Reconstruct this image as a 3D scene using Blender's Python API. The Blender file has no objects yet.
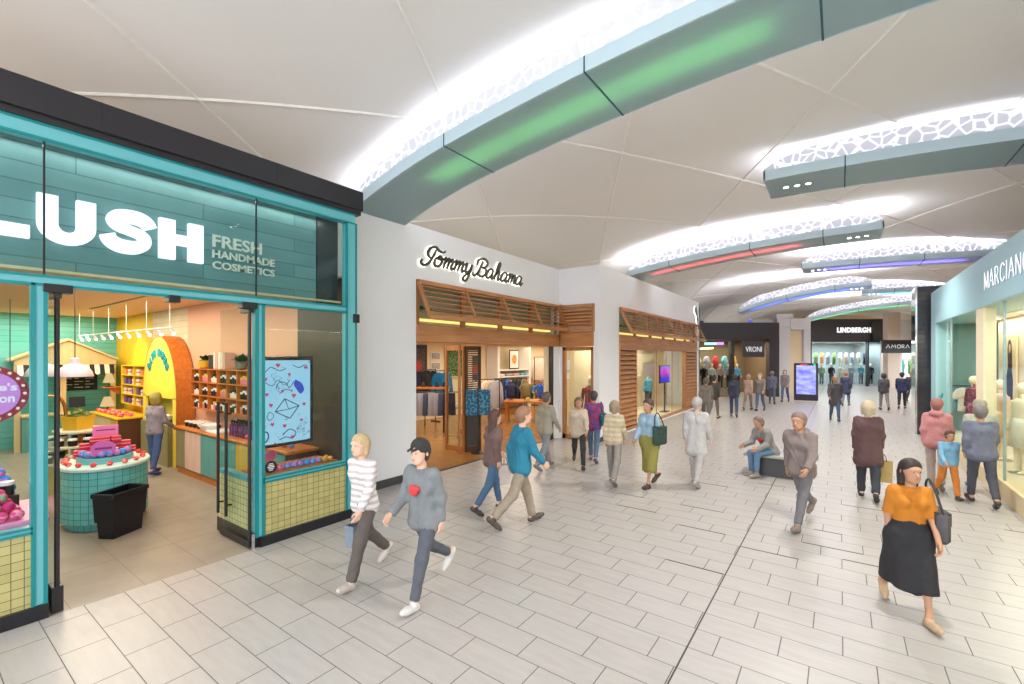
import bpy, math, random
import numpy as np
from mathutils import Vector, Matrix
random.seed(7)
S = bpy.context.scene
COL = S.collection
PI = math.pi
R = math.radians
TH = math.atan(328 / 453.5)          # the camera's turn to the left of the concourse
CT, ST = math.cos(TH), math.sin(TH)
EYE = 2.6
# brightness of the lamp families, the added ambient fill and the exposure
LED, GLOW, DLP, SHOP, WORLD, EXPO = 6.0, 1.0, 5.0, 0.9, 3.15, 0.22

# ------------------------------------------------------------------ materials
class NT:
    """small helper around one node tree"""
    def __init__(s, name):
        s.m = bpy.data.materials.new(name); s.m.use_nodes = True
        s.t = s.m.node_tree; s.n = s.t.nodes; s.n.clear()
        s.out = s.n.new('ShaderNodeOutputMaterial')
    def node(s, typ, ins=None, **props):
        n = s.n.new(typ)
        for k, v in props.items(): setattr(n, k, v)
        for k, v in (ins or {}).items(): s.put(n.inputs[k], v)
        return n
    def put(s, sock, v):
        if isinstance(v, bpy.types.NodeSocket): s.t.links.new(v, sock)
        else:
            if isinstance(v, (tuple, list)) and len(v) == 3 and sock.type == 'RGBA': v = (*v, 1)
            sock.default_value = v
    def math(s, op, a, b=0.0, c=0.0):
        n = s.n.new('ShaderNodeMath'); n.operation = op
        s.put(n.inputs[0], a); s.put(n.inputs[1], b); s.put(n.inputs[2], c)
        return n.outputs[0]
    def coords(s, kind='Object'):
        return s.n.new('ShaderNodeTexCoord').outputs[kind]
    def xyz(s, vec=None):
        n = s.node('ShaderNodeSeparateXYZ', {0: vec if vec is not None else s.coords()})
        return n.outputs[0], n.outputs[1], n.outputs[2]
    def comb(s, a, b, c=0.0):
        return s.node('ShaderNodeCombineXYZ', {0: a, 1: b, 2: c}).outputs[0]
    def noise(s, scale, vec=None, detail=3.0, out=0):
        ins = {'Scale': scale, 'Detail': detail}
        ins['Vector'] = vec if vec is not None else s.coords()
        return s.node('ShaderNodeTexNoise', ins).outputs[out]
    def mix(s, f, a, b, mode='MIX'):
        n = s.n.new('ShaderNodeMix'); n.data_type = 'RGBA'; n.blend_type = mode
        s.put(n.inputs[0], f); s.put(n.inputs[6], a); s.put(n.inputs[7], b)
        return n.outputs[2]
    def bsdf(s, color, rough=.5, metal=0.0, bump=None, strength=.3, dist=.01, **kw):
        p = s.node('ShaderNodeBsdfPrincipled', {'Base Color': color, 'Roughness': rough, 'Metallic': metal})
        for k, v in kw.items(): s.put(p.inputs[k.replace('_', ' ')], v)
        if bump is not None:
            b = s.node('ShaderNodeBump', {'Height': bump, 'Strength': strength, 'Distance': dist})
            s.t.links.new(b.outputs[0], p.inputs['Normal'])
        s.t.links.new(p.outputs[0], s.out.inputs[0])
        return p
    def surface(s, sock): s.t.links.new(sock, s.out.inputs[0])

def lin(c):
    """sRGB 0-255 to linear"""
    return tuple((x / 255 / 12.92) if x / 255 <= .04045 else ((x / 255 + .055) / 1.055) ** 2.4 for x in c)
_pm = {}
def PM(name, rgb, rough=.5, metal=0.0, var=.08, scale=9.0, bump=0.0):
    """plain material with a gentle procedural mottling; rgb is sRGB 0-255"""
    key = (name, rgb, rough, metal)
    if key in _pm: return _pm[key]
    t = NT(name); c = lin(rgb)
    nz = t.noise(scale)
    a = tuple(max(0, x * (1 - var)) for x in c); b = tuple(min(1, x * (1 + var)) for x in c)
    t.bsdf(t.mix(nz, a, b), rough, metal, bump=t.noise(scale * 12) if bump else None, strength=bump)
    _pm[key] = t.m
    return t.m
def EM(name, rgb, strength):
    key = ('em', name, rgb, strength)
    if key in _pm: return _pm[key]
    t = NT(name)
    e = t.node('ShaderNodeEmission', {'Color': (*lin(rgb), 1), 'Strength': strength})
    t.surface(e.outputs[0]); _pm[key] = t.m
    return t.m
def GLASS(name, tint=(235, 245, 245), refl=1.0):
    t = NT(name)
    tr = t.node('ShaderNodeBsdfTransparent', {'Color': (*lin(tint), 1)})
    gl = t.node('ShaderNodeBsdfGlossy', {'Color': (1, 1, 1, 1), 'Roughness': .02})
    bf = t.n.new('ShaderNodeNewGeometry').outputs['Backfacing']
    fr = t.node('ShaderNodeFresnel', {'IOR': t.math('MULTIPLY_ADD', bf, 1 / 1.45 - 1.45, 1.45)})   # same reflection on both faces of the pane
    f = t.math('MULTIPLY', fr.outputs[0], refl)
    mx = t.node('ShaderNodeMixShader', {0: f, 1: tr.outputs[0], 2: gl.outputs[0]})
    t.surface(mx.outputs[0])
    return t.m
def FABRIC(name, rgb, rgb2=None, stripe=None):
    t = NT(name); c = lin(rgb)
    nz = t.noise(14.0, detail=4.0)
    d = tuple(x * .82 for x in c); l = tuple(min(1, x * 1.12) for x in c)
    base = t.mix(nz, d, l)
    if rgb2 is not None:
        x, y, z = t.xyz()
        if stripe:
            f = t.math('GREATER_THAN', t.math('FRACT', t.math('MULTIPLY', z, stripe)), .55)
        else:
            v = t.node('ShaderNodeTexVoronoi', {'Scale': 16.0, 'Vector': t.coords()})
            f = t.math('GREATER_THAN', v.outputs['Distance'], .58)
        base = t.mix(f, base, lin(rgb2) + (1,))
    t.bsdf(base, .85, bump=t.noise(9.0), strength=.35, dist=.02)
    return t.m
def WOOD(name, rgb, rgb2, axis='y', rough=.45, scale=1.0):
    t = NT(name); x, y, z = t.xyz()
    sx, sy, sz = {'x': (1.2, 14, 14), 'y': (14, 1.2, 14), 'z': (14, 14, 1.2)}[axis]
    v = t.comb(t.math('MULTIPLY', x, sx * scale), t.math('MULTIPLY', y, sy * scale), t.math('MULTIPLY', z, sz * scale))
    n = t.noise(1.0, v, 5.0)
    f = t.math('MULTIPLY_ADD', n, 1.8, -.4)
    n2 = t.node('ShaderNodeClamp', {0: f}).outputs[0]
    t.bsdf(t.mix(n2, lin(rgb), lin(rgb2)), rough, bump=n, strength=.12)
    return t.m
def GRIDTILE(name, rgb, grout, size, plane='yz', rough=.25, radius=None):
    t = NT(name); x, y, z = t.xyz()
    if plane == 'yz': a = y
    elif plane == 'xz': a = x
    else: a = t.math('MULTIPLY', t.math('ARCTAN2', y, x), radius)
    def line(q):
        f = t.math('FRACT', t.math('DIVIDE', q, size))
        return t.math('LESS_THAN', f, .07)
    g = t.math('MAXIMUM', line(a), line(z))
    cell = t.comb(t.math('FLOOR', t.math('DIVIDE', a, size)), t.math('FLOOR', t.math('DIVIDE', z, size)))
    w = t.node('ShaderNodeTexWhiteNoise', {'Vector': cell}).outputs[0]
    c = lin(rgb)
    tile = t.mix(w, tuple(q * .9 for q in c), tuple(min(1, q * 1.08) for q in c))
    t.bsdf(t.mix(g, tile, lin(grout)), rough, bump=g, strength=-.2)
    return t.m

# ------------------------------------------------------------------ mesh builder
class MB:
    def __init__(s): s.v = []; s.f = []; s.mi = []; s.cur = 0
    def add(s, vs, fs):
        o = len(s.v); s.v.extend(tuple(map(float, p)) for p in vs)
        for f in fs: s.f.append(tuple(o + i for i in f)); s.mi.append(s.cur)
        return s
    def box(s, x0, x1, y0, y1, z0, z1):
        vs = [(x, y, z) for z in (z0, z1) for y in (y0, y1) for x in (x0, x1)]
        return s.add(vs, [(0, 2, 3, 1), (4, 5, 7, 6), (0, 1, 5, 4), (2, 6, 7, 3), (0, 4, 6, 2), (1, 3, 7, 5)])
    def bbox(s, x0, x1, y0, y1, z0, z1, b=.01):
        """box with chamfered edges"""
        b = min(b, (x1 - x0) / 2.2, (y1 - y0) / 2.2, (z1 - z0) / 2.2)
        X, Y, Z = (x0, x1), (y0, y1), (z0, z1)
        idx = {}; vs = []
        for i in (0, 1):
            for j in (0, 1):
                for k in (0, 1):
                    sx, sy, sz = (1, -1)[i], (1, -1)[j], (1, -1)[k]
                    for ax in range(3):
                        p = [X[i] + (b * sx if ax != 0 else 0), Y[j] + (b * sy if ax != 1 else 0), Z[k] + (b * sz if ax != 2 else 0)]
                        idx[(i, j, k, ax)] = len(vs); vs.append(p)
        fs = []
        for i in (0, 1):
            q = [idx[(i, j, k, 0)] for j, k in ((0, 0), (1, 0), (1, 1), (0, 1))]; fs.append(tuple(q if i else q[::-1]))
            q = [idx[(j, i, k, 1)] for j, k in ((0, 0), (1, 0), (1, 1), (0, 1))]; fs.append(tuple(q[::-1] if i else q))
            q = [idx[(j, k, i, 2)] for j, k in ((0, 0), (1, 0), (1, 1), (0, 1))]; fs.append(tuple(q if i else q[::-1]))
        for j in (0, 1):
            for k in (0, 1):
                fs.append((idx[(0, j, k, 1)], idx[(1, j, k, 1)], idx[(1, j, k, 2)], idx[(0, j, k, 2)]))
                fs.append((idx[(j, 0, k, 0)], idx[(j, 1, k, 0)], idx[(j, 1, k, 2)], idx[(j, 0, k, 2)]))
                fs.append((idx[(j, k, 0, 0)], idx[(j, k, 1, 0)], idx[(j, k, 1, 1)], idx[(j, k, 0, 1)]))
        for i in (0, 1):
            for j in (0, 1):
                for k in (0, 1): fs.append((idx[(i, j, k, 0)], idx[(i, j, k, 1)], idx[(i, j, k, 2)]))
        return s.add(vs, fs)
    def hexa(s, bot, top):
        """eight corners: four of the bottom, four of the top, same order"""
        return s.add(list(bot) + list(top), [(3, 2, 1, 0), (4, 5, 6, 7), (0, 1, 5, 4), (1, 2, 6, 5), (2, 3, 7, 6), (3, 0, 4, 7)])
    def bar(s, p, q, w, h, up=(0, 0, 1)):
        p, q = Vector(p), Vector(q); d = (q - p).normalized(); u = Vector(up)
        a = d.cross(u)
        if a.length < 1e-4: a = d.cross(Vector((1, 0, 0)))
        a.normalize(); u = a.cross(d).normalized()
        c = [(-w / 2, -h / 2), (w / 2, -h / 2), (w / 2, h / 2), (-w / 2, h / 2)]
        return s.hexa([p + a * i + u * j for i, j in c], [q + a * i + u * j for i, j in c])
    def tube(s, pts, r, n=8, caps=True):
        pts = [Vector(p) for p in pts]; rs = r if isinstance(r, (list, tuple)) else [r] * len(pts)
        vs = []; fs = []; prev = None
        for i, p in enumerate(pts):
            d = (pts[min(i + 1, len(pts) - 1)] - pts[max(i - 1, 0)]).normalized()
            if prev is None:
                a = d.cross(Vector((0, 0, 1)))
                if a.length < 1e-3: a = d.cross(Vector((1, 0, 0)))
            else: a = prev - d * prev.dot(d)
            a.normalize(); prev = a; b = d.cross(a)
            for k in range(n):
                t = 2 * PI * k / n
                vs.append(p + (a * math.cos(t) + b * math.sin(t)) * rs[i])
        for i in range(len(pts) - 1):
            for k in range(n):
                fs.append((i * n + k, i * n + (k + 1) % n, (i + 1) * n + (k + 1) % n, (i + 1) * n + k))
        if caps: fs.append(tuple(range(n))[::-1]); fs.append(tuple((len(pts) - 1) * n + k for k in range(n)))
        return s.add(vs, fs)
    def lathe(s, prof, c=(0, 0, 0), n=16, sx=1.0, sy=1.0):
        """prof: (radius, z) from bottom to top"""
        vs = []; fs = []; m = len(prof)
        for r, z in prof:
            for k in range(n):
                t = 2 * PI * k / n
                vs.append((c[0] + r * sx * math.cos(t), c[1] + r * sy * math.sin(t), c[2] + z))
        for i in range(m - 1):
            for k in range(n):
                fs.append((i * n + k, i * n + (k + 1) % n, (i + 1) * n + (k + 1) % n, (i + 1) * n + k))
        if prof[0][0] > 1e-4: fs.append(tuple(range(n))[::-1])
        if prof[-1][0] > 1e-4: fs.append(tuple((m - 1) * n + k for k in range(n)))
        return s.add(vs, fs)
    def ball(s, c, r, n=12, m=7, sx=1., sy=1., sz=1.):
        prof = [(r * math.sin(PI * i / m), -r * sz * math.cos(PI * i / m)) for i in range(m + 1)]
        return s.lathe([(max(a, 1e-5), z) for a, z in prof], c, n, sx, sy)
    def prism(s, poly, fn, d0, d1):
        """2-D outline (counter-clockwise) mapped by fn(a, b, depth) and thickened from d0 to d1"""
        n = len(poly)
        vs = [fn(a, b, d0) for a, b in poly] + [fn(a, b, d1) for a, b in poly]
        fs = [tuple(range(n))[::-1], tuple(range(n, 2 * n))]
        fs += [(i, (i + 1) % n, n + (i + 1) % n, n + i) for i in range(n)]
        return s.add(vs, fs)
    def ribbon(s, pts, w, fn, d0, d1):
        """flat stroke along a 2-D polyline; w is a width or a list of widths"""
        n = len(pts); ws = w if isinstance(w, (list, tuple)) else [w] * n
        L, Rr = [], []
        for i, (x, y) in enumerate(pts):
            a = pts[max(i - 1, 0)]; b = pts[min(i + 1, n - 1)]
            dx, dy = b[0] - a[0], b[1] - a[1]; l = math.hypot(dx, dy) or 1
            nx, ny = -dy / l * ws[i] / 2, dx / l * ws[i] / 2
            L.append((x + nx, y + ny)); Rr.append((x - nx, y - ny))
        vs = []
        for i in range(n): vs += [fn(*L[i], d0), fn(*Rr[i], d0), fn(*Rr[i], d1), fn(*L[i], d1)]
        fs = []
        for i in range(n - 1):
            o = 4 * i
            for k in range(4): fs.append((o + k, o + (k + 1) % 4, o + 4 + (k + 1) % 4, o + 4 + k))
        fs += [(3, 2, 1, 0), tuple(4 * (n - 1) + k for k in range(4))]
        return s.add(vs, fs)
    def build(s, name, mat, parent=None, smooth=False, angle=.7, loc=None, rz=0.0):
        me = bpy.data.meshes.new(name); me.from_pydata(s.v, [], s.f); me.validate(); me.update()
        mats = mat if isinstance(mat, (list, tuple)) else [mat]
        for m in mats: me.materials.append(m)
        if len(mats) > 1 and len(me.polygons) == len(s.mi): me.polygons.foreach_set('material_index', s.mi)
        if smooth:
            me.polygons.foreach_set('use_smooth', [True] * len(me.polygons))
            me.set_sharp_from_angle(angle=angle)
        o = bpy.data.objects.new(name, me); COL.objects.link(o)
        if loc is not None: o.location = loc
        o.rotation_euler.z = rz
        if parent is not None: o.parent = parent
        return o

def thing(name, label, cat, loc=(0, 0, 0), rz=0.0, group=None, kind=None):
    o = bpy.data.objects.new(name, None); COL.objects.link(o)
    o.empty_display_size = .1
    o.location = loc; o.rotation_euler.z = rz
    return tag(o, label, cat, group, kind)
def tag(o, label=None, cat=None, group=None, kind=None):
    if label: o['label'] = label
    if cat: o['category'] = cat
    if group: o['group'] = group
    if kind: o['kind'] = kind
    return o
def struct(o, label=None, cat=None):
    o['kind'] = 'structure'
    if label: o['label'] = label
    if cat: o['category'] = cat
    return o
def copy_tree(o, parent=None, kids=None):
    c = o.copy(); COL.objects.link(c)
    if parent is not None: c.parent = parent
    for ch in (KIDS.get(o.name, []) if kids is None else kids): copy_tree(ch, c)
    return c
KIDS = {}
def remember(root):
    """children of a prototype, looked up once"""
    for ch in list(root.children):
        KIDS.setdefault(root.name, []).append(ch); remember(ch)
    return root
def dup(root, loc=None, rz=None, label=None, group=None, cat=None, scale=None):
    c = copy_tree(root)
    if loc is not None: c.location = loc
    if rz is not None: c.rotation_euler.z = rz
    if scale is not None: c.scale = scale
    return tag(c, label, cat, group)
ORD = ['first', 'second', 'third', 'fourth', 'fifth', 'sixth', 'seventh', 'eighth', 'ninth', 'tenth', 'eleventh', 'twelfth', 'thirteenth', 'fourteenth', 'fifteenth', 'sixteenth']

# sign planes: (along, up, out of the wall) to the place
def on_left(x, y0, z0):  return lambda a, b, d: (x + d, y0 + a, z0 + b)      # wall that faces +X, reading along +Y
def on_right(x, y0, z0): return lambda a, b, d: (x - d, y0 - a, z0 + b)      # wall that faces -X, reading along -Y
def on_face(y, x0, z0):  return lambda a, b, d: (x0 + a, y - d, z0 + b)      # wall that faces -Y, reading along +X
def FW(s, d, z=0.0):
    """place on the diagonal far fronts: s to the right, d away from the viewpoint"""
    return (CT * s - ST * d, ST * s + CT * d, z)

def text_mesh(mb, txt, fn, w, h, d0, d1, bold=0.0, spacing=1.0):
    cu = bpy.data.curves.new('lettering', 'FONT'); cu.body = txt; cu.size = 1; cu.offset = bold; cu.space_character = spacing
    cu.extrude = .5; cu.resolution_u = 3
    ob = bpy.data.objects.new('lettering', cu); COL.objects.link(ob)
    dg = bpy.context.evaluated_depsgraph_get(); dg.update()
    me = bpy.data.meshes.new_from_object(ob.evaluated_get(dg))
    vs = [v.co.copy() for v in me.vertices]; fs = [tuple(p.vertices) for p in me.polygons]
    bpy.data.objects.remove(ob); bpy.data.curves.remove(cu); bpy.data.meshes.remove(me)
    x0 = min(v.x for v in vs); x1 = max(v.x for v in vs); y0 = min(v.y for v in vs); y1 = max(v.y for v in vs)
    mb.add([fn((v.x - x0) / (x1 - x0) * w, (v.y - y0) / (y1 - y0) * h, d0 if v.z < 0 else d1) for v in vs], fs)
def spline(pts, n=8):
    """Catmull-Rom through 2-D points"""
    P = [pts[0]] + list(pts) + [pts[-1]]; out = []
    for i in range(1, len(P) - 2):
        p0, p1, p2, p3 = P[i - 1], P[i], P[i + 1], P[i + 2]
        for k in range(n):
            t = k / n
            out.append(tuple(.5 * (2 * p1[j] + (p2[j] - p0[j]) * t + (2 * p0[j] - 5 * p1[j] + 4 * p2[j] - p3[j]) * t * t + (3 * p1[j] - p0[j] - 3 * p2[j] + p3[j]) * t ** 3) for j in range(len(p1))))
    out.append(tuple(pts[-1]))
    return out
def area(name, loc, sx, sy, power, color=(1, 1, 1), rot=(0, 0, 0)):
    l = bpy.data.lights.new(name, 'AREA'); l.shape = 'RECTANGLE'; l.size = sx; l.size_y = sy; l.energy = power; l.color = color
    o = bpy.data.objects.new(name, l); COL.objects.link(o); o.location = loc; o.rotation_euler = rot
    return o
def spot(name, loc, target, power, angle=60, color=(1, 1, 1), size=.05, blend=.6):
    l = bpy.data.lights.new(name, 'SPOT'); l.energy = power; l.spot_size = R(angle); l.spot_blend = blend; l.color = color; l.shadow_soft_size = size
    o = bpy.data.objects.new(name, l); COL.objects.link(o); o.location = loc
    o.rotation_euler = (Vector(target) - Vector(loc)).to_track_quat('-Z', 'Y').to_euler()
    return o
# ------------------------------------------------------------------ shared materials
M_black = PM('black_metal', (28, 27, 30), .35)
M_matte_black = PM('matte_black', (22, 22, 24), .6)
M_fascia = PM('charcoal_fascia', (32, 30, 35), .45, var=.05, scale=2)
M_teal = PM('teal_frame', (100, 174, 182), .3, var=.03, scale=2)
M_teal_dark = PM('teal_frame_edge', (0, 128, 132), .3, var=.03, scale=2)
M_white_wall = PM('white_plaster', (234, 235, 239), .75, var=.02, scale=2, bump=.03)
M_cream = PM('cream_paint', (226, 205, 170), .7, var=.03)
M_chrome = PM('chrome', (200, 200, 205), .15, 1.0)
M_glass = GLASS('clear_glass', (240, 248, 248), .4)
M_glass_green = GLASS('greenish_glass', (220, 238, 236), .7)
M_timber = WOOD('oiled_timber', (164, 104, 60), (204, 146, 94), 'y')
M_timber_x = WOOD('oiled_timber_cross', (164, 104, 60), (204, 146, 94), 'x')
M_timber_z = WOOD('oiled_timber_upright', (156, 98, 54), (194, 136, 84), 'z')
M_orange_wood = WOOD('orange_wood', (176, 96, 30), (204, 124, 46), 'x')
M_beige_wood = WOOD('beige_wood', (206, 178, 128), (226, 200, 150), 'z')
M_white = PM('white_paint', (232, 232, 230), .5, var=.02)

# ------------------------------------------------------------------ floor
def floor_material():
    t = NT('mall_tiles'); x, y, z = t.xyz()
    P, L = .333, .69
    q = t.math('DIVIDE', t.math('SUBTRACT', y, 4.55), P)
    row = t.math('FLOOR', q); fy = t.math('FRACT', q)
    xs = t.math('ADD', t.math('ADD', x, 1.82), t.math('MULTIPLY', row, .23))
    u = t.math('DIVIDE', xs, L); cl = t.math('FLOOR', u); fx = t.math('FRACT', u)
    def edge(f, size, w):
        d = t.math('MULTIPLY', t.math('SUBTRACT', .5, t.math('ABSOLUTE', t.math('SUBTRACT', f, .5))), size)
        return t.math('LESS_THAN', d, w)
    g = t.math('MAXIMUM', edge(fx, L, .0042), edge(fy, P, .0036))
    w = t.node('ShaderNodeTexWhiteNoise', {'Vector': t.comb(row, cl)}).outputs[0]
    streak = t.noise(1.0, t.comb(t.math('MULTIPLY', x, 3.0), t.math('MULTIPLY', y, 16.0), w), 5.0)
    cloud = t.noise(.9, t.comb(x, y), 3.0)
    c = t.mix(streak, lin((156, 150, 147)), lin((184, 179, 176)))
    c = t.mix(t.math('MULTIPLY', w, .35), c, lin((176, 171, 168)) + (1,))
    c = t.mix(t.math('MULTIPLY', cloud, .22), c, lin((176, 169, 164)) + (1,))
    c = t.mix(g, c, lin((92, 86, 84)) + (1,))
    rg = t.math('MULTIPLY_ADD', g, .4, .3)
    t.bsdf(c, rg, bump=t.math('SUBTRACT', 1.0, g), strength=.15, dist=.004)
    return t.m
M_floor = floor_material()
struct(MB().box(-6.42, 9, -6, 62, -.1, 0).build('floor', M_floor), 'pale stone tiles of the concourse laid in running bond', 'floor')
struct(MB().box(-7.4, -6.42, 4.5, 25, -.1, 0).box(-16, -6.42, 25, 62, -.1, 0).build('floor_left', M_floor), 'pale stone tiles in front of the white shopfront recess', 'floor')

def shop_floor_material():
    t = NT('grey_shop_tiles'); x, y, z = t.xyz()
    def ln(q, size, off): return t.math('LESS_THAN', t.math('FRACT', t.math('DIVIDE', t.math('ADD', q, off), size)), .008)
    g = t.math('MAXIMUM', ln(x, 1.2, .35), ln(y, .62, .12))
    n = t.noise(2.2, detail=6.0)
    c = t.mix(n, lin((126, 116, 106)), lin((164, 154, 142)))
    t.bsdf(t.mix(g, c, lin((92, 86, 80))), .35)
    return t.m
struct(MB().box(-19.2, -6.42, -3, 4.5, -.1, .0).build('floor_shop', shop_floor_material()), 'grey stone tiles inside the teal shop', 'floor')
def plank_floor():
    t = NT('honey_plank_floor'); x, y, z = t.xyz()
    row = t.math('FLOOR', t.math('DIVIDE', y, .14))
    w = t.node('ShaderNodeTexWhiteNoise', {'Vector': t.comb(row, t.math('FLOOR', t.math('ADD', t.math('DIVIDE', x, 1.5), t.math('MULTIPLY', row, .37))))}).outputs[0]
    n = t.noise(1.0, t.comb(t.math('MULTIPLY', x, 2.5), t.math('MULTIPLY', y, 22.0), w), 4.0)
    g = t.math('LESS_THAN', t.math('FRACT', t.math('DIVIDE', y, .14)), .04)
    c = t.mix(n, lin((122, 82, 40)), lin((172, 126, 70)))
    c = t.mix(t.math('MULTIPLY', w, .4), c, lin((170, 116, 54)) + (1,))
    t.bsdf(t.mix(g, c, lin((86, 54, 26))), .22)
    return t.m
M_plank = plank_floor()
struct(MB().box(-16, -7.4, 4.6, 25, -.1, .002).build('floor_boards', M_plank), 'honey coloured board floor inside the white fronted shop', 'floor')
struct(MB().box(-7.42, -7.36, 6.66, 12.5, 0, .012).build('trim_1', M_black), 'dark threshold strip between boards and tiles', 'trim')
# open expansion joints: dark strips set in the tile lines, and the long one down the concourse
fj = PM('dark_joint_filler', (70, 62, 58), .7)
joint = MB().box(-1.118, -1.104, -6, 60, -.01, .0015)
struct(joint.build('trim_2', fj), 'long dark expansion joint running down the concourse', 'trim')
slots = [(-1.10, -.44, 6.881), (-1.81, -1.13, 5.882), (-2.03, -1.36, 7.214), (-2.27, -1.58, 8.213), (-3.17, -2.49, 7.547), (-3.42, -2.94, 8.213), (-2.47, -1.81, 9.878), (-1.38, -.9, 10.544), (-.43, .24, 7.547), (-.32, .03, 8.213), (.03, .47, 7.214), (.03, .71, 9.878), (1.42, 1.89, 10.544), (2.0, 2.3, 9.878)]
sm = MB()
for a, b, yy in slots: sm.box(a, b, yy - .012, yy + .012, -.01, .0015)
struct(sm.build('trim_3', fj), 'short dark strips set into the tile joints of the floor', 'trim')

# ------------------------------------------------------------------ ceiling
def zc(x):
    return 6.9 - 1.95 * abs((x + 1) / 8.5) ** 3
xs = [-9.5 + 15.2 * (.5 - .5 * math.cos(PI * i / 64)) for i in range(65)]
ys = [-1.2 + 2.0 * j for j in range(33)]
cm = MB()
vs = [(x, y, zc(x)) for y in ys for x in xs]
nx = len(xs)
cm.add(vs, [(j * nx + i, j * nx + i + nx, j * nx + i + 1 + nx, j * nx + i + 1) for j in range(len(ys) - 1) for i in range(nx - 1)])
vs2 = [(x, y, zc(x) + .15) for y in ys for x in xs]
cm.add(vs2, [(j * nx + i, j * nx + i + 1, j * nx + i + 1 + nx, j * nx + i + nx) for j in range(len(ys) - 1) for i in range(nx - 1)])
M_ceiling = PM('vault_plaster', (226, 222, 219), .85, var=.012, scale=.6)
struct(cm.build('ceiling', M_ceiling, smooth=True), 'smooth off-white vaulted ceiling over the concourse', 'ceiling')
rib = MB()
for k in range(-4, 11):
    for sg in (1, -1):
        pts = []
        for i in range(61):
            x = -9.4 + 15.0 * i / 60
            y = 8.96 + 6.44 * k + sg * (x + .16) * 3.22 / 1.75
            if -1.1 < y < 60: pts.append((x, y, zc(x) - .008))
        if len(pts) > 3: rib.tube(pts, .022, 5)
struct(rib.build('trim_4', PM('ceiling_rib', (232, 228, 222), .6), smooth=True), 'thin raised ribs crossing diagonally over the vaulted ceiling', 'trim')

# ------------------------------------------------------------------ light coves
def filigree_material():
    t = NT('pierced_screen')
    v = t.node('ShaderNodeTexVoronoi', {'Scale': 5.5, 'Vector': t.comb(*t.xyz()[::2])}, feature='DISTANCE_TO_EDGE')
    hole = t.math('GREATER_THAN', v.outputs[0], .085)
    d = t.node('ShaderNodeBsdfDiffuse', {'Color': (.9, .9, .92, 1)})
    tl = t.node('ShaderNodeBsdfTranslucent', {'Color': (.9, .9, .92, 1)})
    m1 = t.node('ShaderNodeMixShader', {0: .5, 1: d.outputs[0], 2: tl.outputs[0]})
    tp = t.node('ShaderNodeBsdfTransparent')
    gd = t.node('ShaderNodeBsdfDiffuse', {'Color': (.72, .72, .78, 1)})
    tr = t.node('ShaderNodeMixShader', {0: .2, 1: gd.outputs[0], 2: tp.outputs[0]})      # grey film painted into the openings, so they look dimmer than the backlit ribs
    m = t.node('ShaderNodeMixShader', {0: hole, 1: m1.outputs[0], 2: tr.outputs[0]})
    t.surface(m.outputs[0])
    return t.m
M_fil = filigree_material()
M_cove = PM('pale_blue_cove', (190, 212, 222), .4, var=.03, scale=1)
M_cove_under = None
def under_material():
    t = NT('cove_diffuser')
    c = lin((164, 188, 194)) + (1,)
    p = t.node('ShaderNodeBsdfPrincipled', {'Base Color': c, 'Roughness': .35})
    tl = t.node('ShaderNodeBsdfTranslucent', {'Color': (.8, .85, .85, 1)})
    m = t.node('ShaderNodeMixShader', {0: .35, 1: p.outputs[0], 2: tl.outputs[0]})
    t.surface(m.outputs[0])
    return t.m
M_cove_under = under_material()
M_seam = PM('cove_seam', (40, 92, 104), .6)
M_led = EM('white_cove_led', (236, 240, 255), LED); M_led_far = EM('bright_cove_led', (240, 240, 250), LED * 2.3)
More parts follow.
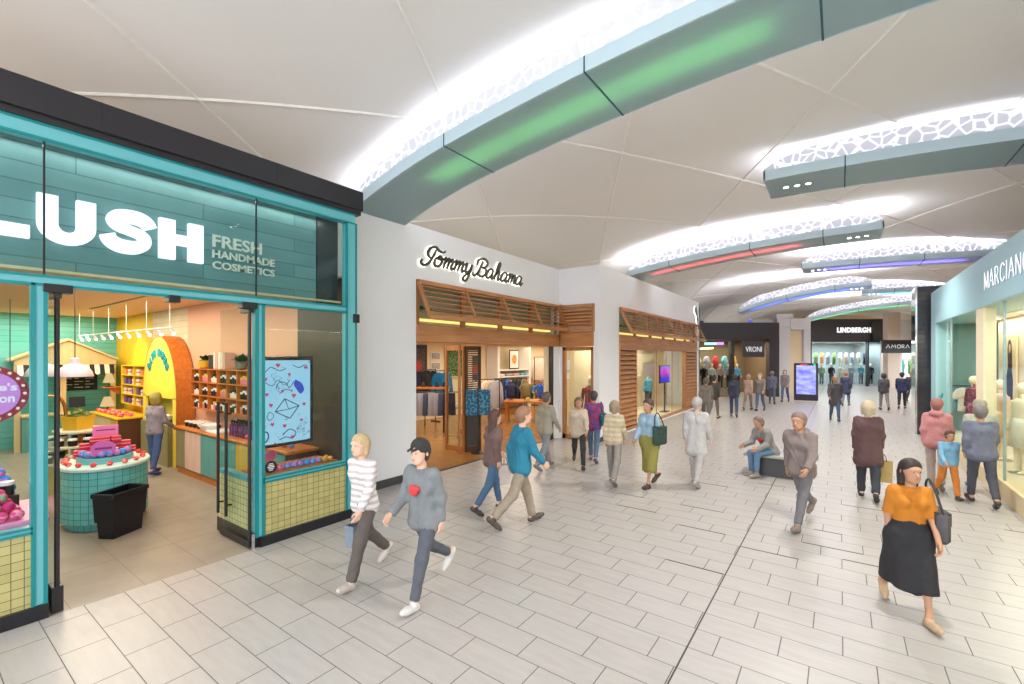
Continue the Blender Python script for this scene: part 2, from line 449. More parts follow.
def beam(label, y, w, xa, xb, xp, zp, k, glow, gpow, free, joints, gx, droop=0.0):
    """an arched light trough across the concourse; free: the end (-1 left, 1 right) that hangs free; glow: colour behind its diffuser"""
    zb = lambda x: zp - k * (x - xp) ** 2 - droop * max(0.0, -5.0 - x) ** 2
    H = .2
    root = thing('cove_light', label, 'ceiling light', ((xa + xb) / 2, y + w / 2, zb((xa + xb) / 2)), 0, 'arched light coves under the vault')
    ox, oy, oz = root.location
    n = 40
    X = [xa + (xb - xa) * i / n for i in range(n + 1)]
    def strip(y0, y1, za, zt):
        m = MB()
        vs = []
        for x in X: vs += [(x - ox, y0 - oy, za(x) - oz), (x - ox, y1 - oy, za(x) - oz), (x - ox, y1 - oy, zt(x) - oz), (x - ox, y0 - oy, zt(x) - oz)]
        fs = []
        for i in range(n):
            o = 4 * i
            for q in range(4): fs.append((o + q, o + 4 + q, o + 4 + (q + 1) % 4, o + (q + 1) % 4))
        fs += [(0, 1, 2, 3), (4 * n + 3, 4 * n + 2, 4 * n + 1, 4 * n)]
        return m.add(vs, fs)
    a = strip(y, y + .03, zb, lambda x: zb(x) + H); b = strip(y + w - .03, y + w, zb, lambda x: zb(x) + H)
    a.add(b.v, b.f)
    c = strip(y + .03, y + w - .03, lambda x: zb(x) + .15, lambda x: zb(x) + .165); a.add(c.v, c.f)
    for xe in (xa, xb): a.box(min(xe, xe + .03 * (1 if xe == xa else -1)) - ox, max(xe, xe + .03 * (1 if xe == xa else -1)) - ox, y - oy, y + w - oy, zb(xe) - oz, zb(xe) + H - oz)
    a.build('trough', M_cove, root)
    strip(y + .03, y + w - .03, zb, lambda x: zb(x) + .008).build('underside_panel', M_cove_under, root)
    for jx in joints:
        sm = MB()
        sm.box(jx - .012 - ox, jx + .012 - ox, y - .004 - oy, y + w + .004 - oy, zb(jx) - .005 - oz, zb(jx) + .012 - oz)
        sm.box(jx - .010 - ox, jx + .010 - ox, y - .004 - oy, y + .01 - oy, zb(jx) - oz, zb(jx) + H - oz)
        sm.build('seam', M_seam, root)
    
    # pierced screen along the near edge, tallest in the middle and rounded off at the wall end
    m = MB(); vs = []
    for x in X:
        e = min(abs(x - xa), abs(xb - x)); hh = .36 * min(1.0, (e / .9 + .05)) ** .5
        hh = min(hh, max(zc(x) - zb(x) - H - .03, .02))
        vs += [(x - ox, y + .10 - oy, zb(x) + H - .04 - oz), (x - ox, y + .115 - oy, zb(x) + H - .04 - oz), (x - ox, y + .115 - oy, zb(x) + H + hh - oz), (x - ox, y + .10 - oy, zb(x) + H + hh - oz)]
    fs = []
    for i in range(n):
        o = 4 * i
        for q in range(4): fs.append((o + q, o + 4 + q, o + 4 + (q + 1) % 4, o + (q + 1) % 4))
    m.add(vs, fs).build('pierced_screen', M_fil, root)
    led = strip(y + .2, y + w - .2, lambda x: zb(x) + .168, lambda x: zb(x) + .178)
    led.build('led_strip', M_led if y < 15 else M_led_far, root)
    xe = (xa + .55) if free < 0 else (xb - .55)
    for q in range(3):
        dl = MB(); rim = MB()
        xx = xe + (q - 1) * .2
        dl.lathe([(.045, 0), (.045, .006)], (xx - ox, y + w * .5 - oy, zb(xx) - .012 - oz), 12)
        rim.lathe([(.06, 0), (.065, .01)], (xx - ox, y + w * .5 - oy, zb(xx) - .010 - oz), 12)
        dd = rim.build('downlight', M_chrome, root)
        dl.build('lens', EM('downlight_lens', (255, 250, 240), 14), dd)
    spot('cove_downlight', (xe, y + w * .5, zb(xe) - .05), (xe, y + w * .5, 0), 160 * DLP, 130, (1, .96, .9), .1)
    if glow:
        x0, x1 = gx
        N = 3
        for q in range(N):
            q0 = x0 + (x1 - x0) * q / N; q1 = x0 + (x1 - x0) * (q + 1) / N; xm = (q0 + q1) / 2
            sl = math.atan2(zb(q1) - zb(q0), q1 - q0)
            area('cove_glow', (xm, y + w * .5, zb(xm) + .13), (q1 - q0) * .98, .42, gpow / N, glow, (0, -sl, 0))
    return root
BW = 1.35
beam('nearest arched pale blue light cove, glowing green underneath, starting above the teal shop', 5.1, 1.26, -7.55, 1.3, .5, 6.27, .0126, (.25, 1, .22), 20 * GLOW, 1, (-5.0, -2.58, -.16), (-5.9, -.6), .028)
beam('pale blue light cove with a free left end, unlit grey underside, nearest on the right', 10.7, BW, -1.29, 5.5, -1.3, 6.26, .0115, None, 0, -1, (.08, 2.45), None)
beam('arched light cove glowing red underneath, above the white shopfront', 15.9, BW, -6.3, .97, .97, 6.1, .0105, (1, .10, .10), 70 * GLOW, 1, (-4.8, -2.3, -.4), (-5.6, -1.0))
beam('light cove glowing violet underneath, ending free above the middle of the concourse', 21.3, BW, -1.24, 5.5, -1.2, 6.1, .006, (.22, .12, 1), 110 * GLOW, -1, (.6, 2.4), (-.6, 3.5))
beam('arched light cove glowing blue underneath, beyond the violet one', 26.7, BW, -4.4, 1.2, 1.2, 5.9, .03, (.08, .18, 1), 100 * GLOW, 1, (-2.2, -.2), (-4.0, .9))
beam('short far light cove glowing light blue underneath, right of the deep blue one', 32.0, BW, 1.0, 5.5, 1.0, 6.15, .006, (.2, .6, 1), 80 * GLOW, -1, (2.4,), (1.2, 4.5))
beam('farthest light cove glowing green underneath, above the dark far shop', 37.4, BW, -1.9, 4.6, 4.2, 5.9, .022, (.05, .9, .25), 100 * GLOW, 1, (1.0, 3.0), (-1.6, 3.6))
# ================================================================== the teal shop on the left
# front plane x = -6.42, from y = -3 to 4.6
fb = MB().bbox(-6.9, -6.36, -3, 4.62, 5.0, 5.31, .008).box(-6.9, -6.40, -3, 4.60, 4.93, 5.0)
for yy in (1.35, 3.2): fb.box(-6.362, -6.355, yy - .003, yy + .003, 5.0, 5.31)
struct(fb.build('trim_5', M_fascia), 'charcoal fascia beam along the top of the teal shop', 'trim')
fr = MB()
def post(y0, y1, z0, z1, e=.03):
    """aluminium member: pale face with a darker raised edge on both sides"""
    fr.cur = 0; fr.bbox(-6.54, -6.43, y0, y1, z0, z1, .006)
    fr.cur = 1; fr.box(-6.45, -6.42, y0 - .001, y0 + e, z0, z1).box(-6.45, -6.42, y1 - e, y1 + .001, z0, z1)
def rail(y0, y1, z0, z1, e=.025):
    fr.cur = 0; fr.bbox(-6.54, -6.43, y0, y1, z0, z1, .006)
    fr.cur = 1; fr.box(-6.45, -6.42, y0, y1, z0 - .001, z0 + e).box(-6.45, -6.42, y0, y1, z1 - e, z1 + .001)
rail(-3, 4.52, 4.76, 4.93)
post(4.34, 4.54, 0.0, 4.78)
rail(-3, 4.36, 3.31, 3.42)
post(.84, .955, .14, 3.33)
post(2.95, 3.07, .14, 3.33, .04)
rail(-3, .85, .86, .93); rail(3.04, 4.36, .86, .93)
ft = fr.build('trim_6', [M_teal, M_teal_dark])
struct(ft, 'teal metal shopfront framing', 'trim')
# the panes
g = MB()
for a, b in ((-3, .93), (.94, 2.97), (2.98, 4.34)): g.box(-6.475, -6.465, a, b, 3.42, 4.77)
struct(g.build('window_1', GLASS('clear_high_glass', (238, 247, 246), .6)), 'high panes over the entrance of the teal shop', 'window')
struct(MB().box(-6.475, -6.465, -3, .85, .93, 3.31).build('window_2', GLASS('clear_display_glass', (242, 248, 248), .12)), 'display window left of the entrance of the teal shop', 'window')
struct(MB().box(-6.475, -6.465, 3.06, 4.34, .93, 3.31).build('window_3', M_glass), 'display window with a screen right of the entrance', 'window')
jm = MB()
for yy in (.935, 2.975): jm.box(-6.48, -6.46, yy - .008, yy + .008, 3.42, 4.77)
struct(jm.build('trim_7', M_black), 'thin dark joints between the high panes', 'trim')
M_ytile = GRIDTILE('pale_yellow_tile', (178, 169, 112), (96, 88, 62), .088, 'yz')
M_ytile_lit = GRIDTILE('pale_yellow_tile_lit', (226, 214, 160), (96, 88, 62), .088, 'xz')  # same tile in a lighter colour, standing for the light on the return
d = MB().box(-6.58, -6.44, -3, .86, .13, .87).box(-6.58, -6.44, 3.03, 4.36, .13, .87)
struct(d.build('wall_dado', M_ytile), 'pale yellow tiled dado under the display windows of the teal shop', 'wall')
d = MB().box(-7.58, -6.56, 2.945, 3.04, .2, .87)
struct(d.build('wall_return', M_ytile_lit), 'pale yellow tiled return beside the open glass door', 'wall')
d = MB().box(-6.56, -6.40, -3, .96, 0, .14).box(-6.56, -6.40, 3.0, 4.55, 0, .14).box(-7.6, -6.46, 2.93, 3.05, 0, .2)
struct(d.build('baseboard_front', PM('black_plinth', (24, 24, 30), .3)), 'black plinth of the teal shopfront', 'baseboard')
struct(MB().box(-7.58, -6.56, 2.94, 3.05, .87, .93).build('trim_8', M_teal), 'teal sill on the tiled return', 'trim')
struct(MB().box(-6.46, -6.43, 2.90, 2.94, .0, .2).build('trim_9', M_chrome), 'small steel corner guard at the foot of the tiled return', 'trim')
# shop shell
M_tealwall = NT('teal_boards')
def boards(name, a, b, w, h, mort, axis='yz'):
    t = NT(name); x, y, z = t.xyz()
    br = t.node('ShaderNodeTexBrick', {'Vector': t.comb(y if axis == 'yz' else x, z), 'Color1': (*lin(a), 1), 'Color2': (*lin(b), 1), 'Mortar': (*lin(mort), 1), 'Scale': 1.0, 'Mortar Size': .006, 'Brick Width': w, 'Row Height': h})
    n = t.noise(1.0, t.comb(t.math('MULTIPLY', y, 2.0), t.math('MULTIPLY', x, 2.0), t.math('MULTIPLY', z, 30.0)), 5.0)
    n2 = t.noise(3.0)
    c = t.mix(t.math('MULTIPLY', n, .45), br.outputs[0], tuple(q * .55 for q in lin(a)) + (1,))
    c = t.mix(t.math('MULTIPLY', n2, .3), c, tuple(min(1, q * 1.5) for q in lin(b)) + (1,))
    t.bsdf(c, .55, bump=n, strength=.2)
    return t.m
M_planks = boards('teal_planks', (84, 126, 131), (112, 150, 153), 2.4, .19, (30, 70, 78))
struct(MB().box(-6.75, -6.64, -3, 3.95, 3.50, 4.95).build('wall_fascia', M_planks), 'weathered teal planks behind the high panes', 'wall')
struct(MB().box(-6.78, -6.64, 3.97, 4.33, 3.42, 4.95).build('wall_end', PM('dark_panel', (58, 62, 66), .4)), 'dark panel at the end of the teal planks', 'wall')
M_peach = PM('peach_ceiling', (226, 188, 150), .8, var=.02)
struct(MB().box(-19.2, -6.76, -3, 4.5, 3.85, 3.95).box(-6.78, -6.56, -3, 4.34, 3.47, 3.50).build('ceiling_shop', M_peach), 'peach ceiling inside the teal shop', 'ceiling')
struct(MB().box(-15.8, -10.4, 3.1, 3.16, 3.838, 3.852).build('trim_10', M_black), 'dark slot in the shop ceiling', 'trim')
M_shoptealwall = boards('teal_shop_boards', (92, 184, 180), (116, 198, 192), 3.0, .16, (36, 110, 112))
struct(MB().box(-19.2, -19.0, -3, 4.5, 0, 3.9).build('wall_back', M_shoptealwall), 'teal boarded back wall of the shop', 'wall')
M_yellow = PM('yellow_paint', (222, 186, 32), .6, var=.04)
struct(MB().box(-19.0, -15.6, 4.4, 4.5, 0, 3.9).build('wall_yellow', M_yellow), 'bright yellow part of the shop side wall', 'wall')
M_whiteplank = boards('cream_boards', (214, 200, 170), (226, 214, 188), 3.0, .16, (170, 150, 120), 'xz')
struct(MB().box(-15.6, -13.1, 4.4, 4.5, 0, 3.9).build('wall_cream', M_whiteplank), 'cream boarded part of the shop side wall', 'wall')
M_pink = PM('pink_paint', (228, 178, 150), .7, var=.02)
struct(MB().box(-13.1, -8.0, 4.4, 4.5, 0, 3.9).build('wall_pink', M_pink), 'pink part of the shop side wall', 'wall')
struct(MB().box(-8.0, -6.6, 4.4, 4.5, 0, 3.9).build('wall_dark', PM('brown_panel', (70, 58, 48), .4)), 'dark brown part of the shop side wall by the window', 'wall')
struct(MB().box(-19.0, -6.6, -3.1, -3, 0, 3.9).build('wall_far_side', M_shoptealwall), 'teal side wall of the shop', 'wall')

# ---- signs
sg = thing('fascia_sign', 'large white illuminated block letters on teal planks above the shop entrance', 'sign', (-6.64, 1.4, 3.79))
M_letter = EM('lit_white_letter', (250, 250, 255), 1.5)
def local(fn, root):
    o = root.location.copy()
    def f(a, b, d):
        p = fn(a, b, d); return (p[0] - o.x, p[1] - o.y, p[2] - o.z)
    return f
F0 = local(on_left(-6.64, 0, 3.79), sg)
h = .48
def letter(polys, ribbons=()):
    m = MB()
    for p in polys: m.prism(p, F0, .005, .07)
    for p, w in ribbons: m.ribbon(p, w, F0, .005, .07)
    m.build('letter', M_letter, sg)
letter([[(.42, 0), (.85, 0), (.85, .13), (.58, .13), (.58, h), (.42, h)]])
ro = [(1.125 + .225 * math.cos(a), .19 + .20 * math.sin(a)) for a in [PI + PI * i / 16 for i in range(17)]]
ri = [(1.125 + .07 * math.cos(a), .19 + .075 * math.sin(a)) for a in [2 * PI - PI * i / 12 for i in range(13)]]
letter([[(.9, h)] + ro + [(1.35, h), (1.195, h)] + ri + [(1.055, h)]])
sp = spline([(1.835, .315), (1.80, .375), (1.73, .41), (1.63, .415), (1.535, .395), (1.505, .345), (1.54, .295), (1.63, .262), (1.72, .235), (1.775, .195), (1.77, .125), (1.71, .078), (1.63, .065), (1.54, .075), (1.475, .115), (1.445, .18)], 5)
ws = [.13 + .02 * math.sin(PI * i / (len(sp) - 1) * 3) for i in range(len(sp))]
letter([], [(sp, ws)])
letter([[(1.92, 0), (2.08, 0), (2.08, .185), (2.22, .185), (2.22, 0), (2.38, 0), (2.38, h), (2.22, h), (2.22, .31), (2.08, .31), (2.08, h), (1.92, h)]])
M_grey_letter = PM('grey_letter', (228, 224, 216), .4)
sg2 = thing('fascia_sign', 'small raised grey words in three lines right of the big white letters', 'sign', (-6.64, 2.9, 3.75))
for word, z0, hh, ww in (('FRESH', 4.04, .16, .62), ('HANDMADE', 3.90, .10, .80), ('COSMETICS', 3.755, .10, .80)):
    m = MB(); text_mesh(m, word, local(on_left(-6.64, 2.50, z0), sg2), ww, hh, .002, .03, bold=.02)
    m.build('lettering', M_grey_letter, sg2)

# ---- doors
M_glass_door = GLASS('clear_door_glass', (242, 248, 246), .4)
def glass_door(name, label, y, x0, x1, handle):
    t = thing(name, label, 'door', ((x0 + x1) / 2, y, 0))
    t['kind'] = 'structure'
    ox = (x0 + x1) / 2
    pane = MB().box(x0 - ox, x1 - ox, -.006, .006, .10, 3.28).build('pane', M_glass_door, t)
    MB().bbox(x0 - ox, x1 - ox, -.02, .02, .015, .105, .004).build('bottom_rail', M_black, t)
    MB().bbox(x1 - ox - .035, x1 - ox + .005, -.02, .02, .10, 3.22).build('stile', M_black, t)
    MB().bbox(x1 - ox - .22, x1 - ox + .03, -.03, .03, 3.2, 3.31, .004).build('top_patch', M_black, t)
    if handle:
        for s in (-1, 0):
            m = MB(); xx = x0 - ox + .09 + .0
            xx += (.26 if s == 0 else 0); m.tube([(xx, -.07, .35), (xx, -.07, 1.95)], .02, 10)
            for zz in (.5, 1.8): m.tube([(xx, 0, zz), (xx, -.07, zz)], .012, 8)
            m.build('pull_handle', M_matte_black, pane, smooth=True)
    return t
glass_door('door_1', 'open glass door leaf with long black pull handles right of the entrance', 2.895, -7.38, -6.47, True)
dl2 = glass_door('door_2', 'open glass door leaf seen edge-on at the left side of the entrance', 1.03, -7.36, -6.47, False)
MB().bbox(.28, .46, -.045, .045, .0, .26, .004).build('pivot_block', M_black, dl2)
for yy, w in ((1.03, .22), (2.02, .12), (2.87, .20)):
    tag(MB().bbox(-6.56, -6.405, yy - w / 2, yy + w / 2, 3.25, 3.335, .005).build('door_closer', M_black), 'black closer block under the teal door head, ' + ('left of the three', 'middle of the three', 'right of the three')[int((yy - 1.0) / .8)], 'door closer', 'closers under the teal door head')
clip_ = MB().bbox(-6.44, -6.39, 4.47, 4.57, 3.16, 3.30, .004)
struct(clip_.build('trim_11', M_black), 'small black clip on the outer teal post', 'trim')

# ---- pendant lamps
def pendant():
    t = thing('pendant_lamp', 'white dome pendant lamp nearer the entrance of the teal shop', 'lamp', (-11.3, 2.03, 2.24))
    prof = [(.47, 0), (.475, .02), (.44, .16), (.36, .30), (.22, .40), (.13, .44), (.115, .62), (.06, .64)]
    prof2 = prof + [(.05, .63), (.10, .42), (.34, .28), (.425, .15), (.455, .01)]
    MB().lathe(prof2, n=28).build('lamp_shade', PM('lilac_white_enamel', (214, 200, 212), .35), t, smooth=True)
    MB().tube([(0, 0, .63), (0, 0, 2.95)], .014, 6).build('cord', M_black, t)
    MB().ball((0, 0, .22), .07, 10, 6).build('bulb', EM('warm_bulb', (255, 220, 170), 5), t, smooth=True)
    MB().lathe([(.10, 2.93), (.10, 2.98)], n=12).build('ceiling_cap', M_black, t)
    t.scale = (.54, .54, .54)
    return remember(t)
pl = pendant()
dup(pl, (-11.9, 1.72, 2.24), label='white dome pendant lamp half hidden behind the door edge of the teal shop')
# ---- track light with a row of spot heads
tr = thing('track_light', 'pale track of spot heads hung below the shop ceiling', 'ceiling light', (-13.4, 3.55, 3.2))
MB().bar((-4.0, -.35, 0), (2.6, -.2, 0), .02, .02).build('track', M_white, tr)
sh = None
for i in range(11):
    f = i / 10
    p = (-3.9 + 6.4 * f, -.35 + .15 * f, 0)
    o = MB()
    o.tube([(0, 0, .0), (0, 0, -.05)], .008, 6).tube([(0, .01, -.04), (.03, .05, -.12)], [.028, .036], 10)
    hd = o.build('spot_head', PM('lilac_white_enamel', (214, 200, 212), .35), tr, smooth=True, loc=p)
    lens = MB().ball((.032, .054, -.128), .03, 8, 5).build('lens', EM('spot_lens', (255, 232, 190), 9), hd)
    if i % 2 == 0: MB().tube([(p[0], p[1], 0), (p[0], p[1], .64)], .006, 5).build('hanger', M_white, tr)

# ---- arch with a wash basin
ar = thing('display_arch', 'yellow arch with orange wood sides against the side wall of the teal shop', 'display', (-13.75, 4.05, 0))
cx, hw = 0.0, 1.18
def arch(r, zc_, n=20, base=0): return [(r, base)] + [(r * math.cos(PI * i / n), zc_ + (r * 1.28) * math.sin(PI * i / n)) for i in range(n + 1)] + [(-r, base)]
po = arch(hw, 1.62); FN = lambda a, b, d: (a, d, b)
n = len(po)
m = MB()
inner = [(.98, 0), (.98, 1.62), (-.98, 1.62), (-.98, 0)]
mface = MB(); outer = [p for p in po if p[1] >= 1.619]
mface.prism([(-hw, 1.62)] + [] + [p for p in outer[::-1]][::-1][:0] + [], FN, 0, 0) if False else None
mface.prism([p for p in arch(hw - .03, 1.62, base=1.6)], FN, -.06, .0)
mface.box(-1.15, -.95, -.06, 0, 0, 1.62).box(.95, 1.15, -.06, 0, 0, 1.62)
mface.build('face_panel', PM('arch_yellow', (238, 214, 70), .6), ar)
vs = []
for a, b in po: vs += [(a, -.06, b), (a, .32, b), (a * .975, .32, b * .99), (a * .975, -.06, b * .99)]
fs = [(4 * i + q, 4 * i + 4 + q, 4 * i + 4 + (q + 1) % 4, 4 * i + (q + 1) % 4) for i in range(n - 1) for q in range(4)]
MB().add(vs, fs).build('side_panel', M_orange_wood, ar)
MB().box(-.95, .95, .22, .24, 0, 1.62).build('back_panel', PM('olive_niche', (176, 160, 50), .6), ar)
cb = MB().box(-.95, .95, -.16, .2, .0, .98)
cb.build('counter', WOOD('olive_wood', (118, 110, 74), (146, 138, 98), 'z'), ar)
bs = MB().lathe([(.16, 0), (.3, .06), (.33, .16), (.30, .16), (.27, .08), (.05, .03)], (0, .0, .98), 18)
bs.build('basin', M_white, ar, smooth=True)
bl = MB()
def on_arc(chars, c0, step, rad, zc_):
    for i, ch in enumerate(chars):
        if ch == ' ': continue
        a = R(c0 - step * i)
        px_, pz_ = rad * math.cos(a), zc_ + rad * 1.25 * math.sin(a)
        rot = a - PI / 2
        f = lambda u, v, d, px_=px_, pz_=pz_, rot=rot: (px_ + (u - .07) * math.cos(rot) - v * math.sin(rot), -.06 - d, pz_ + (u - .07) * math.sin(rot) + v * math.cos(rot))
        text_mesh(bl, ch, f, .14, .20, .0, .03, .03)
on_arc('BATH      ', 140, 11.1, .72, 1.72)
bl.build('lettering', PM('teal_letter', (20, 150, 170), .5), ar)
bl = MB(); on_arc('     BOMBS', 140, 11.1, .72, 1.72)
bl.build('lettering', PM('teal_letter', (20, 150, 170), .5), ar)

# ---- side counter
def counter(name, label, x0, x1, y0, y1, H, cols, top, plinth):
    t = thing(name, label, 'counter', ((x0 + x1) / 2, (y0 + y1) / 2, 0))
    ox, oy = t.location.x, t.location.y
    MB().box(x0 - ox, x1 - ox, y0 + .02 - oy, y1 - oy, .14, H - .05).build('body', PM('brown_carcass', (86, 54, 34), .5), t)
    MB().box(x0 - ox, x1 - ox, y0 + .04 - oy, y1 - oy, 0, .14).build('plinth', plinth, t)
    MB().bbox(x0 - .03 - ox, x1 + .03 - ox, y0 - .03 - oy, y1 - oy, H - .05, H, .008).build('worktop', top, t)
    x = x0
    for w, c in cols:
        x2 = min(x + w, x1)
        MB().bbox(x + .008 - ox, x2 - .008 - ox, y0 - oy, y0 + .025 - oy, .16, H - .07, .005).build('door', c, t)
        x = x2
    return t
olive = WOOD('olive_wood_door', (128, 118, 84), (150, 140, 104), 'z'); pinkd = WOOD('pink_wood_door', (206, 172, 160), (226, 196, 184), 'z')
teald = WOOD('teal_wood_door', (74, 142, 144), (98, 164, 164), 'z'); yeld = WOOD('yellow_wood_door', (196, 158, 50), (216, 182, 78), 'z')
counter('shop_counter', 'long shop counter with pink, teal and yellow doors along the side wall', -12.15, -7.3, 3.85, 4.38, 1.05, [(.5, olive), (.85, pinkd), (.75, teald), (.06, M_orange_wood), (.8, teald), (.6, yeld), (.6, olive), (.6, teald)], M_orange_wood, M_orange_wood)
counter('shop_counter', 'yellow topped wood counter deep in the teal shop beside the arch', -17.9, -15.3, 3.55, 4.35, 1.0, [(.7, M_beige_wood), (.7, M_beige_wood), (.6, M_beige_wood), (.6, yeld)], PM('yellow_top', (236, 190, 40), .4), M_orange_wood)

# ---- shelves with goods
def shelf_unit(name, label, x0, x1, y, z0, z1, nc, nr, mat, depth=.28):
    t = thing(name, label, 'shelf', ((x0 + x1) / 2, y, z0))
    ox = t.location.x; W = x1 - x0; Hh = z1 - z0
    m = MB()
    MB().box(x0 - ox, x1 - ox, depth - .015, depth, 0, Hh).build('back_panel', mat, t)
    for i in range(nr + 1): MB().box(x0 - ox, x1 - ox, 0, depth - .015, Hh * i / nr - .012, Hh * i / nr + .012).build('shelf_board', mat, t)
    for i in range(nc + 1): MB().box(x0 - ox + W * i / nc - .012, x0 - ox + W * i / nc + .012, 0, depth - .015, 0, Hh).build('upright', mat, t)
    return t
shelf_unit('pigeonhole_shelf', 'orange wood pigeonhole shelf of pots on the pink wall', -12.05, -9.3, 4.11, 1.45, 2.33, 6, 3, M_orange_wood)
shelf_unit('tall_shelf', 'tall yellow shelf of boxes on the yellow wall left of the arch', -17.3, -15.0, 4.11, 1.25, 2.35, 2, 4, M_yellow)
def jar_proto(body, lid, r=.045, h=.09):
    t = thing('cosmetic_pot', 'pot', 'pot')
    MB().lathe([(r * .9, 0), (r, .01), (r, h * .75), (r * .92, h * .78)], n=10).build('jar', body, t, smooth=True)
    MB().lathe([(r * 1.02, h * .76), (r * 1.02, h), (r * .9, h * 1.02)], n=10).build('lid', lid, t, smooth=True)
    return remember(t)
used_proto = set()
def put(proto, loc, rz, label, group, cat=None, scale=None):
    """the first use places the prototype itself"""
    if proto.name not in used_proto:
        used_proto.add(proto.name); o = proto
        o.location = loc; o.rotation_euler.z = rz
        if scale is not None: o.scale = scale
        tag(o, label, cat, group); return o
    return dup(proto, loc, rz, label, group, cat, scale)
blackpot = jar_proto(PM('black_pot', (30, 28, 30), .35), M_white)
whitepot = jar_proto(PM('white_pot', (226, 222, 214), .4), M_black)
pinkpot = jar_proto(PM('pink_pot', (216, 132, 150), .4), PM('yellow_lid', (220, 190, 70), .4))
W6 = (-9.3 + 12.05) / 6
for c in range(6):
    for r_ in range(3):
        for q in range(4):
            pr = (blackpot, blackpot, whitepot, pinkpot)[(c * 3 + r_ * 2 + (q if r_ == 0 else 0)) % 4]
            kind = {blackpot: 'black pot with white lid', whitepot: 'white pot with black lid', pinkpot: 'pink pot with yellow lid'}[pr]
            put(pr, (-12.05 + W6 * c + .075 + q * (W6 - .15) / 3, 4.2, 1.45 + .2933 * r_ + .013), 0, kind + ' in the orange pigeonhole shelf on the pink wall', kind.split(' with')[0] + 's in the pigeonholes', scale=(1.08, 1.08, 1.9 if q % 2 else 1.5))
def boxmesh(name, mat, sx, sy, sz, band=None):
    t = MB().bbox(-sx / 2, sx / 2, -sy / 2, sy / 2, 0, sz, .004)
    o = t.build(name, mat)
    if band: MB().box(-sx / 2 - .003, sx / 2 + .003, -sy / 2 - .003, sy / 2 + .003, sz * .42, sz * .6).build('ribbon', band, o)
    return remember(o)
giftred = boxmesh('gift_box', PM('red_box', (196, 28, 46), .4), .16, .12, .09, PM('pink_ribbon', (230, 130, 160), .5))
boxwhite = boxmesh('carton', PM('white_box', (228, 216, 206), .5), .2, .14, .16, PM('red_band', (190, 50, 50), .5))
boxpurple = boxmesh('carton', PM('purple_box', (96, 66, 140), .5), .2, .14, .16)
boxorange = boxmesh('carton', PM('orange_box', (222, 128, 44), .5), .2, .14, .16)
for r_ in range(4):
    for c in range(6):
        pr = (boxpurple, boxwhite, boxpurple, boxwhite, boxorange, boxorange)[(r_ + (c // 2)) % 6] if r_ < 3 else (boxwhite if c % 2 else boxorange)
        kd = {boxpurple: 'purple', boxwhite: 'white', boxorange: 'orange'}[pr]
        put(pr, (-17.1 + c * .38, 4.22, 1.25 + .275 * r_ + .013), 0, kd + ' carton on the tall yellow shelf left of the arch', kd + ' cartons on the yellow shelf', 'box')
# plants and books on top of the pigeonholes
def potted(label, loc, potm, leafm, n=26, r=.2, hh=.22, sc=1.0):
    t = thing('potted_plant', label, 'plant', loc)
    MB().lathe([(.07, 0), (.1, .02), (.12, .16), (.105, .16), (.09, .05)], n=14).build('pot', potm, t, smooth=True)
    m = MB()
    rnd = random.Random(len(label))
    for i in range(n):
        a = rnd.uniform(0, 2 * PI); e = rnd.uniform(.2, 1.2); L = r * rnd.uniform(.7, 1.3)
        d = Vector((math.cos(a) * math.cos(e), math.sin(a) * math.cos(e), math.sin(e)))
        s_ = Vector((-math.sin(a), math.cos(a), 0)) * L * .28
        b = Vector((0, 0, .14)); p = b + d * L * .55; q = b + d * L + Vector((0, 0, -.03))
        m.add([b, p + s_, q, p - s_, p + Vector((0, 0, .015))], [(0, 1, 4), (1, 2, 4), (2, 3, 4), (3, 0, 4)])
    m.build('leaves', leafm, t)
    t.scale = (sc, sc, sc)
    return t
M_leaf = PM('green_leaf', (58, 92, 52), .5, var=.3); M_leaf2 = PM('pale_leaf', (130, 150, 84), .5, var=.2)
M_yelpot = PM('yellow_pot', (222, 176, 40), .5)
potted('small plant in a yellow pot on the left end of the pigeonhole shelf', (-11.55, 4.2, 2.345), M_yelpot, M_leaf, r=.16, sc=1.1)
potted('large dark leafy plant on the right end of the pigeonhole shelf', (-9.75, 4.2, 2.345), PM('grey_pot', (120, 116, 108), .6), M_leaf, 40, .2, sc=1.0)
bk = [boxmesh('book', PM('cream_book', (228, 214, 196), .6), .09, .2, .36), boxmesh('book', PM('rose_book', (206, 168, 152), .6), .08, .2, .34), boxmesh('book', PM('black_book', (40, 36, 36), .6), .11, .2, .30)]
for i in range(7):
    k = (2, 2, 0, 1, 0, 0, 1)[i]
    put(bk[k], (-11.15 + i * .12, 4.25, 2.345), 0, ('cream', 'rose', 'black')[k] + ' book in the row on top of the pigeonhole shelf, %s from the yellow pot' % ORD[i], 'books on the pigeonhole shelf', 'book')
# framed prints on the pink wall
for i, (z0, z1) in enumerate(((1.72, 2.62), (.98, 1.62))):
    t = thing('framed_print', ('upper', 'lower')[i] + ' orange framed print on the pink wall near the shop window', 'picture', (-9.35 + .9, 4.39, z0))
    w = .52
    m = MB()
    for a in ((-w / 2, -w / 2 + .05, 0, z1 - z0), (w / 2 - .05, w / 2, 0, z1 - z0), (-w / 2, w / 2, 0, .05), (-w / 2, w / 2, z1 - z0 - .05, z1 - z0)): m.box(a[0], a[1], -.03, 0, a[2], a[3])
    m.build('frame', M_orange_wood, t)
    MB().box(-w / 2 + .04, w / 2 - .04, -.012, -.002, .04, z1 - z0 - .04).build('print', FABRIC('cream_print%d' % i, (234, 216, 182), (196, 120, 90)), t)
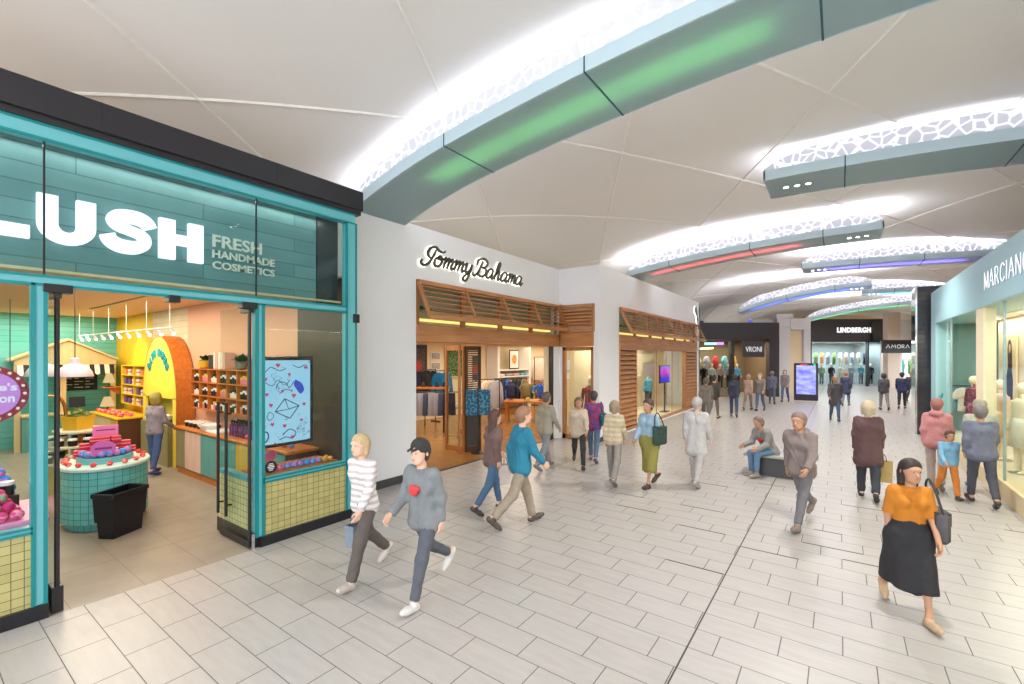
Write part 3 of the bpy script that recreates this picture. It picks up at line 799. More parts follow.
# goods on the long counter
tray = MB().bbox(-.3, .3, -.18, .18, 0, .05, .01).build('tray', M_white, loc=(-10.35, 4.05, 1.05)); tag(tray, 'white tray on the long counter', 'tray')
bw = MB().lathe([(.06, 0), (.12, .01), (.2, .13), (.18, .13), (.1, .03)], n=18).build('bowl', M_white, smooth=True, loc=(-10.7, 3.98, 1.05)); tag(bw, 'white bowl on the long counter among black pots', 'bowl')
for i in range(16):
    put(blackpot, (-11.9 + i * .075, 4.0 + .1 * (i % 3), 1.05), 0, 'black pot with white lid standing on the left end of the long counter', 'black pots on the long counter', scale=(1.3, 1.3, 1.3))
def bottle_proto(m1, m2):
    t = thing('bottle', 'bottle', 'bottle')
    MB().lathe([(.03, 0), (.035, .01), (.035, .13), (.014, .16), (.014, .18)], n=10).build('body', m1, t, smooth=True)
    MB().lathe([(.018, .175), (.018, .205)], n=10).build('cap', m2, t, smooth=True)
    return remember(t)
purpleb = bottle_proto(PM('purple_bottle', (84, 52, 110), .3), M_black); darkb = bottle_proto(PM('dark_red_bottle', (92, 30, 48), .3), M_black)
for i in range(22):
    pr, kd = ((purpleb, 'purple'), (darkb, 'dark red'))[i % 2]
    put(pr, (-9.75 + (i % 11) * .11, 4.02 + .12 * (i // 11), 1.05), 0, kd + ' bottle with a black cap on the long counter behind the door handles', kd + ' bottles on the long counter', scale=(1.2, 1.2, 1.5))
def bomb_proto(name, rgb, rgb2):
    m = MB().ball((0, 0, .047), .0505, 12, 8, sz=.92)
    o = m.build('bath_bomb', FABRIC(name, rgb, rgb2), smooth=True, angle=3); tag(o, 'ball', 'bath bomb'); return remember(o)
pinkb = bomb_proto('pink_bomb', (226, 70, 130), (244, 140, 170)); blueb = bomb_proto('blue_bomb', (60, 140, 220), (230, 110, 180))
magb = bomb_proto('magenta_bomb', (196, 40, 110), (236, 120, 60)); lilb = bomb_proto('lilac_bomb', (190, 120, 190), (90, 150, 220))
redb = bomb_proto('red_bomb', (222, 56, 74), (250, 140, 120)); yelb = bomb_proto('yellow_bomb', (226, 190, 60), (236, 110, 90)); greenb = bomb_proto('green_bomb', (110, 180, 120), (226, 90, 150))
for i in range(30):
    pr, kd = ((redb, 'red'), (yelb, 'yellow'), (pinkb, 'pink'))[i % 3]
    put(pr, (-17.7 + (i % 15) * .16, 3.68 + .2 * (i // 15), 1.0), i, kd + ' ball on the yellow topped counter beside the arch', kd + ' balls on the yellow counter', 'bath bomb', (1.1, 1.1, 1.1))
for i in range(10):
    put((pinkb, lilb)[i % 2], (-9.0 + i * .16, 4.0 + .05 * (i % 2), 1.05), i, ('pink', 'lilac')[i % 2] + ' ball on the right end of the long counter', 'balls on the right end of the long counter', 'bath bomb')

# ---- oval tiled display pod
pod = thing('display_pod', 'oval turquoise tiled display counter just inside the shop entrance', 'display counter', (-9.53, 2.07, 0), math.atan2(2.07, -9.53))
M_tqt = GRIDTILE('turquoise_tile', (104, 186, 186), (52, 110, 116), .098, 'round', radius=.62)
MB().lathe([(.62, .12), (.62, .90)], n=48, sx=1.08, sy=.86).build('body', M_tqt, pod, smooth=True, angle=.5)
MB().lathe([(.54, 0), (.54, .12)], n=40, sx=1.08, sy=.86).build('plinth', M_tqt, pod, smooth=True, angle=.5)
MB().lathe([(.60, .90), (.645, .905), (.65, .94), (.635, .96)], n=48, sx=1.08, sy=.86).build('worktop', PM('pale_turquoise_top', (196, 222, 218), .3), pod, smooth=True, angle=.6)
MB().lathe([(.40, .96), (.40, 1.05)], n=36, sx=1.08, sy=.86).build('riser', M_teal, pod, smooth=True, angle=.5)
c0 = Vector((-9.53, 2.07)); vx = Vector((-9.53, 2.07)).normalized(); vy = Vector((-vx.y, vx.x))
def podpt(a, r, z): p = c0 + vx * (r * 1.08 * math.cos(a)) + vy * (r * .86 * math.sin(a)); return (p.x, p.y, z)
for i in range(16):
    put(redb, podpt(2 * PI * i / 16 + .1, .55, .96), i, 'small red ball on the rim of the turquoise pod', 'red balls round the pod rim', 'bath bomb', (.8, .8, .7))
for i in range(10):
    a = PI + (i - 4.5) * .32
    pr, kd = ((lilb, 'lilac'), (blueb, 'blue and pink'))[i % 2]
    put(pr, podpt(a, .32, 1.05), i, kd + ' ball on the raised ring of the turquoise pod', kd + ' balls on the pod', 'bath bomb', (1.0, 1.0, 1.1))
for i in range(5):
    put(blackpot, podpt(PI + (i - 2) * .25, .22, 1.05), 0, 'black pot with white lid on the raised ring of the turquoise pod', 'black pots on the pod', scale=(1.3, 1.3, 1.3))
for lv, nn in ((0, 6), (1, 5), (2, 3)):
    for i in range(nn):
        p = c0 + vx * (.04 + .06 * (lv % 2)) + vy * ((i - (nn - 1) / 2) * .125)
        put(giftred, (p.x, p.y, 1.05 + .09 * lv), math.atan2(vx.y, vx.x) + .1 * ((i * 7 + lv) % 3 - 1) + PI / 2, 'red gift box with a pink ribbon in the stack on the turquoise pod', 'red gift boxes on the pod', 'gift box', (.74, 1, 1))
def placard(name, label, loc, rz, build):
    t = thing(name, label, 'sign', loc, rz); build(t); return t
def round_card(t):
    MB().prism([(.15 * math.cos(a), .14 + .115 * math.sin(a)) for a in [2 * PI * i / 28 for i in range(28)]], lambda a, b, d: (a, -d, b), 0, .015).build('card', PM('purple_card', (196, 92, 176), .5), t)
    MB().box(-.01, .01, -.004, .012, 0, .04).build('stand', M_black, t)
    m = MB()
    for z0, w in ((.13, .2),): m.box(-w / 2, w / 2, -.018, -.0155, z0, z0 + .03)
    m.build('print', PM('deep_purple', (120, 40, 120), .5), t)
pv = c0 - vx * .22 - vy * -.02
placard('round_placard', 'round purple placard in front of the red gift boxes', (pv.x + .12, pv.y - .03, 1.05), math.atan2(vx.y, vx.x) + PI / 2 + PI, round_card)
def pink_card(t):
    MB().bbox(-.16, .16, -.008, .008, .10, .42, .003).build('card', PM('pink_card', (222, 120, 176), .5), t)
    MB().box(-.01, .01, -.006, .006, 0, .12).build('stand', M_black, t)
    m = MB()
    for z0 in (.16, .21, .34): m.box(-.12, .12, -.0105, -.0085, z0, z0 + .018)
    m.build('print', PM('deep_purple', (120, 40, 120), .5), t)
pv = c0 + vx * .3
placard('square_placard', 'upright pink placard behind the red gift boxes on the pod', (pv.x, pv.y, 1.05), math.atan2(vx.y, vx.x) + PI / 2 + PI, pink_card)
# ---- bin of shopping baskets
bk_ = thing('shopping_basket', 'black stacked shopping basket standing before the turquoise pod', 'basket', (-8.60, 2.04, 0), math.atan2(.55, -.33)); bk_.scale = (.86, .86, .92)
def tub(w0, w1, d0, d1, z0, z1, t=.012):
    m = MB()
    def ring(w, d, z): return [(-w / 2, -d / 2, z), (w / 2, -d / 2, z), (w / 2, d / 2, z), (-w / 2, d / 2, z)]
    a = ring(w0, d0, z0); b = ring(w1, d1, z1); c = ring(w1 - 2 * t, d1 - 2 * t, z1); e = ring(w0 - 2 * t, d0 - 2 * t, z0 + t)
    m.add(a + b + c + e, [(3, 2, 1, 0)] + [(i, (i + 1) % 4, 4 + (i + 1) % 4, 4 + i) for i in range(4)] + [(4 + i, 4 + (i + 1) % 4, 8 + (i + 1) % 4, 8 + i) for i in range(4)] + [(8 + i, 8 + (i + 1) % 4, 12 + (i + 1) % 4, 12 + i) for i in range(4)] + [(12, 13, 14, 15)])
    return m
M_basket = PM('black_plastic', (16, 18, 30), .4)
tub(.52, .58, .27, .32, 0, .46).build('lower_tub', M_basket, bk_)
m = tub(.60, .64, .34, .38, .26, .70); m.build('upper_tub', M_basket, bk_)
MB().bbox(-.335, .335, -.205, -.18, .64, .71, .006).bbox(-.335, .335, .18, .205, .64, .71, .006).bbox(-.345, -.31, -.2, .2, .64, .71, .006).bbox(.31, .345, -.2, .2, .64, .71, .006).build('rim', M_basket, bk_)
MB().bbox(-.08, .1, -.172, -.155, .30, .345, .004).bbox(-.08, .1, .155, .172, .30, .345, .004).build('label_plate', PM('grey_plate', (120, 122, 132), .5), bk_)
# ---- tiered round table
tt = thing('tiered_table', 'round three tiered table of pots behind the turquoise pod', 'table', (-12.0, 2.25, 0))
for z, r_ in ((.62, .62), (.92, .55), (1.18, .42)):
    MB().lathe([(r_ - .03, z - .02), (r_, z - .02), (r_, z + .01), (r_ - .01, z + .02)], n=30).build('tier', PM('pale_tier', (206, 202, 176), .5), tt, smooth=True, angle=.6)
MB().lathe([(.5, 0), (.5, .6)], n=28).build('base', yeld, tt, smooth=True, angle=.5)
MB().lathe([(.06, .6), (.06, 1.2)], n=12).build('column', M_orange_wood, tt)
for z, r_, nn in ((.64, .54, 16), (.94, .46, 14)):
    for i in range(nn):
        a = 2 * PI * i / nn
        put((blackpot, whitepot)[i % 3 == 2], (-12 + r_ * math.cos(a), 2.25 + r_ * math.sin(a), z), 0, ('black pot with white lid', 'white pot with black lid')[i % 3 == 2] + ' on the round tiered table', 'pots on the tiered table', scale=(1.5, 1.5, 1.5))
cr = thing('crate', 'yellow crate with a green cabbage head on the top tier', 'crate', (-12, 2.2, 1.2), .5)
tub(.3, .36, .3, .36, 0, .26).build('box', M_yelpot, cr)
m = MB()
for i in range(14):
    a = i * 2.4; e = .3 + .09 * i
    d = Vector((math.cos(a) * math.cos(e), math.sin(a) * math.cos(e), math.sin(e))); s_ = Vector((-math.sin(a), math.cos(a), 0)) * .1
    b = Vector((0, 0, .2)); p = b + d * .14; q = b + d * .22
    m.add([b, p + s_, q, p - s_, p + d * .04], [(0, 1, 4), (1, 2, 4), (2, 3, 4), (3, 0, 4)])
m.ball((0, 0, .26), .12, 10, 6).build('cabbage_leaves', M_leaf2, cr)

# ---- gabled market stall at the back
st = thing('market_stall', 'beige gabled stall with a black and white awning at the back of the shop', 'stall', (-18.1, 3.1, 0))
P = [(-1.06, 2.38), (1.06, 2.38), (1.06, 2.52), (0, 3.06), (-1.06, 2.52)]
MB().prism(P, lambda a, b, d: (d, a, b), -.06, .06).build('gable', M_beige_wood, st)
MB().hexa([(-.8, -1.15, 2.48), (.12, -1.15, 2.48), (.12, 0, 3.08), (-.8, 0, 3.08)], [(-.8, -1.15, 2.53), (.12, -1.15, 2.53), (.12, 0, 3.13), (-.8, 0, 3.13)]).hexa([(-.8, 0, 3.08), (.12, 0, 3.08), (.12, 1.12, 2.50), (-.8, 1.12, 2.50)], [(-.8, 0, 3.13), (.12, 0, 3.13), (.12, 1.12, 2.55), (-.8, 1.12, 2.55)]).build('roof', M_beige_wood, st)
for yy in (-1.0, -.1, 1.0): MB().box(-.05, .05, yy - .06, yy + .06, 0, 2.36).build('post', M_beige_wood, st)
stripe = [PM('awning_white', (236, 228, 210), .8), PM('awning_black', (34, 30, 30), .8)]
m = MB()
for i in range(18):
    y0 = -1.01 + i * .112; m.cur = i % 2
    m.hexa([(.07, y0, 2.34), (.07, y0 + .112, 2.34), (.08, y0 + .112, 2.36), (.08, y0, 2.36)], [(.07, y0, 2.36), (.07, y0 + .112, 2.36), (.08, y0 + .112, 2.38), (.08, y0, 2.38)])
    poly = [(y0, 2.36), (y0, 2.14)] + [(y0 + .056 - .056 * math.cos(PI * k / 6), 2.14 - .06 * math.sin(PI * k / 6)) for k in range(1, 6)] + [(y0 + .112, 2.14), (y0 + .112, 2.36)]
    m.prism(poly, lambda a, b, d: (.08 + d + (2.36 - b) * .4, a, b), 0, .012)
m.build('awning', stripe, st)
MB().bbox(-.3, .25, -.95, .37, .95, 1.02, .01).build('counter_top', M_beige_wood, st)
MB().box(-.25, .2, -.93, .35, 0, .95).build('counter_front', teald, st)
cbd = thing('chalkboard_sign', 'dark chalkboard with white writing on the teal back wall', 'sign', (-18.98, 3.5, 1.58))
MB().bbox(0, .03, -.42, .42, 0, .52, .004).build('board', PM('blackboard', (28, 38, 42), .7), cbd)
m = MB()
for i in range(5): 
    for k in range(3): m.box(.031, .034, -.36 + k * .25, -.36 + k * .25 + .1 + .1 * ((i + k) % 2), .08 + i * .09, .10 + i * .09)
m.build('chalk_lines', PM('chalk', (220, 220, 210), .8), cbd)
tl = thing('till', 'black till screen on the stall counter', 'till', (-18.1, 3.3, 1.02), -.2)
MB().bbox(-.03, .03, -.17, .17, .12, .42, .01).build('screen', M_black, tl)
MB().bbox(-.12, .12, -.12, .12, 0, .03, .008).bar((0, 0, .02), (0, 0, .2), .04, .05, (1, 0, 0)).build('stand', M_black, tl)
for i, (yy, zz, s_) in enumerate(((3.88, 1.72, .7), (3.84, 1.03, .85))):
    t = thing('table_lamp', ('upper cream conical lamp by the stall post', 'lower cream conical lamp by the stall post')[i], 'lamp', (-17.5, yy, zz))
    MB().lathe([(.2 * s_, .12), (.09 * s_, .40), (.085 * s_, .40), (.19 * s_, .12)], n=18).build('lamp_shade', EM('cream_shade', (250, 214, 150), .7), t, smooth=True)
    MB().lathe([(.1, 0), (.1, .015), (.015, .03), (.012, .3)], n=12).build('base', M_black, t, smooth=True)
    if i == 0:
        sh2 = thing('bracket_shelf', 'small shelf carrying the upper cream lamp', 'shelf', (-17.5, yy, zz - .03)); MB().bbox(-.15, .15, -.15, .25, 0, .03, .005).build('shelf_board', M_orange_wood, sh2)
        MB().hexa([(-.02, .2, -.2), (.02, .2, -.2), (.02, .24, -.2), (-.02, .24, -.2)], [(-.02, -.05, 0), (.02, -.05, 0), (.02, .24, 0), (-.02, .24, 0)]).build('bracket', M_orange_wood, sh2)
rl = MB().tube(spline([(-13.0, 1.72, 0), (-13.0, 1.72, 1.3), (-13.0, 1.8, 1.72), (-13.0, 2.0, 1.8), (-13.0, 2.16, 1.66), (-13.0, 2.2, 1.2), (-13.0, 2.2, 0)], 6), .03, 10).build('copper_rail', PM('copper', (196, 128, 70), .25, 1.0), smooth=True)
tag(rl, 'tall copper hoop rail behind the left door edge', 'rail')
# ---- left display window
sl = thing('display_slab', 'pink slab of bath bombs in the left display window', 'display', (-7.1, 0.0, 0))
MB().bbox(-.5, .48, -2.5, 1.0, .90, .96, .008).build('worktop', PM('pink_slab', (236, 150, 190), .35), sl)
MB().box(-.45, .44, -2.45, .96, 0, .90).build('cabinet', WOOD('brown_cabinet', (92, 46, 34), (118, 64, 46), 'z'), sl)
rnd = random.Random(3)
for lv in range(4):
    for i in range(4 - (lv + 1) // 2):
        for j in range(12 - lv):
            yy = .78 - j * .105 - lv * .05; xx = -6.72 - i * .095 - lv * .05
            if (xx * 7 + yy * 13 + lv) % .5 > .42: continue
            pr, kd = ((magb, 'magenta'), (pinkb, 'pink'), (greenb, 'green and pink'), (magb, 'magenta'), (pinkb, 'pink'))[rnd.randrange(5)]
            if lv in (1, 2) and 0 < i < 2 - lv and 0 < j < 11 - lv: continue
            put(pr, (xx, yy,   .96 + lv * .088), rnd.uniform(0, 6), kd + ' bath bomb heaped on the pink slab of the left window', kd + ' bath bombs heaped in the left window', 'bath bomb')
hp = thing('display_riser', 'low black riser behind the heap in the left window', 'display', (-7.45, .72, .96))
MB().bbox(-.13, .28, -.35, .13, 0, .16, .005).build('block', M_black, hp)
for lv in range(4):
    for i in range(4 - lv):
        for j in range(5 - lv):
            put(blueb, (-7.36 - j * .01 - (i % 2) * .105, .80 - j * .103 - lv * .04, 1.12 + lv * .09 + (.0)), rnd.uniform(0, 6), 'blue and pink bath bomb piled on the riser in the left window', 'blue bath bombs piled in the left window', 'bath bomb') if i < 2 else None
for i in range(3):
    put(blackpot, (-7.24, .76 - .14 * i, 1.12), 0, 'black pot with white lid between the heaps in the left window', 'black pots in the left window', scale=(1.4, 1.4, 1.6))
rs = thing('hanging_sign', 'round purple sign with a red bulb-studded rim hung in the left window', 'sign', (-6.60, .57, 1.92))
cz, cy, rr = .32, 0.0, .28
disc = lambda r_, n=40: [(cy + r_ * math.cos(2 * PI * i / n), cz + r_ * math.sin(2 * PI * i / n)) for i in range(n)]
fnS = lambda a, b, d: (d, a, b)
MB().prism(disc(rr), fnS, -.02, .0).build('rim', PM('dark_red_rim', (150, 8, 36), .6), rs)
MB().prism(disc(rr * .78), fnS, .0, .012).build('panel', PM('lilac_panel', (206, 128, 210), .5), rs)
m = MB()
for i in range(20): m.ball((.008, cy + rr * .89 * math.cos(2 * PI * i / 20), cz + rr * .89 * math.sin(2 * PI * i / 20)), .014, 8, 5)
m.build('bulb', EM('rim_bulb', (255, 232, 226), .8), rs, smooth=True)
m = MB()
text_mesh(m, "e's", lambda a, b, d: (d, cy + .07 + a, cz + .03 + b), .125, .075, .013, .018, .03)
m.build('lettering', PM('pale_letter', (244, 220, 240), .5), rs); m = MB()
text_mesh(m, "on", lambda a, b, d: (d, cy + .075 + a, cz - .085 + b), .105, .06, .013, .018, .03)
m.build('lettering', PM('pale_letter', (244, 220, 240), .5), rs)
MB().tube([(-.01, cy - .15, cz + .3), (-.01, cy - .15, 1.25)], .004, 5).tube([(-.01, cy + .15, cz + .3), (-.01, cy + .15, 1.25)], .004, 5).build('hanger', M_black, rs)
# two bistro chairs
def chair(label, loc, rz):
    t = thing('bistro_chair', label, 'chair', loc, rz)
    wd = M_beige_wood
    MB().bbox(-.2, .2, -.2, .2, .43, .46, .008).build('seat', wd, t)
    m = MB()
    for x in (-.18, -.06, .06, .18): m.bar((x, .19, .46), (x, .26, .88), .03, .02)
    m.bar((-.2, .265, .88), (.2, .265, .88), .04, .06).build('backrest', wd, t)
    for x in (-.17, .17):
        for y_ in (-.17, .17): MB().bar((x, y_, .44), (x * 1.15, y_ * 1.15, 0), .03, .03).build('leg', M_teal, t)
chair('pale wooden chair behind the left window, nearer the teal post', (-9.4, 1.05, 0), 2.2)
chair('pale wooden chair behind the left window, farther from the teal post', (-10.4, .92, 0), 2.4)

# ---- right display window: screen and goods
sc = thing('window_screen', 'tall digital screen with a doodled envelope in the right shop window', 'screen', (-6.72, 3.5, 1.28))
MB().bbox(-.04, .03, -.42, .44, 0, 1.33, .008).build('casing', M_black, sc)
def doodle_material():
    t = NT('doodle_screen'); x, y, z = t.xyz()
    n = t.noise(7.0, detail=4.0)
    line = t.math('LESS_THAN', t.math('ABSOLUTE', t.math('SUBTRACT', n, .5)), .006)
    big = t.math('GREATER_THAN', t.noise(2.2), .5)
    line = t.math('MULTIPLY', line, big)
    v = t.node('ShaderNodeTexVoronoi', {'Scale': 6.0, 'Vector': t.coords()})
    heart = t.math('LESS_THAN', v.outputs['Distance'], .10)
    c = t.mix(t.noise(1.6), (*lin((150, 206, 236)), 1), (*lin((188, 224, 244)), 1))
    c = t.mix(heart, c, (*lin((206, 70, 130)), 1)); c = t.mix(line, c, (*lin((60, 90, 110)), 1))
    e = t.node('ShaderNodeEmission', {'Color': c, 'Strength': .85}); t.surface(e.outputs[0]); return t.m
MB().box(.03, .034, -.37, .38, .05, 1.27).build('display', doodle_material(), sc)
f = lambda a, b, d: (.034 + d, a, b)
m = MB(); dk = PM('ink', (34, 60, 80), .6)
def poly_line(pts, w=.012): m.ribbon(pts, w, f, .0, .004)
E4 = [(-.16, .52), (-.02, .70), (.20, .58), (.06, .40), (-.16, .52)]
for i in range(4): poly_line(E4[i:i + 2])
poly_line([(-.16, .52), (.04, .54), (-.02, .70)]); poly_line([(.04, .54), (.20, .58)]); poly_line(spline([(-.15, .85), (-.1, .95), (0, .93), (.05, .86), (.12, .95)], 5), .01); poly_line(spline([(-.3, 1.1), (-.22, 1.17), (-.1, 1.12), (0, 1.15)], 5), .01)
poly_line(spline([(-.3, .95), (-.2, .9), (-.12, .98), (-.02, .9), (.06, .98)], 5), .008); poly_line(spline([(-.1, .78), (0, .84), (.1, .8)], 5), .009); poly_line(spline([(-.28, .45), (-.24, .52), (-.18, .46), (-.24, .40), (-.28, .45)], 5), .008); poly_line(spline([(.1, 1.2), (.2, 1.16), (.3, 1.2), (.34, 1.14)], 5), .01)
poly_line(spline([(-.05, .16), (.05, .24), (.15, .18), (.1, .1), (.0, .13), (-.1, .1)], 5), .012); poly_line(spline([(-.36, .2), (-.28, .24), (-.26, .14), (-.34, .06)], 5), .016)
m.build('doodle', dk, sc)
pk = EM('screen_pink', (214, 70, 120), .8)
rnd2 = random.Random(11)
for hx, hz in ((-.28, .78), (-.22, .62), (.12, .74), (.28, .60), (-.20, .34), (-.02, .30), (.24, .36), (.10, .12), (-.30, 1.0), (-.12, 1.2), (.05, 1.06), (.30, 1.16), (-.05, .82)):
    q_ = .022 + .012 * rnd2.random()
    MB().prism([(hx, hz - q_ * 1.2), (hx + q_, hz), (hx + q_ * .8, hz + q_ * .7), (hx + q_ * .3, hz + q_ * .8), (hx, hz + q_ * .4), (hx - q_ * .3, hz + q_ * .8), (hx - q_ * .8, hz + q_ * .7), (hx - q_, hz)], f, 0, .004).build('heart', pk, sc)
MB().prism(spline([(.14, .98), (.24, .92), (.28, .82), (.22, .76), (.17, .82), (.12, .90), (.14, .98)], 4)[:-1][::-1], f, 0, .004).build('blue_bird', EM('screen_blue', (70, 90, 200), .8), sc)
MB().tube([(-.02, -.3, 1.33), (-.02, -.3, 2.1)], .02, 8).build('ceiling_pole', M_black, sc)
ws = thing('display_shelf', 'orange wood shelf behind the right window sill', 'shelf', (-6.9, 3.7, 0))
MB().bbox(-.3, .3, -.6, .62, .88, .93, .006).build('worktop', M_orange_wood, ws)
MB().box(-.28, .28, -.58, .60, 0, .88).build('cabinet', yeld, ws)
for r_ in range(2):
    for i in range(11):
        k = i // 3
        pr, kd = ((pinkb, 'pink'), (lilb, 'lilac'), (blueb, 'blue and pink'), (yelb, 'yellow'))[min(k, 3)]
        put(pr, (-6.68 - .12 * r_, 3.22 + i * .1, .93), i, kd + ' bath bomb in the two rows under the screen in the right window', kd + ' bath bombs under the window screen', 'bath bomb', (.85, .85, .8))
rp = thing('round_placard', 'round pink placard under the window screen', 'sign', (-7.0, 3.42, .93), PI / 2)
MB().prism([(.09 * math.cos(a), .17 + .09 * math.sin(a)) for a in [2 * PI * i / 24 for i in range(24)]], lambda a, b, d: (a, -d, b), 0, .012).build('card', PM('rose_card', (226, 92, 130), .5), rp)
MB().box(-.008, .008, -.004, .01, 0, .1).build('stand', M_black, rp)
rd = thing('window_sticker', 'round black and white sticker low on the right window pane', 'sticker', (-6.463, 3.17, 1.06))
MB().prism([(.085 * math.cos(a), .085 * math.sin(a)) for a in [2 * PI * i / 24 for i in range(24)]], lambda a, b, d: (d, a, b), 0, .003).build('disc', M_black, rd)
m = MB()
for i in range(5): m.box(.003, .005, -.05 + abs(i - 2) * .012, .05 - abs(i - 2) * .012, -.05 + i * .022, -.04 + i * .022)
m.build('print', M_white, rd)
# price strip and the lights of the shop
area('shop_light', (-9.0, 1.8, 3.80), 3.5, 3.5, 150 * SHOP, (1, .86, .66))
area('shop_light', (-13.0, 2.2, 3.80), 4.0, 3.0, 190 * SHOP, (1, .86, .64))
area('shop_light', (-17.2, 2.2, 3.80), 2.5, 3.0, 150 * SHOP, (1, .9, .7))
area('shop_light', (-6.58, 1.5, 3.46), .1, 4.0, 5 * SHOP, (1, .86, .66))
spot('shop_spot', (-13.9, 3.0, 3.5), (-13.75, 4.0, 2.4), 90 * SHOP, 70, (1, .9, .6), .06)
spot('shop_spot', (-16.6, 3.0, 3.5), (-16.6, 4.3, 2.2), 90 * SHOP, 70, (1, .9, .6), .06)
spot('window_spot', (-6.58, 3.7, 3.40), (-6.9, 3.7, 1.0), 30 * SHOP, 80, (1, .92, .8), .05)
spot('window_spot', (-6.58, .3, 3.40), (-7.0, .3, 1.0), 60 * SHOP, 90, (1, .92, .85), .05)
area('fascia_strip_light', (-6.555, .9, 4.745), .06, 6.4, 13, (1, .96, .9))
# ================================================================== the white fronted clothes shop
WX, WX2, YC, YE = -7.35, -5.94, 12.75, 25.0
w = MB()
w.box(-7.6, WX, 4.5, 6.66, 0, 5.42).box(-7.6, WX, 6.66, YC + .2, 4.28, 5.42).box(-7.35, -6.14, YC, YC + .2, 4.26, 5.42)   # left bay
w.box(-7.35, -7.24, YC, YC + .2, 0, 4.26)
w.box(-6.14, WX2, YC, 14.27, 0, 5.42).box(-6.14, WX2, 14.27, 24.35, 4.27, 5.42).box(-6.14, WX2, 24.35, YE, 0, 5.42).box(-16, WX2, YE - .2, YE, 0, 5.42)
w.box(-6.14, WX2, 14.27, 24.35, 0, .06)
w.box(-7.7, -7.24, YC, YC + .2, 2.93, 4.3).box(-7.3, -6.14, YC + .07, YC + .2, 2.93, 4.3).box(-6.4, -6.14, 14.1, 14.27, 2.9, 4.4).box(-6.4, -6.14, 24.35, 24.5, 2.9, 4.4)
struct(w.build('wall_left', M_white_wall), 'white plaster shopfront wall with timber openings', 'wall')
b = MB().box(WX, WX + .02, 4.6, 6.66, 0, .16).box(WX2, WX2 + .02, YC, 14.27, 0, .14)
struct(b.build('baseboard_left', PM('dark_skirting', (66, 68, 70), .5)), 'dark skirting of the white shopfront', 'baseboard')
# interior shell
M_int = PM('warm_cream_wall', (236, 216, 182), .75, var=.03)
struct(MB().box(-14.2, -14, 4.6, YE - .2, 0, 3.3).build('wall_shop_back', M_int), 'cream back wall of the clothes shop', 'wall')
struct(MB().box(-14, -7.6, 4.5, 4.6, 0, 3.3).box(-14, -7.6, 24.6, 24.8, 0, 3.3).build('wall_shop_side', M_int), 'cream side walls of the clothes shop', 'wall')
struct(MB().box(-14, -7.6, 4.6, YE - .2, 3.25, 3.35).box(-7.6, -6.14, YC + .2, YE - .2, 3.25, 3.35).build('ceiling_clothes_shop', PM('cream_ceiling', (238, 226, 204), .8, var=.02)), 'cream ceiling of the clothes shop', 'ceiling')
struct(MB().box(-7.75, -7.65, 6.5, YC, 3.3, 4.5).box(-6.4, -6.3, 14.2, 24.4, 3.3, 4.5).build('wall_transom_back', PM('transom_lining', (176, 160, 132), .7)), 'cream lining behind the high transom windows', 'wall')
# timber beams
struct(MB().bbox(-7.55, WX + .03, 6.66, YC, 2.93, 3.31, .01).build('trim_12', M_timber), 'wide oiled timber beam over the clothes shop entrance', 'trim')
struct(MB().bbox(-7.3, -6.12, YC - .03, YC + .15, 2.93, 3.37, .01).build('trim_13', M_timber_x), 'timber beam over the side door of the clothes shop', 'trim')
struct(MB().bbox(-6.12, WX2 + .03, 14.27, 24.35, 2.93, 3.33, .01).build('trim_14', M_timber), 'timber beam over the clothes shop window', 'trim')
jo = MB()
for i in range(5): jo.box(-7.5, -7.42, 6.7 + i * 1.5, 6.82 + i * 1.5, 3.31, 4.28)
jo.box(-7.5, -7.42, 6.66, YC, 4.22, 4.28)
for i in range(7): jo.box(-6.1, -6.02, 14.3 + i * 1.65, 14.42 + i * 1.65, 3.33, 4.27)
struct(jo.build('trim_15', M_timber_z), 'timber mullions of the transom windows behind the louvred awnings', 'trim')
struct(MB().box(-7.47, -7.46, 6.66, YC, 3.31, 4.22).build('window_5', M_glass), 'transom panes over the clothes shop entrance', 'window')
struct(MB().box(-6.07, -6.06, 14.27, 24.35, 3.33, 4.27).build('window_6', M_glass), 'transom panes over the clothes shop window', 'window')
M_slot = EM('transom_strip_lamp', (255, 206, 120), 1.6)
for i, (x, a, b_) in enumerate(((-7.6, 6.9, 12.6), (-6.25, 14.5, 24.2))):
    t = MB().box(x - .02, x + .02, a, b_, 3.40, 3.46).build('strip_lamp', M_slot)
    tag(t, ('warm strip lamp behind the transom over the clothes shop entrance', 'warm strip lamp behind the transom over the clothes shop window')[i], 'lamp')
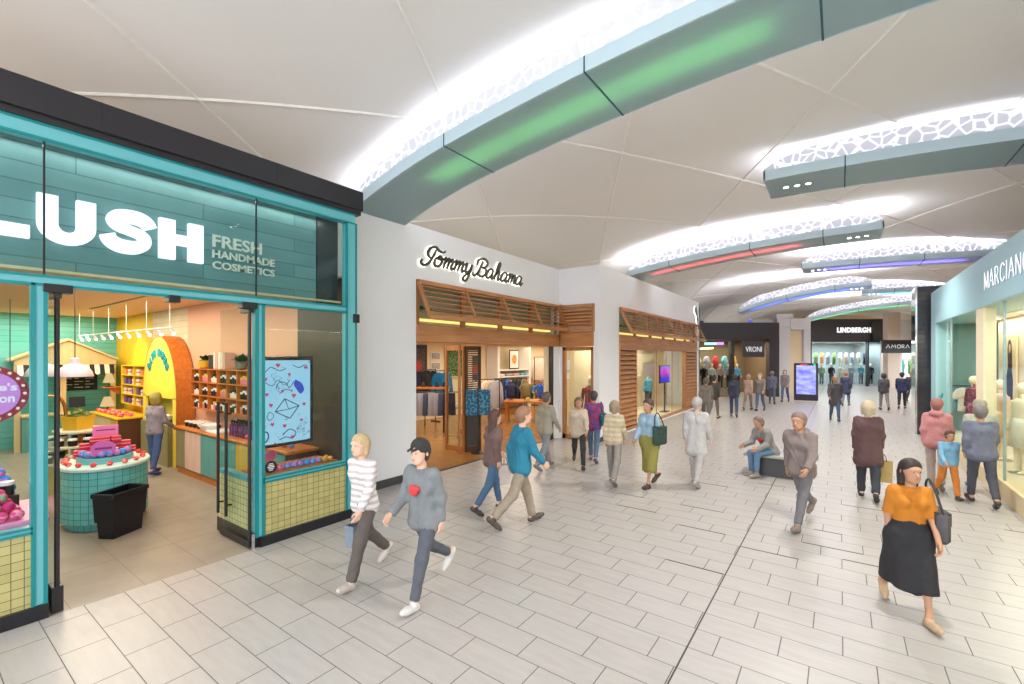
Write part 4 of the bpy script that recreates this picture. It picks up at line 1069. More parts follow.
# louvred awnings: hinged at the top, propped out at the foot
def awning(label, x, y0, y1, n, zt, zb, out):
    t = thing('louvred_awning', label, 'awning', (x, (y0 + y1) / 2, zt), 0, 'louvred timber awnings of the clothes shop')
    L = (y1 - y0) / 2; dz = zb - zt
    P = lambda f, yy: (.03 + out * f, yy, dz * f)
    MB().bar(P(0, -L), P(0, L), .06, .09).build('top_rail', M_timber, t)
    MB().bar(P(1, -L), P(1, L), .06, .10).build('bottom_rail', M_timber, t)
    for i in range(n + 1):
        yy = -L + 2 * L * i / n
        MB().bar(P(0, yy), P(1, yy), .075, .055, (0, 1, 0)).build('stile', M_timber_z, t)
    for i in range(n):
        ya, yb = -L + 2 * L * i / n + .03, -L + 2 * L * (i + 1) / n - .03
        bay = MB().bar(P(.02, ya - .012), P(.98, ya - .012), .05, .02, (0, 1, 0)).bar(P(.02, yb + .012), P(.98, yb + .012), .05, .02, (0, 1, 0)).build('bay_frame', M_timber_z, t)
        for k in range(6):
            f = (k + .75) / 6.6; p = P(f, ya); q = P(f, yb)
            m = MB(); m.hexa([(p[0] - .035, ya, p[2] + .008), (p[0] + .035, ya, p[2] - .024), (q[0] + .035, yb, q[2] - .024), (q[0] - .035, yb, q[2] + .008)], [(p[0] - .035, ya, p[2] + .022), (p[0] + .035, ya, p[2] - .010), (q[0] + .035, yb, q[2] - .010), (q[0] - .035, yb, q[2] + .022)])
            m.build('slat', M_timber, bay)
    for s in (-1, 1):
        MB().tube([(-.02, s * (L - .12), dz * .72), (out * .82, s * (L - .12), dz * .80)], .015, 6).build('prop_rod', M_black, t)
        MB().ball((-.01, s * (L - .12), dz * .72), .04, 8, 5).build('prop_bracket', M_black, t)
    return t
awning('four-bay timber louvred awning propped open over the clothes shop entrance', WX, 6.70, 12.62, 4, 4.22, 3.46, .36)
awning('six-bay timber louvred awning propped open over the clothes shop window', WX2, 14.3, 24.4, 6, 4.22, 3.42, .40)
def louvre(name, label, cat, root_loc, rz, wd, z0, z1, ns):
    """upright louvred shutter, local x across, facing -y"""
    t = thing(name, label, cat, root_loc, rz, 'upright louvred shutters of the clothes shop')
    f = M_timber_z
    for s in (-1, 1): MB().bbox(s * wd / 2 - .05, s * wd / 2 + .05, -.04, .04, z0, z1, .006).build('stile', f, t)
    MB().bbox(-wd / 2 + .04, wd / 2 - .04, -.04, .04, z1 - .08, z1, .006).build('top_rail', M_timber_x, t)
    MB().bbox(-wd / 2 + .04, wd / 2 - .04, -.04, .04, z0, z0 + .09, .006).build('bottom_rail', M_timber_x, t)
    for k in range(ns):
        z = z0 + .12 + (z1 - z0 - .24) * (k + .5) / ns; e_ = .34 * (z1 - z0 - .24) / ns
        MB().hexa([(-wd / 2 + .04, -.05, z - e_), (wd / 2 - .04, -.05, z - e_), (wd / 2 - .04, .03, z + e_ * .6), (-wd / 2 + .04, .03, z + e_ * .6)], [(-wd / 2 + .04, -.05, z - e_ + .045), (wd / 2 - .04, -.05, z - e_ + .045), (wd / 2 - .04, .03, z + e_ * .6 + .045), (-wd / 2 + .04, .03, z + e_ * .6 + .045)]).build('slat', M_timber_x, t)
    MB().box(-wd / 2 + .04, wd / 2 - .04, .05, .06, z0, z1).build('gap_shade', PM('shutter_shadow', (62, 38, 24), .7), t)  # dark sheet painted as the shade between the slats
    return t
louvre('louvred_shutter', 'flat timber louvred panel above the side door', 'shutter', (-6.71, YC + .02, 0), 0, 1.14, 3.38, 4.25, 6)
louvre('louvred_shutter', 'tall timber louvred shutter left of the clothes shop window', 'shutter', (WX2 - .02, 15.08, 0), PI / 2, 1.52, .07, 2.92, 16)
louvre('louvred_shutter', 'tall timber louvred shutter right of the clothes shop window', 'shutter', (WX2 - .02, 23.3, 0), PI / 2, 1.95, .07, 2.92, 16)
# window of the second bay
wf = MB()
for yy in (15.9, 18.3, 20.4, 22.28): wf.bbox(-6.08, WX2, yy - .05, yy + .05, .06, 2.93, .006) if yy in (15.9, 22.28) else wf.box(-6.03, -6.01, yy - .008, yy + .008, .06, 2.93)
wf.bbox(-6.08, WX2, 15.9, 22.28, .06, .14, .006).bbox(-6.08, WX2, 15.9, 22.28, 2.86, 2.93, .006)
struct(wf.build('trim_16', M_timber_z), 'timber frame of the clothes shop window', 'trim')
struct(MB().box(-6.03, -6.02, 15.95, 22.23, .14, 2.86).build('window_7', M_glass), 'large pane of the clothes shop window', 'window')
# side door
sd = thing('door_3', 'timber framed glass side door of the clothes shop', 'door', (-6.68, YC + .06, 0)); sd['kind'] = 'structure'
for x0, x1, z0, z1 in ((-.56, -.44, 0, 2.92), (.44, .56, 0, 2.92), (-.56, .56, 2.80, 2.92), (-.56, .56, 0, .16)):
    MB().bbox(x0, x1, -.04, .04, z0, z1, .006).build('frame', M_timber_z, sd)
MB().box(-.45, .45, -.006, .006, .15, 2.81).build('pane', M_glass, sd)
MB().box(-.40, -.30, -.012, -.008, 2.2, 2.5).box(-.40, -.31, -.012, -.008, 1.9, 2.1).build('notice', PM('white_notice', (240, 240, 238), .6), sd)
MB().tube([(.34, -.08, .9), (.34, -.08, 1.5)], .018, 8).build('handle', M_chrome, sd)
# script sign
def fnT(a, b, d, x=WX, y0=6.72, z0=4.62): return (x + d, y0 + a, z0 + b)
sg = thing('script_sign', 'dark script lettering haloed with light on the white wall over the clothes shop entrance', 'sign', (WX, 8.7, 4.8))
fnL = local(fnT, sg)
M_bronze = PM('bronze_letter', (70, 66, 54), .4)
glyph = {
 'T': ([[(.02, .10), (.00, .02), (.10, -.04), (.22, .02), (.30, .18), (.36, .42)], [(.28, .17), (.14, .26), (.16, .42), (.32, .49), (.46, .42), (.58, .40), (.66, .45)]], .50),
 'o': ([[(.10, .27), (.01, .18), (.02, .04), (.12, .0), (.22, .08), (.22, .22), (.12, .28), (.10, .2), (.2, .2), (.30, .24)]], .28),
 'm': ([[(.0, .22), (.06, .27), (.05, .0)], [(.05, .1), (.14, .27), (.19, .22), (.17, .0)], [(.17, .1), (.26, .27), (.32, .22), (.30, .06), (.34, .0), (.40, .06)]], .38),
 'y': ([[(.0, .22), (.06, .27), (.06, .10), (.12, .01), (.22, .1), (.26, .27)], [(.26, .27), (.24, .0), (.16, -.22), (.05, -.20), (.08, -.08), (.26, .04)]], .32),
 'B': ([[(.02, .06), (.10, -.02), (.24, .12), (.32, .46)], [(.12, .30), (.14, .46), (.34, .53), (.52, .44), (.46, .30), (.30, .26)], [(.30, .26), (.50, .24), (.54, .10), (.42, .0), (.26, .02), (.2, .08)]], .57),
 'a': ([[(.24, .25), (.12, .28), (.02, .16), (.04, .02), (.14, .01), (.24, .14), (.26, .26)], [(.26, .26), (.24, .06), (.28, .0), (.36, .08)]], .34),
 'h': ([[(.0, .08), (.12, .30), (.16, .50), (.10, .52), (.06, .3), (.04, .0)], [(.04, .08), (.14, .27), (.20, .22), (.18, .06), (.22, .0), (.30, .08)]], .30)}
x = 0.0
placed = []; placed_ch = []
for ch in 'TommyBahama':
    st_, adv = glyph[ch]
    for s in st_:
        placed.append((len(placed_ch), spline([(x + a + b * .32, b) for a, b in s], 6)))
    x += adv * (.80 if ch == 'T' else 1.0); placed_ch.append(ch)
sx = 3.80 / x
halo = MB(); let = {}
for ch, pts in placed:
    q = [(a * sx, b * .85) for a, b in pts]
    ws = [.040 + .020 * math.sin(PI * i / (len(q) - 1)) for i in range(len(q))]
    let.setdefault(ch, MB()).ribbon(q, ws, fnL, .05, .09)
    halo.ribbon(q, [w_ * 1.15 for w_ in ws], fnL, .022, .026)
for m in let.values(): m.build('letter', M_bronze, sg)
halo.build('halo_lamp', EM('halo_white', (255, 250, 225), 3.2), sg)
# emblem of a leaping fish silhouette on the far end of the wall
em = thing('wall_emblem', 'small dark emblem haloed with light at the far end of the white wall', 'sign', (WX2, 24.0, 4.75))
E_ = [(-.28, .30), (-.12, .42), (.05, .30), (.16, .08), (.22, -.12), (.30, -.30), (.24, -.46), (.12, -.30), (.05, -.08), (-.12, .02), (-.30, .12)]
MB().prism(E_[::-1], lambda a, b, d: (d, a, b), .05, .08).build('silhouette', M_bronze, em)
MB().prism([(a * 1.02, b * 1.02) for a, b in E_][::-1], lambda a, b, d: (d, a, b), .02, .024).build('halo_lamp', EM('halo_white', (255, 250, 225), 3.2), em)

# ---- folding entrance door
fd = thing('folding_door', 'folded timber and glass entrance door of the clothes shop', 'door', (-8.6, 9.4, 0))
fd['kind'] = 'structure'
def leaf(p, q, name, fill):
    p = Vector(p) - Vector((-8.6, 9.4, 0)); q = Vector(q) - Vector((-8.6, 9.4, 0)); up = Vector((0, 0, 1))
    m = MB(); H_ = 2.90
    m.bar(p, p + up * H_, .09, .05, (q - p)).bar(q, q + up * H_, .09, .05, (q - p))
    m.bar(p + up * .07, q + up * .07, .05, .14).bar(p + up * (H_ - .06), q + up * (H_ - .06), .05, .12)
    m.build(name, M_timber_z if fill != 'dark' else PM('dark_door_wood', (84, 62, 46), .5), fd)
    if fill == 'glass': MB().bar(p + up * (H_ / 2), q + up * (H_ / 2), .012, H_ - .2).build('pane', M_glass, fd)
    else:
        m = MB()
        for k in range(26):
            z = 1.25 + k * .06; m.bar(p + up * z, q + up * z, .05, .035)
        m.bar(p + up * .7, q + up * .7, .02, 1.1)
        m.build('louvre_panel', PM('dark_slats', (70, 66, 66), .4), fd)
leaf((-9.0, 9.3, 0), (-8.36, 9.3, 0), 'leaf_frame', 'glass'); leaf((-8.30, 9.34, 0), (-8.2, 9.78, 0), 'leaf_frame', 'dark')
MB().bbox(.26, .32, -.36, -.30, 0, 2.92, .005).build('pivot_post', M_timber_z, fd)
ep = MB().bbox(-7.50, -7.40, 12.05, 12.2, 0, 2.93, .006); struct(ep.build('trim_17', M_cream), 'cream stile at the right end of the clothes shop entrance', 'trim')
ep = MB().bbox(-7.52, -7.38, 12.2, 12.45, 0, 2.93, .006); struct(ep.build('trim_18', PM('dark_brown_post', (44, 34, 30), .5)), 'dark brown post at the right end of the clothes shop entrance', 'trim')
ep = MB().box(-7.54, -7.36, 12.45, YC, 0, 2.93); struct(ep.build('wall_stub', M_white_wall), 'white wall stub beside the dark post', 'wall')

# ---- garments
def garment(kind, name, mat, label, cat, group, loc, rz, sc=1.0, w=.5, h=.7, thick=.07):
    """hung or dressed clothes: a soft padded outline; local x across, z up from the hem"""
    m = MB()
    if kind == 'shirt':
        P_ = [(-.24, 0), (.24, 0), (.25, .42), (.36, .36), (.44, .44), (.28, .66), (.10, .72), (0, .68), (-.10, .72), (-.28, .66), (-.44, .44), (-.36, .36), (-.25, .42)]
    elif kind == 'long':
        P_ = [(-.2, 0), (.2, 0), (.22, .42), (.30, .05), (.38, .06), (.34, .52), (.26, .68), (.09, .74), (0, .70), (-.09, .74), (-.26, .68), (-.34, .52), (-.38, .06), (-.30, .05), (-.22, .42)]
    elif kind == 'trousers':
        P_ = [(-.22, 0), (-.04, 0), (0, .45), (.04, 0), (.22, 0), (.20, .72), (-.20, .72)]
    else:
        P_ = [(-.27, 0), (-.02, .0), (0, .2), (.02, 0), (.27, 0), (.20, .45), (-.20, .45)]
    n = len(P_); cx = 0; cz = sum(p[1] for p in P_) / n
    rings = [(-1, .86), (-.62, 1.0), (.62, 1.0), (1, .86)]
    vs = []
    for d_, s in rings:
        for a, b in P_: vs.append(((a * s), d_ * thick / 2 * (1 + .4 * math.sin(a * 17 + b * 9)), cz + (b - cz) * (s * .5 + .5)))
    fs = [tuple(range(n)), tuple(3 * n + i for i in range(n))[::-1]]
    for r_ in range(3):
        for i in range(n): fs.append((r_ * n + i, (r_ + 1) * n + i, (r_ + 1) * n + (i + 1) % n, r_ * n + (i + 1) % n))
    o = m.add(vs, fs).build(name, mat, smooth=True, angle=.9, loc=loc, rz=rz)
    o.scale = (sc, sc, sc)
    return tag(o, label, cat, group)
def hanger(t, z):
    pass
F_den = FABRIC('slate_denim', (74, 84, 116)); F_grey = FABRIC('pale_grey_cloth', (166, 166, 182)); F_navy = FABRIC('navy_cloth', (36, 42, 72)); F_tan = FABRIC('sand_cloth', (210, 184, 150)); F_white = FABRIC('off_white_cloth', (232, 222, 206)); F_black = FABRIC('black_cloth', (34, 32, 36)); F_blue = FABRIC('royal_blue_cloth', (34, 66, 160), (60, 120, 190)); F_teal = FABRIC('bright_blue_cloth', (20, 120, 180)); F_flor = FABRIC('floral_cloth', (216, 196, 120), (120, 150, 70)); F_rose = FABRIC('rose_cloth', (214, 170, 160)); F_olive = FABRIC('olive_cloth', (120, 110, 70)); F_cyan = FABRIC('cyan_print', (120, 196, 214), (60, 150, 190)); F_dark = FABRIC('dark_trouser_cloth', (62, 52, 50))
def rack(label, loc, rz, L, H_):
    t = thing('clothes_rack', label, 'clothes rack', loc, rz)
    MB().tube([(-L / 2, 0, H_), (L / 2, 0, H_)], .018, 8).build('rail', M_black, t)
    for s in (-1, 1):
        MB().tube([(s * L / 2, 0, 0), (s * L / 2, 0, H_)], .02, 8).build('upright', M_black, t)
        MB().bbox(s * L / 2 - .03, s * L / 2 + .03, -.25, .25, 0, .04, .006).build('foot', M_black, t)
    return t
ang = math.atan2(.5, .74)
rack('low black rack of folded-over trousers at the left of the clothes shop', (-10.95, 10.5, 0), ang, 1.95, 1.45)
for i in range(9):
    s = -.66 + i * .165
    k = (F_navy, F_den, F_grey, F_grey, F_den, F_grey, F_grey, F_den, F_navy)[i]; kn = {F_navy: 'navy', F_den: 'slate blue', F_grey: 'pale grey'}[k]
    garment('trousers', 'hanging_trousers', k, kn + ' trousers hanging on the low black rack, %s from its left end' % ORD[i], 'trousers', 'trousers on the low black rack', (-10.95 + math.cos(ang) * s, 10.5 + math.sin(ang) * s, .675), ang + .55, 1.02, thick=.05)
tb = thing('display_table', 'dark display table behind the low rack', 'table', (-12.0, 11.2, 0), ang)
MB().bbox(-.9, .9, -.4, .4, 1.48, 1.54, .008).build('table_top', M_orange_wood, tb)
for x_ in (-.8, .8):
    for y_ in (-.3, .3): MB().box(x_ - .03, x_ + .03, y_ - .03, y_ + .03, 0, 1.48).build('leg', M_black, tb)
for i in range(7):
    m = MB().lathe([(.17, 0), (.18, .012), (.10, .02), (.095, .09), (.07, .13), (.01, .14)], n=14, sy=.85)
    o = m.build('hat', (F_black, F_white, F_black, F_dark, F_black, F_navy, F_black)[i], smooth=True, loc=(-12.0 + math.cos(ang) * (-.75 + i * .25), 11.2 + math.sin(ang) * (-.75 + i * .25), 1.54))
    tag(o, ('black', 'cream', 'black', 'brown', 'black', 'navy', 'black')[i] + ' hat on the display table, %s from the left end' % ORD[i], 'hat', 'hats on the display table'); o.scale = (.66, .66, 1.25)
for i in range(6):
    garment('long', 'hanging_jacket', (F_black, F_navy, F_black, F_dark, F_navy, F_black)[i], ('black', 'navy', 'black', 'brown', 'navy', 'black')[i] + ' jacket on the dark wall rail behind the hats, %s from its left end' % ORD[i], 'jacket', 'jackets on the wall rail', (-13.2, 11.4 + i * .26, 1.2), .85, 1.15, thick=.085)
rack('dark wall rail of jackets behind the hat table', (-13.2, 12.05, 0), PI / 2, 1.9, 2.1)
pf = thing('framed_picture', 'dark framed picture with a red figure in the clothes shop', 'picture', (-13.98, 12.7, 1.75))
MB().bbox(0, .04, -.55, .55, 0, 1.35, .01).build('frame', PM('dark_frame', (36, 26, 24), .5), pf)
MB().box(.04, .045, -.42, .42, .13, 1.2).build('picture', FABRIC('dark_picture', (64, 60, 66), (110, 96, 90)), pf)
MB().prism([(-.2, .14), (.25, .14), (.22, .55), (.1, .72), (-.05, .7), (-.18, .5)], lambda a, b, d: (.046 + d, a, b), 0, .004).build('painted_figure', PM('painted_red', (170, 50, 50), .6), pf)
pf = thing('framed_picture', 'framed green palm print behind the glass door', 'picture', (-13.98, 14.9, 1.65))
MB().bbox(0, .04, -.6, .6, 0, 1.4, .01).build('frame', M_beige_wood, pf)
MB().box(.04, .045, -.5, .5, .1, 1.3).build('picture', FABRIC('palm_print', (52, 92, 52), (130, 160, 110)), pf)
for i in range(3):
    pf = thing('framed_picture', 'small pale framed print, %s from the top of three on the back wall' % ORD[i], 'picture', (-13.98, 13.75, 2.45 - .42 * i))
    MB().bbox(0, .03, -.3, .3, 0, .36, .006).build('frame', M_white, pf); MB().box(.03, .034, -.25, .25, .05, .31).build('picture', FABRIC('grey_print', (190, 186, 180), (120, 120, 122)), pf)

# ---- mannequins (built with the figure maker, see below): torso dummies for the shop
def dummy(label, loc, rz, skin, top, bottom, sc=1.0, head=True, stand_h=None, name='mannequin'):
    t = thing(name, label, 'mannequin', loc, rz)
    def lo(prof, c, sx, sy, n=16): return MB().lathe(prof, c, n, sx, sy)
    MB().lathe([(.10, .90), (.165, .98), (.15, 1.12), (.17, 1.30), (.185, 1.40), (.12, 1.46), (.055, 1.49), (.05, 1.56)], n=18, sx=1.05, sy=.62).build('torso', top if top else skin, t, smooth=True, angle=2)
    if head:
        MB().ball((0, 0, 1.66), .098, 14, 9, .82, .98, 1.2).lathe([(.045, 1.46), (.042, 1.58)], n=10).build('head', skin, t, smooth=True, angle=2)
    for s in (-1, 1):
        am = MB().tube([(s * .19, 0, 1.41), (s * .235, .01, 1.18), (s * .25, .04, .95)], [.055, .048, .036], 10).build('arm', top if top else skin, t, smooth=True)
        m = MB().tube([(s * .25, .04, .95), (s * .255, .06, .86)], [.03, .038], 8)
        for k in range(4): m.tube([(s * .25, .045 + k * .014, .87), (s * .25, .05 + k * .014, .79 + .006 * abs(k - 1.5))], .008, 5)
        m.tube([(s * .25, .08, .88), (s * .245, .10, .83)], .009, 5)
        m.build('hand', skin, am, smooth=True)
        lg = MB().tube([(s * .085, 0, .98), (s * .095, .01, .52), (s * .10, 0, .08)], [.095, .07, .05], 12).build('trouser_leg' if bottom else 'leg', bottom if bottom else skin, t, smooth=True)
        MB().tube([(s * .10, -.04, .045), (s * .105, .06, .035), (s * .11, .14, .025)], [.042, .04, .025], 8).build('foot', skin, lg, smooth=True)
    MB().lathe([(.20, 0), (.20, .012)], n=20).build('base', M_chrome, t)
    t.scale = (sc, sc, sc)
    return t
M_mann = PM('cream_mannequin', (236, 220, 190), .5, var=.03)
dummy('headless dummy in a floral shirt behind the glass entrance door', (-11.0, 12.3, 0), 2.2, M_mann, F_flor, F_white, 1.0, False)
garment('long', 'hanging_jacket', F_teal, 'bright blue jacket hanging behind the glass entrance door', 'jacket', None, (-12.6, 12.75, 1.16), .8, 1.15, thick=.12)
rack('thin black rail carrying the bright blue jacket', (-12.6, 12.75, 0), .8, 1.3, 2.06)
dt = thing('display_table', 'low pale table of folded shirts behind the glass door', 'table', (-10.35, 11.75, 0), .6)
MB().bbox(-.5, .5, -.35, .35, .86, .92, .008).build('table_top', M_beige_wood, dt)
MB().lathe([(.25, 0), (.25, .03), (.05, .06), (.05, .86)], n=16).build('pedestal', M_black, dt, smooth=True, angle=.6)
for i in range(6):
    o = MB().bbox(-.13, .13, -.16, .16, 0, .045, .018).build('folded_shirt', (F_white, F_teal, F_tan)[i % 3], smooth=True, loc=(-10.35 + (-.3, 0, .3)[i % 3] * .82, 11.75 + (-.3, 0, .3)[i % 3] * .56, .92 + .045 * (i // 3)), rz=.6)
    tag(o, ('cream', 'bright blue', 'sand')[i % 3] + ' folded shirt, ' + ('lower', 'upper')[i // 3] + ' of its pair, on the low pale table', 'shirt', 'folded shirts on the pale table')
# menu style sign stand with blue panels
ss = thing('sign_stand', 'sign stand with two blue patterned panels by the folded entrance door', 'sign', (-7.95, 9.42, 0), .75)
MB().bbox(-.02, .02, -.02, .02, 0, 1.75, .004).build('post', M_black, ss)
MB().lathe([(.2, 0), (.2, .02), (.03, .035)], n=20).build('base', M_black, ss, smooth=True, angle=.5)
for s, nm in ((-1, 'left'), (1, 'right')):
    MB().hexa([(s * .02, -.02, 1.03), (s * .33, -.10 if s > 0 else -.12, 1.03), (s * .33, -.08 if s > 0 else -.10, 1.03), (s * .02, 0, 1.03)], [(s * .02, -.02, 1.72), (s * .33, -.10 if s > 0 else -.12, 1.72), (s * .33, -.08 if s > 0 else -.10, 1.72), (s * .02, 0, 1.72)]).build('panel', FABRIC('blue_panel', (40, 92, 130), (90, 150, 176)), ss)
# right part of the interior
rack('pale clothes rail with long light garments right of the dark slatted door leaf', (-11.3, 13.75, 0), 1.0, 1.3, 1.72)
for i in range(7):
    s = -.5 + i * .165
    garment('long', 'hanging_coat', (F_white, F_tan, F_white, F_rose, F_white, F_tan, F_grey)[i], ('off-white', 'sand', 'off-white', 'rose', 'off-white', 'sand', 'pale grey')[i] + ' long garment on the pale clothes rail, %s from its left end' % ORD[i], 'coat', 'garments on the pale rail', (-11.3 + math.cos(1.0) * s, 13.75 + math.sin(1.0) * s, .57), 1.65, 1.5, thick=.04)
su = thing('shelf_unit', 'white wall unit with shelves at the back of the clothes shop', 'shelf', (-13.6, 18.6, 0), PI / 2)
for x_ in (-1.35, 1.35): MB().bbox(x_ - .09, x_ + .09, -.35, .35, 0, 3.1, .006).build('upright', M_white, su)
for z in (.45, 1.25, 1.62, 1.95): MB().bbox(-1.27, 1.27, -.33, .33, z - .03, z + .03, .005).build('shelf_board', M_white, su)
MB().box(-1.3, 1.3, .3, .34, 0, 3.1).build('back_panel', M_cream, su)
pf = thing('framed_picture', 'black framed orange poster leaning on the white wall unit', 'picture', (-13.45, 18.75, 1.985))
MB().bbox(0, .03, -.42, .42, 0, .98, .006).build('frame', M_black, pf); MB().box(.03, .034, -.36, .36, .06, .92).build('mount', M_white, pf)
MB().prism([(.2 * math.cos(a), .5 + .24 * math.sin(a)) for a in [2 * PI * i / 20 for i in range(20)]], lambda a, b, d: (.035 + d, a, b), 0, .003).build('print', FABRIC('orange_print', (226, 120, 60), (236, 190, 110)), pf)
for i in range(8):
    z = 1.284 if i < 4 else 1.654
    o = MB().bbox(-.2, .2, -.24, .24, 0, .12, .04).build('folded_shirt', (F_white, F_grey, F_rose, F_cyan)[i % 4], smooth=True, loc=(-13.5, 17.6 + (i % 4) * .62, z))
    tag(o, ('off-white', 'pale grey', 'rose', 'cyan print')[i % 4] + ' folded shirts on the ' + ('lower', 'upper')[i // 4] + ' middle board of the white wall unit', 'shirt', 'folded shirts on the wall unit')
rack('wall rail of cream shirts right of the white wall unit', (-13.3, 21.7, 0), PI / 2, 2.5, 2.6)
for i in range(8):
    garment('long', 'hanging_shirt', (F_white, F_tan, F_white, F_olive, F_white, F_white, F_tan, F_white)[i], ('off-white', 'sand', 'off-white', 'olive', 'off-white', 'off-white', 'sand', 'off-white')[i] + ' shirt on the wall rail right of the white unit, %s from its left end' % ORD[i], 'shirt', 'shirts on the right wall rail', (-13.3, 20.85 + i * .24, 1.36), .85, 1.6, thick=.06)
rack('dark rail of navy and black shirts behind the middle display table', (-12.3, 16.9, 0), 1.1, 1.7, 1.62)
for i in range(8):
    s = -.7 + i * .2
    garment('long', 'hanging_shirt', (F_navy, F_black, F_navy, F_blue, F_navy, F_black, F_navy, F_olive)[i], ('navy', 'black', 'navy', 'royal blue', 'navy', 'black', 'navy', 'olive')[i] + ' shirt on the dark rail behind the middle table, %s from its left end' % ORD[i], 'shirt', 'shirts on the dark rail', (-12.3 + math.cos(1.1) * s, 16.9 + math.sin(1.1) * s, .58), 1.9, 1.35, thick=.06)
rack('short rail of bright shirts right of the middle display table', (-11.1, 17.4, 0), 1.2, 1.5, 1.35)
for i in range(5):
    s = -.4 + i * .2
    garment('shirt', 'hanging_shirt', (F_teal, F_flor, F_rose, F_blue, F_white)[i], ('bright blue', 'floral', 'rose', 'royal blue', 'off-white')[i] + ' shirt on the short rail of bright shirts, %s from the left' % ORD[i], 'shirt', 'shirts on the short rail', (-11.1 + math.cos(1.2) * s, 17.4 + math.sin(1.2) * s, .55), 1.95, 1.05, thick=.07)
dt = thing('display_table', 'dark display table in the middle of the clothes shop', 'table', (-10.35, 15.35, 0), .5)
MB().bbox(-.9, .9, -.5, .5, .78, .84, .008).build('table_top', M_orange_wood, dt)
for x_ in (-.8, .8):
    for y_ in (-.4, .4): MB().box(x_ - .035, x_ + .035, y_ - .035, y_ + .035, 0, .78).build('leg', M_orange_wood, dt)
for i, (dx, dy, k, kn, hh) in enumerate(((-.66, 0, F_navy, 'navy', .84), (-.02, .1, F_olive, 'olive', .84), (.58, -.1, F_blue, 'royal blue patterned', .9))):
    ca, sa = math.cos(.5), math.sin(.5)
    x_, y_ = -10.35 + dx * ca - dy * sa, 15.35 + dx * sa + dy * ca
    bst = thing('display_bust', kn + ' shirt on a bust on the middle display table', 'bust', (x_, y_, .84), .55)
    MB().lathe([(.12, .0), (.12, .02), (.02, .03), (.02, .3)], n=14).build('stand', M_black, bst)
    MB().lathe([(.15, .12), (.17, .2), (.18, .45), (.19, .58), (.12, .66), (.05, .69), (.05, .74)], n=18, sx=1.05, sy=.65).build('torso', k, bst, smooth=True, angle=2)
    for s in (-1, 1): MB().tube([(s * .18, 0, .6), (s * .29, 0, .44), (s * .31, -.01, .34)], [.07, .065, .07], 10).build('sleeve', k, bst, smooth=True)
    MB().ball((0, 0, .76), .05, 8, 5).build('neck_cap', M_orange_wood, bst, smooth=True)
o = MB().lathe([(.2, 0), (.21, .012), (.11, .02), (.10, .1), (.06, .14), (.01, .145)], n=18).build('hat', FABRIC('straw', (176, 150, 70)), smooth=True, loc=(-10.35 + .22, 15.35 - .26, .84)); tag(o, 'olive straw hat lying on the middle display table', 'hat')
wp = thing('wall_shelf', 'column of bright orange and blue prints beside the pale wall', 'picture', (-13.98, 16.4, 1.0))
for i in range(4): MB().bbox(0, .04, -.25, .25, i * .42, i * .42 + .38, .006).build('panel', PM(('print_orange', 'print_navy', 'print_red', 'print_green')[i], ((226, 110, 50), (40, 44, 90), (206, 60, 50), (70, 90, 60))[i], .5), wp)
dlens = EM('shop_downlight', (255, 236, 200), 16)
for i, (x_, y_) in enumerate(((-10.5, 8.5), (-10.5, 11.5), (-10.6, 14.2), (-10.6, 16.6), (-9, 18.5), (-8, 20.5))):
    t = thing('ceiling_downlight', 'small round downlight in the cream ceiling of the clothes shop', 'ceiling light', (x_, y_, 3.235), 0, 'clothes shop downlights')
    MB().lathe([(.07, 0), (.07, .008)], n=14).build('lens', dlens, t); MB().lathe([(.07, 0), (.1, 0), (.1, .014), (.07, .014)], n=16).build('rim', M_white, t)
# show window: mannequins, screen
struct(MB().box(-8.3, -8.2, 15.0, 24.6, 0, 3.25).build('wall_window_back', M_int), 'cream wall behind the clothes shop window', 'wall')
struct(MB().box(-8.2, -6.14, 15.0, 24.6, -.05, .10).build('floor_window', M_cream), 'pale platform of the clothes shop window', 'floor')
struct(MB().box(-7.5, -7.4, 14.2, 15.0, 0, 3.25).box(-7.55, -6.2, 14.15, 14.2, 0, 3.25).build('wall_door_side', M_int), 'cream wall behind the side door', 'wall')
dummy('mannequin in a cyan patterned shirt and dark trousers in the clothes shop window', (-6.7, 19.3, .10), 1.3, M_mann, F_cyan, F_dark, 1.06, False)
dummy('mannequin in a colourful scarf and khaki clothes behind the side door', (-6.62, 13.55, 0), .4, M_mann, FABRIC('motley_cloth', (196, 60, 60), (60, 110, 90)), F_olive, 1.12)
sc = thing('window_screen', 'purple and blue digital screen in the clothes shop window', 'screen', (-6.5, 20.9, .10))
MB().bbox(-.03, .03, -.72, .72, 1.32, 2.12, .006).build('casing', M_black, sc)
t = NT('sunset_screen'); x, y, z = t.xyz()
v = t.math('MULTIPLY_ADD', z, 1.5, t.math('MULTIPLY_ADD', t.noise(4.0), .7, -2.6))
rp_ = t.node('ShaderNodeValToRGB', {0: v}); e = rp_.color_ramp.elements
e[0].color = (*lin((60, 60, 200)), 1); e[1].color = (*lin((70, 120, 230)), 1); n_ = e.new(.5); n_.color = (*lin((220, 60, 190)), 1)
em_ = t.node('ShaderNodeEmission', {'Color': rp_.outputs[0], 'Strength': 1.2}); t.surface(em_.outputs[0])
MB().box(.03, .034, -.68, .68, 1.36, 2.08).build('display', t.m, sc)
MB().bbox(-.02, .02, -.05, .05, 0, 1.33, .004).bbox(-.15, .15, -.3, .3, 0, .03, .004).build('stand', M_black, sc)
for i in range(4):
    o = MB().bbox(-.2, .2, -.16, .16, 0, .35 + .1 * i, .02).build('display_block', (F_rose, PM('terracotta_block', (200, 120, 96), .6), M_cream, F_tan)[i], loc=(-7.2, 16.5 + i * .55, .10)); tag(o, ('rose', 'terracotta', 'cream', 'sand')[i] + ' display block standing in the clothes shop window', 'block')
